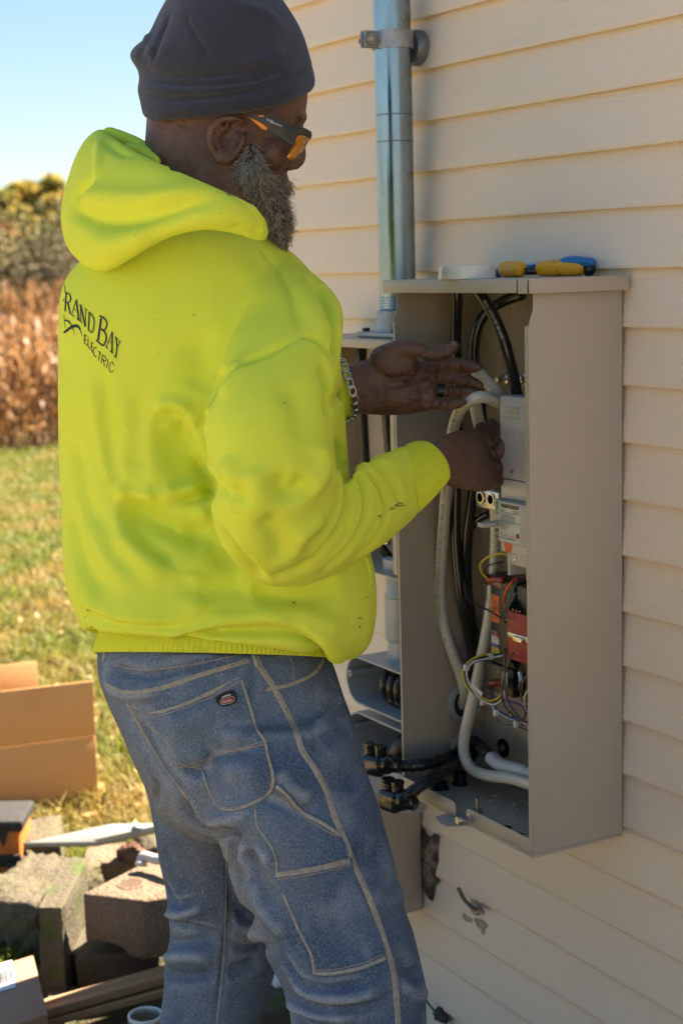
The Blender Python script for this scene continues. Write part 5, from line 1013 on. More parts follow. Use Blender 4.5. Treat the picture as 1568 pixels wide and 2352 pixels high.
# rib hem
def ribbed(rings, name, nrib=64, amp=.0011, sub=5):
    R = spline([np.asarray(r).ravel() for r in rings], sub); n = len(rings[0]); R = R.reshape(len(R), n, 3); c = R.mean(1, keepdims=True); d = R-c; d /= np.linalg.norm(d, axis=2, keepdims=True); R = R+d*(amp*np.cos(np.arange(n)*2*np.pi*nrib/n))[None, :, None]; m_ = len(R)
    F = [(i*n+k, i*n+(k+1) % n, (i+1)*n+(k+1) % n, (i+1)*n+k) for i in range(m_-1) for k in range(n)]; return put(obj(name, np_mesh(name, R.reshape(-1, 3), F), rib.m, smooth=True), person)
cu = dict(n=320); ch = dict(n=640, k=2.25)
ribbed([ring_pts((236, 1440), (752, 1470), TT, 226, (0, -52), **ch), ring_pts((226, 1466), (760, 1488), TT, 232, (0, -60), **ch), ring_pts((219, 1486), (764, 1502), TT, 233, (0, -62), **ch), ring_pts((217, 1499), (764, 1511), TT, 231, (0, -62), **ch), ring_pts((221, 1500), (760, 1512), TT, 226, (0, -62), **ch), ring_pts((228, 1480), (754, 1500), TT, 220, (0, -58), **ch)], 'rib_hem', 160, .0009)
ribbed([ring_pts((960, 1176), (926, 1030), 2.662, 66, (6, 0), **cu), ring_pts((982, 1152), (940, 1020), 2.675, 64, (16, 0), **cu), ring_pts((1000, 1130), (958, 1014), 2.688, 58, (24, -2), **cu), ring_pts((1012, 1110), (976, 1014), 2.70, 54, (30, -2), **cu), ring_pts((1010, 1106), (978, 1020), 2.70, 48, (26, -2), **cu), ring_pts((990, 1110), (966, 1030), 2.69, 44, (20, -2), **cu)], 'sleeve_cuff')
ribbed([ring_pts((782, 966), (778, 822), 2.82, 62, **cu), ring_pts((798, 958), (792, 830), 2.815, 56, **cu), ring_pts((806, 950), (800, 838), 2.812, 50, **cu), ring_pts((800, 944), (796, 844), 2.812, 44, **cu)], 'sleeve_cuff')
# hood: a thick folded collar running round the neck and hanging down the back
NC = T(440, 470, 2.66)
def hsec(rim, low, t, D, bulge=1., n=30):
    c = T((rim[0]+low[0])/2, (rim[1]+low[1])/2, t); o = c-NC; o[2] = 0; o = dirn(o); a1 = (T(*low, t)-T(*rim, t))/2; th = np.linspace(0, 2*np.pi, n, endpoint=False); q = D*t/FPX
    prof = np.where(np.sin(th) > 0, bulge, .55); return c+np.cos(th)[:, None]*(-a1)+(np.sin(th)*prof)[:, None]*o*q
mb = MB()
hr = [hsec((614, 534), (604, 556), 2.475, 12), hsec((604, 500), (586, 552), 2.455, 26), hsec((572, 466), (540, 538), 2.435, 40), hsec((520, 438), (466, 530), 2.42, 50), hsec((455, 411), (392, 548), 2.425, 56), hsec((388, 384), (312, 590), 2.45, 64), hsec((330, 356), (250, 621), 2.50, 70), hsec((280, 328), (208, 615), 2.57, 72), hsec((245, 302), (190, 588), 2.65, 62, 1.15), hsec((238, 298), (190, 560), 2.74, 62, 1.1), hsec((270, 318), (230, 570), 2.83, 62), hsec((350, 360), (330, 570), 2.89, 58), hsec((450, 410), (440, 560), 2.90, 50), hsec((540, 460), (540, 550), 2.87, 40), hsec((600, 510), (600, 550), 2.80, 26)]
loft(mb, hr, 6)
hd = Surf(*remesh(mb, .0045, 5))
hd.folds([(A(z1, [(60, 440), (180, 510), (330, 520), (520, 480), (700, 430), (860, 410)]), 13, 20), (A(z1, [(100, 400), (260, 400), (500, 400), (760, 380)]), -6, 26), (A(z1, [(190, 330), (130, 360), (80, 400)]), 9, 16), (A(z1, [(450, 200), (600, 260), (750, 310), (900, 380), (1020, 480), (1070, 570)]), 5, 7), (A(z1, [(420, 190), (560, 245), (740, 300), (900, 360), (1040, 470), (1085, 590)]), -4, 8), (A(z1, [(180, 620), (300, 660), (480, 580)]), -6, 26), (A(z1, [(250, 110), (330, 170), (400, 190)]), 5, 9), (A(z1, [(900, 560), (1000, 560), (1060, 600)]), 4, 9), (A(z1, [(215, 100), (215, 220), (190, 320)]), -5, 14)], gain=1.9)
hd.noise(.0012, 30, 5); hood = hd.mesh('hood', neon.m, person)
# loose fleece gathered behind the neck
mb = MB()
for q in ([(250, 305, 2.70, 16), (285, 318, 2.68, 17), (322, 334, 2.64, 16), (345, 350, 2.60, 12)], [(262, 312, 2.74, 18), (300, 330, 2.75, 18), (340, 345, 2.74, 16)], [(296, 340, 2.62, 14), (330, 350, 2.60, 15), (360, 370, 2.56, 12)]): chain(mb, q, 6)
sg_ = Surf(*remesh(mb, .004, 4)); sg_.mesh('hood_lining', neon.m, person)
strip(hd, A(z1, [(540, 245), (740, 310), (880, 365), (990, 440), (1050, 520), (1072, 590)]), 3, 1.2, 'hood_stitching', sm_.m, person, 2.43)
# printed lettering on the back
k3 = lambda x, y: (132.06+.14647*x, 545.4+.14647*y)
ST = [([(142, 855), (125, 1145)], 18), ([(138, 862), (190, 890), (212, 950), (195, 1010), (140, 1015)], 17), ([(165, 1015), (205, 1190)], 20), ([(115, 1138), (145, 1160)], 12), ([(190, 1182), (212, 1196)], 14), ([(128, 850), (150, 870)], 14),
      ([(300, 975), (230, 1205)], 10), ([(300, 975), (340, 1300)], 22), ([(258, 1120), (325, 1160)], 8), ([(215, 1203), (270, 1242)], 12), ([(306, 1262), (356, 1310)], 12),
      ([(368, 1060), (368, 1310)], 10), ([(368, 1060), (442, 1400)], 24), ([(450, 1130), (442, 1400)], 10), ([(352, 1048), (384, 1078)], 12), ([(430, 1112), (468, 1146)], 12), ([(355, 1298), (396, 1346)], 12),
      ([(505, 1190), (490, 1440)], 20), ([(484, 1168), (540, 1210), (578, 1300), (570, 1420), (545, 1490), (485, 1440)], 18), ([(690, 1260), (640, 1610)], 30), ([(660, 1228), (730, 1260), (776, 1330), (770, 1400), (740, 1450), (690, 1430)], 22), ([(700, 1440), (755, 1500), (770, 1580), (745, 1660), (710, 1690), (610, 1605)], 24),
      ([(862, 1480), (772, 1705)], 12), ([(862, 1480), (858, 1810)], 24), ([(810, 1620), (865, 1665)], 9), ([(756, 1702), (797, 1748)], 13), ([(828, 1768), (878, 1824)], 13), ([(920, 1565), (940, 1720)], 22), ([(980, 1640), (940, 1720)], 11), ([(940, 1715), (914, 1880)], 20), ([(904, 1548), (946, 1592)], 12), ([(955, 1603), (992, 1644)], 12), ([(888, 1848), (934, 1893)], 13),
      ([(92, 690), (116, 760), (122, 860)], 8), ([(102, 970), (113, 1000)], 14), ([(108, 1200), (114, 1300), (130, 1410)], 7),
      ([(108, 1492), (200, 1422), (280, 1384), (335, 1405), (366, 1462), (390, 1545)], [30, 42, 46, 34, 14, 3]), ([(115, 1295), (170, 1310), (215, 1360), (250, 1430), (275, 1530)], [22, 24, 16, 9, 3])]
SE = [[(428, 1520), (425, 1650)], [(428, 1522), (470, 1557)], [(426, 1590), (460, 1620)], [(425, 1650), (470, 1690)], [(487, 1575), (482, 1702)], [(482, 1700), (518, 1745)], [(537, 1635), (533, 1762)], [(537, 1637), (566, 1666)], [(535, 1697), (560, 1722)], [(533, 1760), (560, 1805)], [(618, 1745), (595, 1720), (570, 1750), (568, 1800), (580, 1850), (600, 1870), (618, 1850)], [(640, 1775), (695, 1830)], [(668, 1800), (648, 1930)], [(710, 1835), (690, 1970)], [(708, 1838), (755, 1875), (770, 1910), (755, 1935), (705, 1905)], [(725, 1920), (740, 2015)], [(803, 1910), (770, 2045)], [(885, 2010), (870, 1960), (840, 1960), (815, 2010), (815, 2070), (835, 2110), (860, 2105), (876, 2083)]]
strokes(hood_b, ST+[(s, 11) for s in SE], k3, .0012, 'back_lettering', plain('navy_print', (.018, .024, .032), .75, var=.4, vs=200), person)
# grime on the sleeve and hem
grime = M_('sleeve_grime', (.16, .17, .06), .9)
def smear(pts, name='grime_mark'):
    it = []; rs = np.random.default_rng(len(pts)*7+int(pts[0][0]))
    for x, y, r in pts:
        for k in range(7): a = rs.random()*6.28; q = r*rs.random(); it.append(([(x+q*math.cos(a), y+q*math.sin(a)*.7), (x+q*math.cos(a)+rs.normal(0, r*.5), y+q*math.sin(a)*.7+rs.normal(0, r*.25))], max(r*.22, 1.4)))
    strokes(hood_b, it, lambda x, y: (x, y), .0008, name, grime.m, person)
smear([(912, 1160, 11), (900, 1168, 7), (922, 1156, 7)]); smear([(873, 1184, 7)]); smear([(676, 1386, 5)]); smear([(204, 1402, 4), (196, 1418, 3), (210, 1440, 3)]); smear([(828, 1420, 4), (826, 1440, 3)]); smear([(652, 926, 3)])

# ---------------------------------------------------------------- jeans
mb = MB()
loft(mb, [ring_pts((240, 1440), (730, 1460), TT, 215, k=2.2), ring_pts((224, 1495), (752, 1505), TT, 222, k=2.2), ring_pts((228, 1550), (776, 1560), TT, 228, k=2.2), ring_pts((256, 1610), (796, 1620), TT, 230, (0, 8), k=2.2), ring_pts((288, 1690), (818, 1700), TT, 228, (0, 12), k=2.2), ring_pts((325, 1780), (842, 1780), TT, 215, (0, 10)), ring_pts((352, 1850), (840, 1850), TT, 190), ring_pts((400, 1900), (780, 1900), TT, 120)], 4)
loft(mb, [ring_pts((430, 1640), (800, 1640), 2.58, 160), ring_pts((458, 1760), (832, 1740), 2.565, 162), ring_pts((486, 1880), (872, 1860), 2.555, 160), ring_pts((520, 1980), (900, 1960), 2.545, 155), ring_pts((555, 2080), (922, 2070), 2.54, 150), ring_pts((600, 2170), (954, 2160), 2.535, 145), ring_pts((645, 2255), (974, 2240), 2.535, 140), ring_pts((664, 2330), (981, 2320), 2.54, 138), ring_pts((668, 2450), (985, 2450), 2.55, 136), ring_pts((665, 2700), (970, 2700), 2.57, 128), ring_pts((660, 3000), (960, 3000), 2.59, 126), ring_pts((650, 3230), (960, 3230), 2.60, 130)], 4)
loft(mb, [ring_pts((300, 1690), (600, 1690), 2.74, 140), ring_pts((335, 1800), (610, 1790), 2.77, 142), ring_pts((356, 1900), (620, 1880), 2.79, 140), ring_pts((374, 2000), (625, 1980), 2.80, 136), ring_pts((385, 2090), (628, 2080), 2.81, 132), ring_pts((391, 2150), (630, 2150), 2.815, 128), ring_pts((380, 2210), (632, 2220), 2.82, 128), ring_pts((374, 2290), (612, 2290), 2.82, 124), ring_pts((367, 2360), (596, 2360), 2.82, 120), ring_pts((362, 2600), (580, 2600), 2.83, 114), ring_pts((360, 2820), (575, 2820), 2.84, 112), ring_pts((350, 3010), (580, 3010), 2.85, 118)], 4)
jn = Surf(*remesh(mb, .0054, 6))
z6 = lambda x, y: (201+.5126*x, 1435.4+.5126*y)
jn.folds([
 (A(z6, [(100, 190), (260, 230), (420, 200), (560, 160)]), 5, 12), (A(z6, [(80, 250), (170, 310), (330, 300)]), -5, 14), (A(z6, [(480, 640), (530, 590), (600, 570), (700, 560)]), 6, 13, 1), (A(z6, [(420, 640), (520, 660), (560, 620)]), 8, 14), (A(z6, [(370, 450), (470, 430), (560, 380)]), -6, 30), (A(z6, [(500, 560), (640, 560), (760, 540)]), 7, 18), (A(z6, [(620, 640), (700, 660), (800, 640)]), -5, 26),
 (A(z6, [(440, 780), (490, 880), (560, 915), (640, 930), (660, 1000)]), 11, 18, 1), (A(z6, [(600, 930), (700, 980), (730, 1080)]), 8, 22), (A(z6, [(500, 830), (600, 880), (740, 830)]), -6, 22), (A(z6, [(290, 680), (310, 730), (300, 800)]), 5, 12),
 (A(z6, [(620, 960), (640, 1080), (700, 1150)]), 8, 24), (A(z6, [(730, 1000), (760, 1150), (830, 1260)]), 7, 26), (A(z6, [(660, 970), (740, 1020), (830, 1060)]), -6, 18), (A(z6, [(740, 1140), (790, 1280), (900, 1400)]), -5, 22),
 (A(z6, [(345, 1150), (400, 1240), (490, 1225)]), 9, 13, 1), (A(z6, [(350, 1290), (450, 1340), (580, 1370)]), 7, 14, 1), (A(z6, [(370, 1300), (430, 1290), (520, 1260)]), -7, 16), (A(z6, [(340, 1420), (440, 1430), (580, 1400)]), 6, 18), (A(z6, [(350, 1500), (450, 1480), (560, 1500)]), -6, 18), (A(z6, [(330, 1560), (450, 1580), (580, 1560)]), 6, 16), (A(z6, [(640, 1200), (700, 1300), (760, 1330)]), 8, 20), (A(z6, [(620, 1400), (700, 1440), (820, 1420)]), 7, 14, 1), (A(z6, [(640, 1320), (720, 1370), (800, 1400)]), -6, 18), (A(z6, [(620, 1560), (700, 1540), (760, 1500)]), 5, 18),
 (A(z6, [(880, 1480), (960, 1580), (1080, 1612), (1250, 1590)]), 8, 15, 1), (A(z6, [(900, 1560), (1000, 1640), (1180, 1660), (1330, 1620)]), -8, 20), (A(z6, [(900, 1640), (1040, 1700), (1200, 1702), (1340, 1680)]), 7, 15, 1), (A(z6, [(1380, 1500), (1440, 1560), (1500, 1560)]), 7, 18), (A(z6, [(1390, 1600), (1460, 1660), (1510, 1650)]), -5, 20), (A(z6, [(900, 1700), (1000, 1740), (1200, 1760)]), -6, 18), (A(z6, [(870, 1740), (1000, 1788)]), 6, 16),
 (A(z6, [(1000, 560), (1080, 500), (1150, 430)]), 5, 28), (A(z6, [(1020, 480), (1100, 380), (1110, 280)]), -5, 24), (A(z6, [(1060, 720), (1180, 690), (1230, 740)]), 5, 28), (A(z6, [(1180, 1000), (1270, 1040), (1340, 1010)]), 5, 26), (A(z6, [(1250, 1200), (1340, 1240), (1400, 1200)]), -4, 26), (A(z6, [(760, 760), (880, 800), (1000, 860)]), 6, 20), (A(z6, [(860, 640), (900, 720), (1000, 800)]), -5, 22),
 (A(z6, [(240, 420), (330, 620), (450, 770)]), 5, 10), (A(z6, [(620, 1000), (635, 1300), (570, 1780)]), 3, 8)], gain=3.3)
jn.noise(.0016, 24, 8)
jeans = jn.mesh('jeans', denim.m, person)
def js(pts, w_=9, h_=2.4, stitch=True):
    P = A(z6, pts); strip(jn, P, w_, h_, 'flat_seam', seam_d.m, person, 2.5)
    if stitch:
        for o_ in (-.32, .32):
            Q = np.array(spline([np.array(p) for p in P], 8)); tg = np.gradient(Q, axis=0); nr = np.stack([-tg[:, 1], tg[:, 0]], 1)/(np.linalg.norm(tg, axis=1)[:, None]+1e-9); strip(jn, [tuple(q) for q in (Q+nr*w_*o_)[::4]], 1.5, .8, 'stitching', thread, person, 2.5, n=4, lift=h_*.7*2.5/FPX)
def st1(pts, w_=1.5, lift=.0006): strip(jn, A(z6, pts), w_, 1.0, 'stitching', thread, person, 2.5, n=4, lift=lift)
js([(740, 110), (780, 200), (840, 290), (930, 470), (960, 560), (1020, 650), (1070, 750), (1110, 870), (1150, 960), (1190, 1070), (1250, 1200), (1300, 1330), (1340, 1450), (1365, 1540), (1380, 1640), (1390, 1788)], 15, 4)
js([(80, 265), (170, 300), (320, 285), (520, 220), (720, 160)], 11, 2.6); js([(205, 370), (280, 400), (430, 360), (560, 300), (680, 240)], 11, 3.4)
js([(800, 290), (900, 270), (1010, 220), (1058, 150)], 9, 3); js([(175, 350), (250, 480), (330, 620), (450, 780)], 6, 2); js([(625, 1000), (620, 1200), (615, 1400), (600, 1600), (578, 1788)], 5, 1.8, False)
st1([(95, 150), (160, 190), (280, 200), (420, 185), (560, 160), (700, 130)]); st1([(890, 130), (920, 180), (920, 250)])
# back pocket, lower reinforcement, tool pockets
def pk(poly, h_=3.2, name='pocket'): return patch(jn, A(z6, poly), h_, name, denim.m, person)
pk([(200, 372), (290, 400), (430, 370), (560, 310), (680, 240), (720, 330), (745, 400), (765, 470), (800, 520), (815, 600), (840, 690), (820, 750), (750, 800), (660, 835), (600, 830), (560, 780), (520, 690), (500, 640), (420, 620), (350, 510), (270, 440)], 4.5, 'back_pocket')
st1([(205, 385), (290, 410), (430, 378), (560, 320), (680, 252)], lift=.0042); st1([(690, 270), (735, 400), (755, 470), (790, 520), (806, 600), (830, 690), (812, 742), (750, 788), (660, 822), (608, 820)], lift=.0042); st1([(415, 622), (500, 605), (580, 575), (700, 550), (800, 520)], lift=.0042); st1([(418, 632), (505, 617), (580, 590), (700, 564), (803, 534)], lift=.0042); st1([(508, 645), (530, 690), (570, 775), (606, 818)], lift=.0042)
pk([(750, 820), (850, 715), (900, 760), (960, 830), (1060, 890), (1130, 940), (1165, 1040), (1100, 1060), (980, 1080), (850, 1110), (840, 1040), (800, 960), (760, 900)], 3, 'tool_pocket'); st1([(850, 725), (905, 775), (965, 845), (1060, 903), (1120, 945)], lift=.0030); st1([(757, 830), (765, 900), (806, 960), (846, 1040)], lift=.0030); st1([(845, 735), (898, 785), (958, 856), (1052, 915), (1110, 950)], lift=.0030)
pk([(845, 1102), (1000, 1080), (1165, 1040), (1195, 1130), (1250, 1260), (1310, 1400), (1330, 1500), (1220, 1545), (1100, 1568), (1015, 1570), (1000, 1480), (950, 1380), (910, 1290), (875, 1200)], 3.4, 'cargo_pocket')
strip(jn, A(z6, [(845, 1120), (1000, 1098), (1168, 1060)]), 18, 6, 'pocket_hem', seam_d.m, person, 2.5); st1([(850, 1140), (1000, 1118), (1172, 1078)], lift=.0044); st1([(850, 1110), (1000, 1088), (1166, 1048)], lift=.0048)
st1([(880, 1200), (918, 1290), (958, 1380), (1008, 1480), (1020, 1555)], lift=.0032); st1([(1022, 1545), (1100, 1545), (1220, 1520), (1322, 1478)], lift=.0032); st1([(1020, 1558), (1100, 1558), (1220, 1533), (1326, 1490)], lift=.0032)
def ed(pts, w_=7, h_=3.0, lift=.0026): strip(jn, A(z6, pts), w_, h_, 'pocket_edge', seam_d.m, person, 2.5, lift=lift)
ed([(690, 250), (735, 390), (757, 470), (795, 522), (811, 600), (836, 690), (816, 748), (750, 796), (660, 830), (604, 826)]); ed([(848, 720), (902, 768), (962, 838), (1060, 896), (1128, 942)], 10, 3.5); ed([(752, 825), (762, 900), (803, 960), (843, 1040), (850, 1110)], 5); ed([(876, 1200), (913, 1290), (953, 1380), (1003, 1480), (1016, 1566)], 6); ed([(1016, 1560), (1100, 1562), (1220, 1539), (1330, 1495)], 9, 3.4); ed([(270, 440), (350, 510), (420, 618), (502, 640), (525, 690), (565, 778), (602, 826)], 5)
# belt loops, waistband edge, maker's patch
for p in ([(80, 100), (75, 165)], [(735, 100), (760, 190)]): strip(jn, A(z6, [p[0], ((p[0][0]+p[1][0])/2, (p[0][1]+p[1][1])/2), p[1]]), 11, 7, 'belt_loop', seam_d.m, person, 2.5)
lab = patch(jn, A(z6, [(575, 325), (650, 292), (668, 345), (600, 365)]), 6.5, 'maker_patch', plain('black_patch', (.012, .012, .014), .7), person, step=5)
patch(jn, A(z6, [(596, 338), (645, 322), (650, 340), (602, 354)]), 7.6, 'patch_emblem', plain('red_emblem', (.33, .025, .02), .6), person, step=4); strokes(jn, [([(600, 326), (622, 316), (640, 312)], 5), ([(594, 336), (646, 319), (652, 342), (600, 357), (594, 336)], 1.6)], z6, .0054, 'emblem_outline', plain('patch_white', (.6, .6, .58), .7), person)
DK = [([(603, 339), (603, 350), (610, 346), (609, 339), (603, 339)], 1.8), ([(613, 339), (614, 348)], 1.7), ([(621, 339), (617, 340), (618, 346), (622, 345)], 1.7), ([(625, 333), (626, 345)], 1.7), ([(630, 337), (626, 340), (631, 344)], 1.7), ([(633, 339), (637, 337), (635, 334), (632, 338), (637, 342)], 1.5), ([(643, 332), (639, 334), (643, 338), (640, 341)], 1.6)]
strokes(jn, DK, z6, .0062, 'patch_lettering', plain('patch_white2', (.65, .65, .62), .7), person)
# boots under the hems
bootm = plain('boot_leather', (.10, .06, .035), .6)
for (x, y, t) in ((810, 3230, 2.60), (465, 3010, 2.85)):
    c = T(x, y, t); mbb = MB(); c = np.array([c[0], c[1], 0]); ball(mbb, c+np.array([0, 0, .10]), np.diag([.07, .09, .13])); ball(mbb, c+np.array([0, .13, .05]), np.diag([.062, .15, .07])); V, F = remesh(mbb, .012, 4); V[:, 2] = np.maximum(V[:, 2], .012)
    put(obj('boot', np_mesh('boot', V, F), bootm, smooth=True), person); put(MB().prism([(c[0]+.075*math.cos(a)*(1 if math.sin(a) < 0 else .9), c[1]+.09+.20*math.sin(a)) for a in np.linspace(0, 2*math.pi, 24, endpoint=False)], .0005, .026).build('boot_sole', blackr), person)
# ---------------------------------------------------------------- knit cap
mb = MB(); TB = 2.63
br = [((440, -52), (580, -50), 60, (0, 0)), ((400, -25), (632, -22), 108, (0, 4)), ((368, 25), (668, 28), 138, (0, 8)), ((340, 82), (696, 82), 152, (0, 10)), ((306, 112), (712, 128), 156, (0, 14)), ((300, 132), (719, 158), 156, (0, 18)), ((316, 158), (722, 178), 152, (0, 24)), ((320, 180), (723, 190), 151, (0, 28)), ((316, 206), (721, 196), 152, (0, 34)), ((322, 232), (717, 200), 150, (0, 40)), ((328, 262), (712, 208), 146, (0, 42)), ((336, 262), (704, 206), 136, (0, 42)), ((340, 220), (700, 180), 130, (0, 36))]
loft(mb, [ring_pts(l, r, TB, d, s, n=48) for l, r, d, s in br], 5)
hat = Surf(*remesh(mb, .0042, 4))
hat.folds([(A(k1, [(130, 430), (300, 500), (520, 510), (760, 500), (1000, 460), (1300, 380)]), 8, 9, 1), (A(k1, [(170, 520), (400, 570), (700, 580), (1000, 545), (1250, 470)]), 8, 8, 1), (A(k1, [(180, 630), (400, 670), (660, 660), (900, 630), (1200, 540), (1390, 450)]), 8, 8, 1), (A(k1, [(180, 590), (420, 620), (700, 618), (1000, 590), (1300, 500)]), -5, 13), (A(k1, [(200, 720), (450, 760), (800, 730), (1100, 690), (1380, 600)]), -5, 16),
           (A(k1, [(500, 110), (600, 280), (700, 430)]), 4.5, 5), (A(k1, [(400, 90), (330, 250), (270, 430)]), 6, 9), (A(k1, [(330, 60), (260, 200), (230, 300)]), -5, 12), (A(k1, [(230, 310), (180, 380), (260, 450)]), 6, 14), (A(k1, [(820, 20), (1000, 60), (1180, 160)]), -4, 16), (A(k1, [(850, 470), (1020, 430), (1200, 330)]), -4, 20), (A(k1, [(900, 540), (1050, 520), (1200, 470)]), 5, 12)], 2.55/FPX, 1.7)
hat.noise(.0010, 34, 4); hat.mesh('knit_cap', fleece.m, person)
strip(hat, A(k1, [(500, 110), (560, 210), (620, 310), (700, 432)]), 3, 1.2, 'cap_seam', fleece.m, person, 2.5); strip(hat, A(k1, [(400, 90), (345, 220), (300, 350), (262, 440)]), 3, 1.2, 'cap_seam', fleece.m, person, 2.5)
# ---------------------------------------------------------------- beard
mb = MB()
loft(mb, [ring_pts((568, 322), (584, 332), 2.555, 12), ring_pts((560, 350), (602, 362), 2.56, 28), ring_pts((544, 392), (618, 398), 2.575, 58), ring_pts((546, 425), (642, 428), 2.61, 78), ring_pts((576, 462), (652, 462), 2.62, 72), ring_pts((600, 500), (662, 498), 2.63, 66), ring_pts((622, 535), (660, 534), 2.63, 48), ring_pts((640, 560), (654, 560), 2.63, 20)], 4)
ball(mb, T(650, 420, 2.62), np.array([rt*14, TOCAM*40, up*12])*2.6/FPX)
bv = Surf(*remesh(mb, .006, 3)); core = bv.mesh('beard_core', plain('dark_beard_base', (.035, .026, .020), .9), person)  # dark under-volume that the strands are rooted on
rs = np.random.default_rng(21); idx = rs.choice(len(bv.V), 8500, replace=len(bv.V) < 8500); V = []; F = []; nv = 0; ccol = []
for i in idx:
    p = bv.V[i].copy(); n_ = bv.N[i]
    if n_@TOCAM < -.35: continue
    q = PX(p); top = np.clip((470-q[1])/140, 0, 1); L = (.018+.026*rs.random())*(.7+.5*rs.random()); d = dirn(n_*.55+np.array([0, 0, -1.])*(.7+.4*top)+rs.normal(0, .35, 3)); m_ = 9; pts = [p-n_*.002]; c1 = rs.normal(0, 1, 3); ph = rs.random()*6.28; fq = 1.2+1.6*rs.random(); amp = .9+.7*(1-top)
    for k in range(m_-1):
        e = dirn(np.cross(d, c1)); e2 = np.cross(d, e); dd = d+amp*(e*math.cos(ph+fq*k)+e2*math.sin(ph+fq*k))+np.array([0, 0, -.10*k/m_]); pts.append(pts[-1]+dirn(dd)*L/m_)
    w_ = .00042+.0002*rs.random(); pts = np.array(pts); tg = np.gradient(pts, axis=0); u_ = np.cross(tg, TOCAM); u_ /= np.linalg.norm(u_, axis=1)[:, None]+1e-9; v_ = np.cross(u_, tg); v_ /= np.linalg.norm(v_, axis=1)[:, None]+1e-9; ww = (w_*np.linspace(1, .45, m_))[:, None]
    R = np.stack([pts+u_*ww, pts-u_*ww*.5+v_*ww*.87, pts-u_*ww*.5-v_*ww*.87], 1).reshape(-1, 3); V.append(R); g = rs.random(); cc = .25+.75*g if rs.random() < .62+.38*top else .22*g
    ccol += [cc]*(3*m_)
    for k in range(m_-1):
        for j in range(3): F.append((nv+3*k+j, nv+3*k+(j+1) % 3, nv+3*k+3+(j+1) % 3, nv+3*k+3+j))
    nv += 3*m_
me = np_mesh('beard', np.concatenate(V), F); at = me.attributes.new('grey', 'FLOAT', 'POINT'); at.data.foreach_set('value', np.array(ccol, np.float32))
bm_ = M_('beard_hair', (.06, .045, .034), .5, spec=.4); an = bm_.node('ShaderNodeAttribute', attribute_name='grey'); bm_.mix(an.outputs['Fac'], (.70, .63, .52)); beard = put(obj('beard', me, bm_.m, smooth=True), person)
# ---------------------------------------------------------------- wraparound glasses
gf = plain('matte_brown_frame', (.045, .040, .035), .5, bs=.1); go = plain('orange_rubber', (.80, .24, .01), .45)
lens = M_('amber_mirror_lens', (.75, .28, .015), .07, .75); lens.mix(lens.noise(22, 3, lo=.5, hi=.6), (.30, .16, .01), .5)
glasses = put(MB().add([(0, 0, 0)], []).build('anchor', gf), person); bpy.data.objects.remove(glasses)
def slab(pts, thick, name, mat, bev=.0012):
    """polygon given as (px, py, t), given thickness away from the camera"""
    P = [T(*p) for p in pts]; n = len(P); mb_ = MB().add(P+[p-TOCAM*thick for p in P], [tuple(range(n)), tuple(range(2*n-1, n-1, -1))]+[(i, n+i, n+(i+1) % n, (i+1) % n) for i in range(n)]); return put(mb_.build(name, mat, bevel=bev), person)
tg_ = 2.512
slab([(572, 262, tg_+.012), (604, 262, tg_+.004), (647, 275, tg_), (668, 286, tg_), (700, 293, tg_+.012), (716, 302, tg_+.03), (713, 309, tg_+.03), (686, 308, tg_+.01), (676, 318, tg_), (673, 333, tg_-.002), (652, 321, tg_), (632, 309, tg_), (614, 298, tg_), (596, 281, tg_+.002)], .010, 'glasses_frame', gf)
slab([(570, 267, tg_+.008), (592, 277, tg_-.001), (606, 285, tg_-.002), (615, 294, tg_-.0025), (612, 299, tg_-.002), (600, 294, tg_-.0015), (586, 281, tg_+.001)], .006, 'temple_grip', go); slab([(592, 263, tg_+.003), (606, 264, tg_), (604, 268, tg_), (594, 266, tg_+.002)], .004, 'temple_grip', go, .0006)
lp = [(684, 308), (700, 306), (713, 308), (709, 322), (702, 336), (688, 356), (668, 371), (660, 360), (666, 344), (674, 330), (678, 318)]
V = []; c = np.array([(700+668)/2, 338]); nl = len(lp)
for ring_, bul in ((1, 0), (.66, .006), (.33, .0085)):
    for x, y in lp:
        q = c+(np.array([x, y])-c)*ring_; V.append(T(q[0], q[1], 2.525+(q[0]-660)*.0013)+TOCAM*bul)
V.append(T(c[0], c[1], 2.525+(c[0]-660)*.0013)+TOCAM*.0095); F = [(r_*nl+i, r_*nl+(i+1) % nl, (r_+1)*nl+(i+1) % nl, (r_+1)*nl+i) for r_ in range(2) for i in range(nl)]+[(2*nl+i, 2*nl+(i+1) % nl, 3*nl) for i in range(nl)]
lo = put(MB().add(V, F).build('glasses_lens', lens.m, smooth=True), person); sld = lo.modifiers.new('s', 'SOLIDIFY'); sld.thickness = .002
# the far side of the glasses
off = .215
slab([(700, 296, tg_+.06), (716, 303, tg_+.08), (712, 316, tg_+.08), (700, 310, tg_+.07)], .05, 'nose_bridge', gf)
V2 = [T(x-10+(x-690)*.2, y, 2.70-(x-660)*.0010) for x, y in lp]; put(MB().add(V2, [tuple(range(nl))]).build('glasses_lens', lens.m), person)
slab([(690, 296, 2.72), (668, 287, 2.745), (600, 264, 2.75), (572, 264, 2.745), (600, 280, 2.75), (660, 320, 2.745), (688, 310, 2.72)], .008, 'glasses_frame', gf)
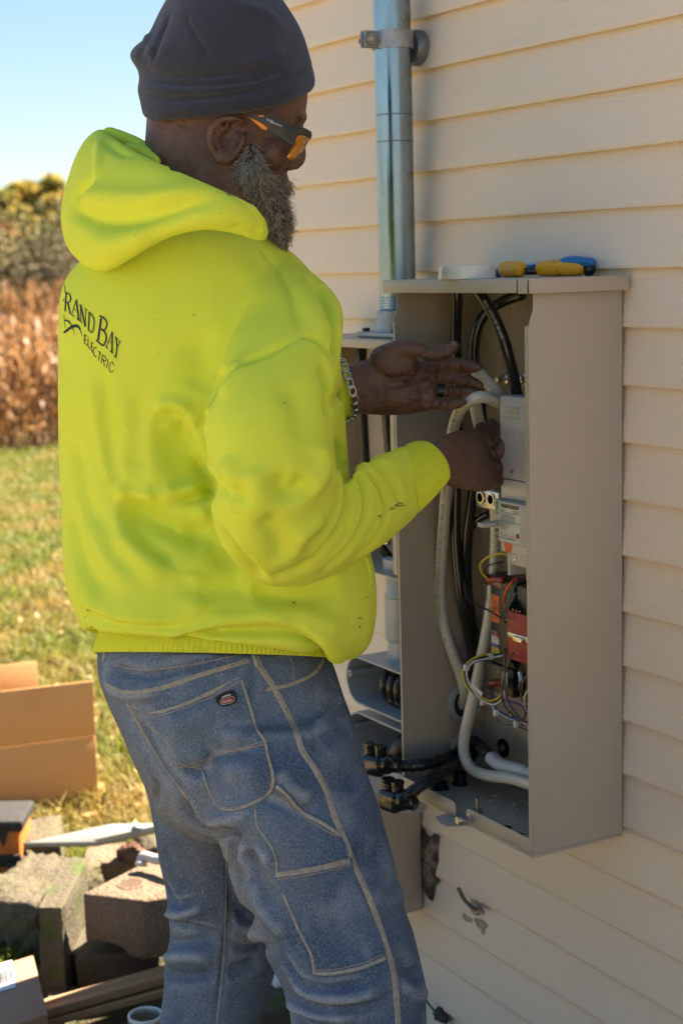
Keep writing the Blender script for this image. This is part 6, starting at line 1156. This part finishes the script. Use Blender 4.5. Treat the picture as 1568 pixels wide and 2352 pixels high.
# brand lettering on the temple, thin strokes
GP = [([(0, 0), (0, 10)], 2), ([(0, 1), (6, 2), (6, 5), (0, 6)], 1.6), ([(10, 4), (10, 10)], 1.8), ([(14, -1), (15, 11)], 3), ([(14, 0), (22, 1), (22, 5), (15, 6)], 2.4), ([(17, 6), (23, 12)], 2.6), ([(26, 10), (29, 3), (32, 10)], 1.7), ([(27, 7), (31, 7)], 1.4), ([(35, 10), (35, 4), (40, 10), (40, 4)], 1.7), ([(43, 4), (43, 10)], 1.7), ([(48, 4), (48, 10)], 1.7), ([(43, 7), (48, 7)], 1.4), ([(51, 10), (54, 4), (57, 10)], 1.7), ([(52, 8), (56, 8)], 1.4)]
V = []; F = []
for pts, w_ in GP:
    P = np.array(pts, float); 
    for a, b in zip(P[:-1], P[1:]):
        d = (b-a)/(np.linalg.norm(b-a)+1e-9); nr = np.array([-d[1], d[0]])*w_/2; n0 = len(V)
        for q in (a-nr-d*.4, a+nr-d*.4, b+nr+d*.4, b-nr+d*.4):
            x = 614+q[0]*.58+q[1]*.02; y = 271.5+q[0]*.235+q[1]*.62; V.append(T(x, y, tg_)+TOCAM*.0022)
        F.append((n0, n0+1, n0+2, n0+3))
put(obj('temple_lettering', np_mesh('temple_lettering', V, F), plain('temple_print', (.6, .58, .55), .6)), person)
# ================================================================== things lying about the yard
RH = dirn([rt[0], rt[1], 0]); AW = -TOCAM      # horizontal image-right and away directions
def hgt(px, py0, py1, P):
    """height of the photo point (px, py1) standing straight above the ground point P"""
    d = ray(px, py1); t = ((P-CAM)[:2]@d[:2])/(d[:2]@d[:2]); return (CAM+t*d)[2]-P[2]
conc = M_('tan_block', (.165, .115, .08), .92, spec=.2); conc.mix(conc.noise(7, 5), (.21, .15, .105), .8); conc.mix(conc.noise(120, 3, lo=.55, hi=.7), (.26, .21, .16), .6); conc.mix(conc.noise(150, 2, lo=.66, hi=.7), (.05, .04, .035), .6); conc.bump(conc.noise(90, 5), .7, .006)
grey_c = M_('weathered_block', (.095, .08, .058), .95, spec=.15); grey_c.mix(grey_c.noise(6, 5, lo=.45, hi=.62), (.10, .10, .045), .7); grey_c.mix(grey_c.noise(100, 4), (.15, .125, .095), .6); grey_c.bump(grey_c.noise(50, 6), .6, .008)
moss = M_('mossy_block', (.095, .08, .056), .95, spec=.15); moss.mix(moss.noise(9, 5, lo=.50, hi=.60), (.05, .085, .012), .9); moss.mix(moss.noise(110, 3), (.13, .11, .085), .5); moss.bump(moss.noise(80, 5), .5, .005)
def block(name, corners, h, mat, label, cat='block', rough=.004, seg=10, seed=1, hole=None, rough_front=0.):
    """a cast block on four ground corners (front left, front right, back right, back left), height h, worn edges"""
    rs = np.random.default_rng(seed); bm = bmesh.new(); C4 = [np.asarray(c) for c in corners]; n = seg
    def P(a, b, c): q = (C4[0]*(1-a)+C4[1]*a)*(1-b)+(C4[3]*(1-a)+C4[2]*a)*b; return q+np.array([0, 0, h*c])
    idx = {}
    def V(i, j, k):
        if (i, j, k) not in idx: idx[(i, j, k)] = bm.verts.new(P(i/n, j/n, k/n))
        return idx[(i, j, k)]
    for i in range(n):
        for j in range(n):
            for fx in (lambda a, b: (a, b, 0), lambda a, b: (a, b, n), lambda a, b: (a, 0, b), lambda a, b: (a, n, b), lambda a, b: (0, a, b), lambda a, b: (n, a, b)): bm.faces.new([V(*fx(i, j)), V(*fx(i+1, j)), V(*fx(i+1, j+1)), V(*fx(i, j+1))])
    bmesh.ops.recalc_face_normals(bm, faces=bm.faces); bm.normal_update()
    ks = rs.normal(0, 1, (12, 3))*38; ph = rs.random(12)*6.28
    for key, v in idx.items():
        e = sum(1 for q in key if q in (0, n)); d = float(np.sin(ks@np.array(v.co)+ph).mean())*rough*2.2+rs.normal(0, rough*.22)
        fr = rough_front*(rs.normal(0, .6)+1.2*float(np.sin(ks[:4]@np.array(v.co)*.7+ph[:4]).mean())) if key[2] == n or key[1] == 0 else 0
        v.co += v.normal*(d+fr-(.004 if e == 2 else .008 if e == 3 else 0))
    me = bpy.data.meshes.new(name); bm.to_mesh(me); bm.free(); o = obj(name, me, mat, smooth=rough_front > 0, auto=None if rough_front > 0 else 38)
    c = (C4[0]+C4[2])/2; return tag(o, label, cat, None)
def quad_on(z, fl, fr, depth, twist=0.):
    a, b = at_z(*fl, z), at_z(*fr, z); u = dirn(b-a); v = np.array([-u[1], u[0], 0]); v = v if v@AW > 0 else -v; v = dirn(v+twist*u); return [a, b, b+v*depth, a+v*depth]
# heap of retaining wall blocks
q = quad_on(0, (178, 2290), (372, 2262), .30); hb_ = hgt(190, 0, 2200, q[0]); block('retaining_block', q, hb_, moss.m, 'mossy block lying under the notched tan block', seed=3, rough=.006)
q = quad_on(hb_+.002, (196, 2188), (338, 2206), .30, .25); hB = hgt(196, 0, 2052, q[0])
big = thing('retaining_block', 'large tan concrete block with round hole and notched base', 'block', tuple((q[0]+q[2])/2-np.array([0, 0, 0])))
# notched front: body built as a prism seen from the front, extruded back
u_ = dirn(q[1]-q[0]); wB = np.linalg.norm(q[1]-q[0]); v_ = dirn(q[3]-q[0]); u2 = dirn(u_+.35*v_)
prof = [(0, .028), (.055*1, .034), (.075, .030), (.105, .022), (.125, .004), (.15, 0), (wB, 0), (wB, hB), (0, hB)]
mb_ = MB(); F0 = [q[0]+u_*a+np.array([0, 0, b]) for a, b in prof]; F1 = [p+v_*.26 for p in F0]; n_ = len(prof); mb_.add(F0+F1, [tuple(range(n_)), tuple(range(2*n_-1, n_-1, -1))]+[(i, n_+i, n_+(i+1) % n_, (i+1) % n_) for i in range(n_)])
put(mb_.build('body', conc.m, bevel=.007, seg=3), big)
sp = [q[1], q[1]+dirn(u_*.75+v_*.65)*.13, q[1]+dirn(u_*.75+v_*.65)*.13+v_*.16, q[1]+v_*.26]; mb_ = MB(); mb_.add([p-u_*.002 for p in sp]+[p-u_*.002+np.array([0, 0, hB-.001]) for p in sp], [(0, 1, 2, 3), (7, 6, 5, 4), (0, 4, 5, 1), (1, 5, 6, 2), (2, 6, 7, 3), (3, 7, 4, 0)]); put(mb_.build('wing', conc.m, bevel=.006, seg=3), big)
hc_ = at_z(300, 2030, hB+hb_+.004); put(MB().lathe([(.034, -.004), (.036, .0), (.030, .001), (.028, -.003)], hc_, n=28, close=True).build('pin_hole_rim', conc.m, auto=40), big); put(MB().lathe([(.029, -.0005), (.029, .0002)], hc_, n=24).build('pin_hole', plain('hole_brown', (.09, .05, .03), .95, bs=.8, bn=90)), big)  # the pin hole is a flat, darker brown disc inside a rim
# upright slab
q = quad_on(0, (96, 2302), (157, 2304), .34, -.10); hS = hgt(96, 0, 2082, q[0]); block('retaining_block', q, hS, moss.m, 'mossy slab block standing upright on its end', seed=5, rough=.004, seg=12)
# rough split block at the left
q = quad_on(0, (-70, 2190), (96, 2215), .34); hR = hgt(0, 0, 2050, q[0]); block('retaining_block', q, hR, grey_c.m, 'rough split faced grey block leaning by the upright slab', seed=6, rough=.008, seg=22, rough_front=.006)
q = quad_on(0, (200, 2085), (372, 2070), .16); hK = hgt(206, 0, 1985, q[0]); block('retaining_block', q, hK, conc.m, 'tan block lying behind the large notched block', seed=7)
q = quad_on(0, (330, 2060), (400, 2050), .14); hF = hgt(340, 0, 1950, q[0]); block('retaining_block', q, hF, grey_c.m, 'broken block half hidden beside the man\'s leg', seed=8, rough=.010, rough_front=.006, seg=12)
def rock(px, py, z, r, label, seed, mat):
    rs = np.random.default_rng(seed); c = at_z(px, py, z); mb_ = MB(); ball(mb_, c+np.array([0, 0, r*.6]), np.diag([r*1.25, r*1.05, r*.72]), 14); V = np.array(mb_.v); k = rs.normal(0, 1, (16, 3))*(2.2/r); ph = rs.random(16)*6.28; d = np.sin(V@k.T+ph).mean(1); V = V+(V-c-np.array([0, 0, r*.6]))*(d*.55)[:, None]+rs.normal(0, r*.045, V.shape)
    me = bpy.data.meshes.new('rubble_stone'); me.from_pydata([tuple(v) for v in V], [], mb_.f); tag(obj('rubble_stone', me, mat, smooth=False), label, 'stone')
rub = M_('reddish_rubble', (.24, .14, .095), .95, spec=.15); rub.mix(rub.noise(40, 5), (.14, .08, .06), .8); rub.bump(rub.noise(110, 4), .9, .008)
rock(302, 1974, hK, .036, 'small crumbly reddish stone lying on the rear block', 3, rub.m); rock(232, 2118, 0, .05, 'round stone wedged behind the upright slab', 4, grey_c.m); rock(176, 2300, 0, .025, 'small stone at the foot of the upright slab', 9, grey_c.m)
# conduit bend resting on the blocks
zt_b = hb_+hB; P = spline([at_z(324, 1990, zt_b+.02), at_z(330, 1978, zt_b+.03)+np.array([0, 0, .012]), at_z(360, 1975, zt_b+.04), at_z(410, 1980, zt_b+.05), at_z(470, 2010, zt_b+.03), at_z(480, 2060, zt_b+.016)], 8)
el = thing('conduit_elbow', 'bent grey plastic conduit elbow resting on the large tan block', 'conduit', tuple(P[0])); put(MB().tube(P, .0135, 16).build('pipe', plain('pale_pvc', (.42, .41, .40), .4), smooth=True), el); put(MB().tube(P[:4], .0165, 16).build('bell_end', plain('pale_pvc2', (.42, .41, .40), .4), smooth=True), el)
# enclosure door lying across the stones
zD = .17; dc = [at_z(54, 1948, zD), at_z(224, 1946, zD+.012), at_z(430, 1900, zD+.06), at_z(345, 1882, zD+.05)]
dc[3] = dc[0]+(dc[2]-dc[1])*1.0+np.array([0, 0, 0.0])
dr_ = thing('enclosure_door', 'flat grey metal enclosure door lying across the blocks', 'door panel', tuple(dc[0])); nD = dirn(np.cross(dc[1]-dc[0], dc[2]-dc[1])); nD = nD if nD[2] > 0 else -nD
Mdoor = plain('door_grey', (.30, .30, .29), .4, vs=4)
V = [c+nD*.020 for c in dc]+[c for c in dc]; put(MB().add(V, [(0, 1, 2, 3), (7, 6, 5, 4), (0, 4, 5, 1), (1, 5, 6, 2), (2, 6, 7, 3), (3, 7, 4, 0)]).build('sheet', Mdoor, bevel=.003), dr_)
e1, e2 = dc[2]-dc[1], dc[3]-dc[0]; put(MB().add([dc[1]+e1*.02+nD*.0205, dc[1]+e1*.98+nD*.0205, dc[1]+e1*.98+nD*.028+(dc[0]-dc[1])*.06, dc[1]+e1*.02+nD*.028+(dc[0]-dc[1])*.06], [(0, 1, 2, 3)]).build('folded_edge', Mdoor), dr_)
hp = dc[1]+e1*.72+(dc[0]-dc[1])*.3+nD*.021; put(MB().box((-.016, -.01, 0), (.016, .01, .008), Matrix.Translation(Vector(hp))).build('latch', Mdoor, bevel=.003), dr_)
for (px, py) in ((80, 2000), (250, 1985)): pass
q = quad_on(0, (60, 2060), (150, 2052), .22); block('retaining_block', q, zD-.004, grey_c.m, 'grey block propping up the metal door', seed=12, rough=.006)
# ---------------------------------------------------------------- cartons
card = M_('cardboard', (.64, .37, .165), .8, spec=.2); card.mix(card.noise(3, 4), (.58, .33, .145), .7); card.mix(card.noise(70, 2, sc=(.1, .1, 1)), (.62, .37, .18), .35)
g1 = at_z(227, 1846, 0); g0 = at_z(-190, 1905, 0); uc = dirn(g1-g0); vc = np.array([-uc[1], uc[0], 0]); vc = vc if vc@AW > 0 else -vc; Hc = hgt(227, 0, 1690, g1); Hf = hgt(227, 0, 1562, g1)-Hc
cb = thing('cardboard_carton', 'large open cardboard carton with flaps up on the lawn', 'cardboard box', tuple(g0)); th_ = .004; Wc = np.linalg.norm(g1-g0); Dc = .30
def sheet(p, a, b, name, root, mat=None, th=.004):
    nn = dirn(np.cross(a, b)); V = [p, p+a, p+a+b, p+b]; return put(MB().add([v+nn*th/2 for v in V]+[v-nn*th/2 for v in V], [(0, 1, 2, 3), (7, 6, 5, 4), (0, 4, 5, 1), (1, 5, 6, 2), (2, 6, 7, 3), (3, 7, 4, 0)]).build(name, mat or card.m, bevel=.0012), root)
Zv = np.array([0, 0, 1.])
sheet(g0, uc*Wc, Zv*Hc, 'front_wall', cb); sheet(g0+Zv*(Hc+.002)-vc*.001, uc*Wc, Zv*Hf-vc*.012, 'front_flap', cb); sheet(g0+vc*Dc, uc*Wc, Zv*Hc, 'rear_wall', cb); sheet(g1+vc*.004, vc*(Dc-.008), Zv*Hc, 'side_wall', cb); sheet(g0+vc*.004, vc*(Dc-.008), Zv*Hc, 'side_wall', cb); sheet(g0+vc*.004+Zv*.006, uc*Wc, vc*(Dc-.008), 'bottom', cb)
tp = at_z(122, 1508, 0); sheet(g0+vc*(Dc+.004)+Zv*(Hc+.002), uc*(Wc*.78), Zv*Hf*1.02+vc*.03, 'rear_flap', cb)
for a, b, z in ((.30, .46, .93), (.02, .10, .90)): sheet(g0+uc*Wc*(.55+a*.4)+Zv*(Hc+Hf*z)-vc*.006, uc*Wc*.12, Zv*.005, 'torn_tape', cb, plain('paper_scuff', (.58, .42, .28), .8), .001)
# small carton with a printed label, bottom corner
s1 = at_z(92, 2345, .12); hz_ = .12
cs = thing('small_carton', 'small brown carton with white barcode label on its lid', 'cardboard box', tuple(at_z(40, 2400, 0)))
a0 = at_z(-60, 2236, hz_+.05); a1 = at_z(76, 2194, hz_+.05); a2 = at_z(110, 2330, hz_+.05); a3 = a0+(a2-a1)
card2 = M_('brown_carton', (.32, .19, .12), .75, spec=.25); card2.mix(card2.noise(5, 4), (.28, .16, .10), .7)
topv = [a0, a1, a2, a3]; zb0 = .0; V = topv+[np.array([p[0], p[1], zb0+.002]) for p in topv]; put(MB().add(V, [(0, 1, 2, 3), (7, 6, 5, 4), (0, 4, 5, 1), (1, 5, 6, 2), (2, 6, 7, 3), (3, 7, 4, 0)]).build('carton_body', card2.m, bevel=.003), cs)
l0 = at_z(-30, 2222, hz_+.052); l1 = at_z(28, 2206, hz_+.052); l2 = at_z(36, 2268, hz_+.052); l3 = l0+(l2-l1); put(MB().add([l0, l1, l2, l3], [(0, 1, 2, 3)]).build('shipping_label', plain('label_paper', (.62, .62, .64), .6)), cs)
ex, ey = (l1-l0), (l3-l0); mb_ = MB(); rs = np.random.default_rng(4); x = .30
while x < .92:
    w_ = .012+.02*rs.random(); b0 = l0+ex*x+ey*.35+Zv*.0012; mb_.add([b0, b0+ex*w_, b0+ex*w_+ey*.4, b0+ey*.4], [(0, 1, 2, 3)]); x += w_+.012+.02*rs.random()
put(mb_.build('barcode', inkk), cs)
for i in range(3): b0 = l0+ex*.3+ey*(.10+.07*i)+Zv*.0012; put(MB().add([b0, b0+ex*.5, b0+ex*.5+ey*.02, b0+ey*.02], [(0, 1, 2, 3)]).build('label_line', inkk), cs)
# trim boards lying in front
wood = M_('pale_pine', (.33, .215, .12), .7, spec=.25); wood.mix(wood.noise(18, 5, sc=(.15, 1, 1)), (.33, .20, .105), .7); wood.mix(wood.noise(30, 3, lo=.70, hi=.76), (.15, .08, .04), .6)
def board(pa, pb, z0, w_, h_, label, step=0):
    a, b = at_z(*pa, z0), at_z(*pb, z0); u = dirn(b-a); v = np.array([-u[1], u[0], 0]); v = v if v@AW > 0 else -v; root = thing('trim_board', label, 'board', tuple(a)); V = []
    pr = [(0, 0), (w_, 0), (w_, h_), (w_*.62, h_), (w_*.55, h_*.78), (w_*.30, h_*.72), (w_*.22, h_*.9), (0, h_*.9)]
    F0 = [a+v*p+Zv*q_ for p, q_ in pr]; F1 = [p+(b-a) for p in F0]; n_ = len(pr); put(MB().add(F0+F1, [tuple(range(n_))[::-1], tuple(range(n_, 2*n_))]+[(i, (i+1) % n_, n_+(i+1) % n_, n_+i) for i in range(n_)]).build('plank', wood.m, bevel=.0015), root)
board((70, 2352), (470, 2236), .075, .055, .024, 'pale profiled trim board crossing behind the jar'); board((110, 2362), (470, 2268), .052, .06, .02, 'second pale trim board lying in front of its neighbour')
q = [at_z(110, 2390, 0), at_z(180, 2392, 0)]; block('retaining_block', quad_on(0, (90, 2372), (150, 2372), .12), .05, grey_c.m, 'low block supporting the trim boards', seed=15)
block('retaining_block', quad_on(0, (330, 2330), (420, 2330), .12), .05, grey_c.m, 'low block supporting the far end of the boards', seed=16)
# jar of screws
jc = at_z(338, 2424, .10); glass = M_('clear_plastic', (.9, .95, .93), .05, spec=.5).set(Transmission_Weight=.92, IOR=1.45); jar = thing('plastic_jar', 'clear plastic jar of small parts at the end of the boards', 'jar', tuple(jc))
put(MB().lathe([(.036, 0), (.040, .006), (.040, .075), (.037, .082), (.037, .092), (.034, .092), (.034, .080), (.037, .073), (.037, .008), (.033, .004)], jc, n=36, close=True).build('jar_wall', glass.m, smooth=True), jar); put(MB().lathe([(.034, .003), (.036, .04), (.028, .052), (.010, .056)], jc, n=20).build('contents', plain('brass_bits', (.40, .30, .14), .4, .8, bs=1., bn=120), smooth=True), jar); put(MB().lathe([(.0385, .088), (.0385, .096), (.035, .096), (.035, .088)], jc, n=36, close=True).build('rim', plain('milky_rim', (.7, .72, .70), .3), auto=40), jar)
# scrap of white pvc between the legs, seedlings
wp = at_z(632, 2262, .10); tag(MB().lathe([(.020, 0), (.020, .07), (.017, .07), (.017, 0)], wp, (RH[0], RH[1], .9), 20, close=True).build('pvc_offcut', plain('white_pvc', (.62, .62, .60), .4), auto=40), 'white plastic pipe offcut seen between the legs', 'pipe')
q = quad_on(0, (560, 2420), (690, 2400), .3); block('retaining_block', q, .10, moss.m, 'mossy block seen between the man\'s legs', seed=18, rough=.006)
# tool bag at the left edge
tb = at_z(26, 2075, 0); bag = thing('tool_bag', 'orange and black canvas tool bag at the edge of the heap', 'tool bag', tuple(tb)); org = M_('orange_canvas', (.52, .15, .02), .8); org.mix(org.noise(20, 4), (.42, .11, .015), .6); org.bump(org.noise(300, 2), .4, .001); blc = plain('black_canvas', (.022, .020, .021), .8, bs=.5, bn=260)
hT = hgt(40, 0, 1878, tb); B0 = tb-RH*.20-AW*.02
def bx(u0, u1, w0, w1, z0, z1, name, mat, bev=.006, lean=.0):
    V = []
    for z in (z0, z1):
        for (a, b) in ((u0, w0), (u1, w0), (u1, w1), (u0, w1)): V.append(tb+RH*(a+lean*z)+AW*b+Zv*z)
    return put(MB().add(V, [(3, 2, 1, 0), (4, 5, 6, 7), (0, 1, 5, 4), (1, 2, 6, 5), (2, 3, 7, 6), (3, 0, 4, 7)]).build(name, mat, bevel=bev, seg=3), bag)
bx(-.26, .026, 0, .17, .006, hT*.86, 'body', org.m, .012, .06); bx(-.27, .034, -.008, .178, hT*.84, hT*.98, 'top_binding', blc, .010, .06); bx(-.262, .030, -.010, -.001, hT*.44, hT*.58, 'strap_band', blc, .003, .06); bx(-.262, .030, -.012, -.001, .0, hT*.24, 'base_band', blc, .003, .06); bx(-.01, .038, -.016, .172, 0, hT*.5, 'corner_guard', blc, .008, .06)
put(MB().prism([(0, 0), (.035, 0), (.018, -.05)], 0, .004, 'y', Matrix(((RH[0], AW[0], 0, (tb-RH*.03-AW*.006)[0]), (RH[1], AW[1], 0, (tb-RH*.03-AW*.006)[1]), (0, 0, 1, hT*.86), (0, 0, 0, 1)))).build('buckle_tab', blc), bag)
for i, z in enumerate((hT*.34, hT*.16)): P = spline([tb-RH*.12-AW*.014+Zv*(z+.01), tb-RH*.05-AW*.030+Zv*z, tb+RH*.02-AW*.022+Zv*(z-.02), tb+RH*.045-AW*.006+Zv*(z-.05)], 6); put(MB().tube(P, .007, 8, flat=.5).build('strap', blc, smooth=True), bag)
# ================================================================== sub-parts go under the part they belong to
bpy.context.view_layer.update()
def under(root, rules):
    kids = [o for o in scene.objects if o.parent is root]
    for o in kids:
        n = o.name.split('.')[0]
        for child, par in rules:
            if n == child:
                c_ = [k for k in kids if k.name.split('.')[0] == par]
                if len(c_) > 1:
                    cen = lambda q: sum((Vector(b) for b in q.bound_box), Vector())/8
                    c_.sort(key=lambda k: (cen(k)-cen(o)).length)
                if c_: o.parent = c_[0]; o.matrix_parent_inverse = Matrix.Identity(4)
under(person, [(n, 'hoodie') for n in ('hood', 'hood_lining', 'hood_stitching', 'seam', 'rib_hem', 'sleeve_cuff', 'back_lettering', 'grime_mark', 'pouch_edge')]
      + [(n, 'jeans') for n in ('flat_seam', 'stitching', 'back_pocket', 'tool_pocket', 'cargo_pocket', 'pocket_edge', 'pocket_hem', 'belt_loop', 'maker_patch', 'patch_emblem', 'emblem_outline', 'patch_lettering')]
      + [('cap_seam', 'knit_cap'), ('boot_sole', 'boot'), ('fingernail', 'body'), ('palm_crease', 'body'), ('beard_core', 'beard')] + [(n, 'glasses_frame') for n in ('glasses_lens', 'temple_grip', 'nose_bridge', 'temple_lettering')])
under(enc, [('lid_front_lip', 'lid'), ('lid_side_lip', 'lid'), ('lid_corner_lip', 'lid'), ('hub_throat', 'hub_ring'), ('mounting_bolt', 'mounting_washer'), ('floor_lip', 'floor_panel'), ('latch_tongue', 'floor_panel'), ('latch_hole_rim', 'floor_panel'), ('thumb_screw', 'floor_panel'), ('screw_washer', 'floor_panel'), ('stud', 'floor_panel'), ('hole_plug', 'floor_panel'), ('knockout', 'back_panel'), ('edge_hem', 'side_panel')])
under(brk, [('vent_rib', 'terminal_cover'), ('cover_screw', 'terminal_cover'), ('cover_dimple', 'terminal_cover')] + [(n, 'rating_block') for n in ('rating_label', 'label_banner', 'label_rule', 'trip_button', 'print')] + [(n, 'handle_recess') for n in ('off_flag', 'handle', 'rating_plate')] + [('inspection_sticker', 'lower_body'), ('terminal_wall', 'terminal_end'), ('bay_back', 'terminal_end'), ('terminal_screw', 'terminal_end'), ('mounting_boss', 'terminal_end')])
under(con, [('vent_hole', 'arc_plate'), ('link_bar', 'arc_plate'), ('link_clip', 'arc_plate'), ('terminal_label', 'control_board'), ('print', 'control_board'), ('logo_swoosh', 'control_board'), ('arc_fin', 'contactor_body'), ('coil_lug', 'contactor_body'), ('bracket_screw', 'mount_bracket')])
under(mbx, [('top_lip', 'top_panel'), ('front_flange', 'side_panel'), ('lug', 'insulator_block'), ('jaw', 'insulator_block')])
under(bag, [('buckle_tab', 'top_binding')]); under(cs, [('shipping_label', 'carton_body'), ('barcode', 'carton_body'), ('label_line', 'carton_body')]); under(big, [('pin_hole', 'pin_hole_rim')])
# ------------------------------------------------------------------ survey units -> metres
bpy.context.view_layer.update()
Sm = Matrix.Scale(SCALE, 4)
for o in list(scene.objects):
    if o.parent is None and o.type not in ('CAMERA', 'LIGHT'): o.matrix_world = Sm @ o.matrix_world
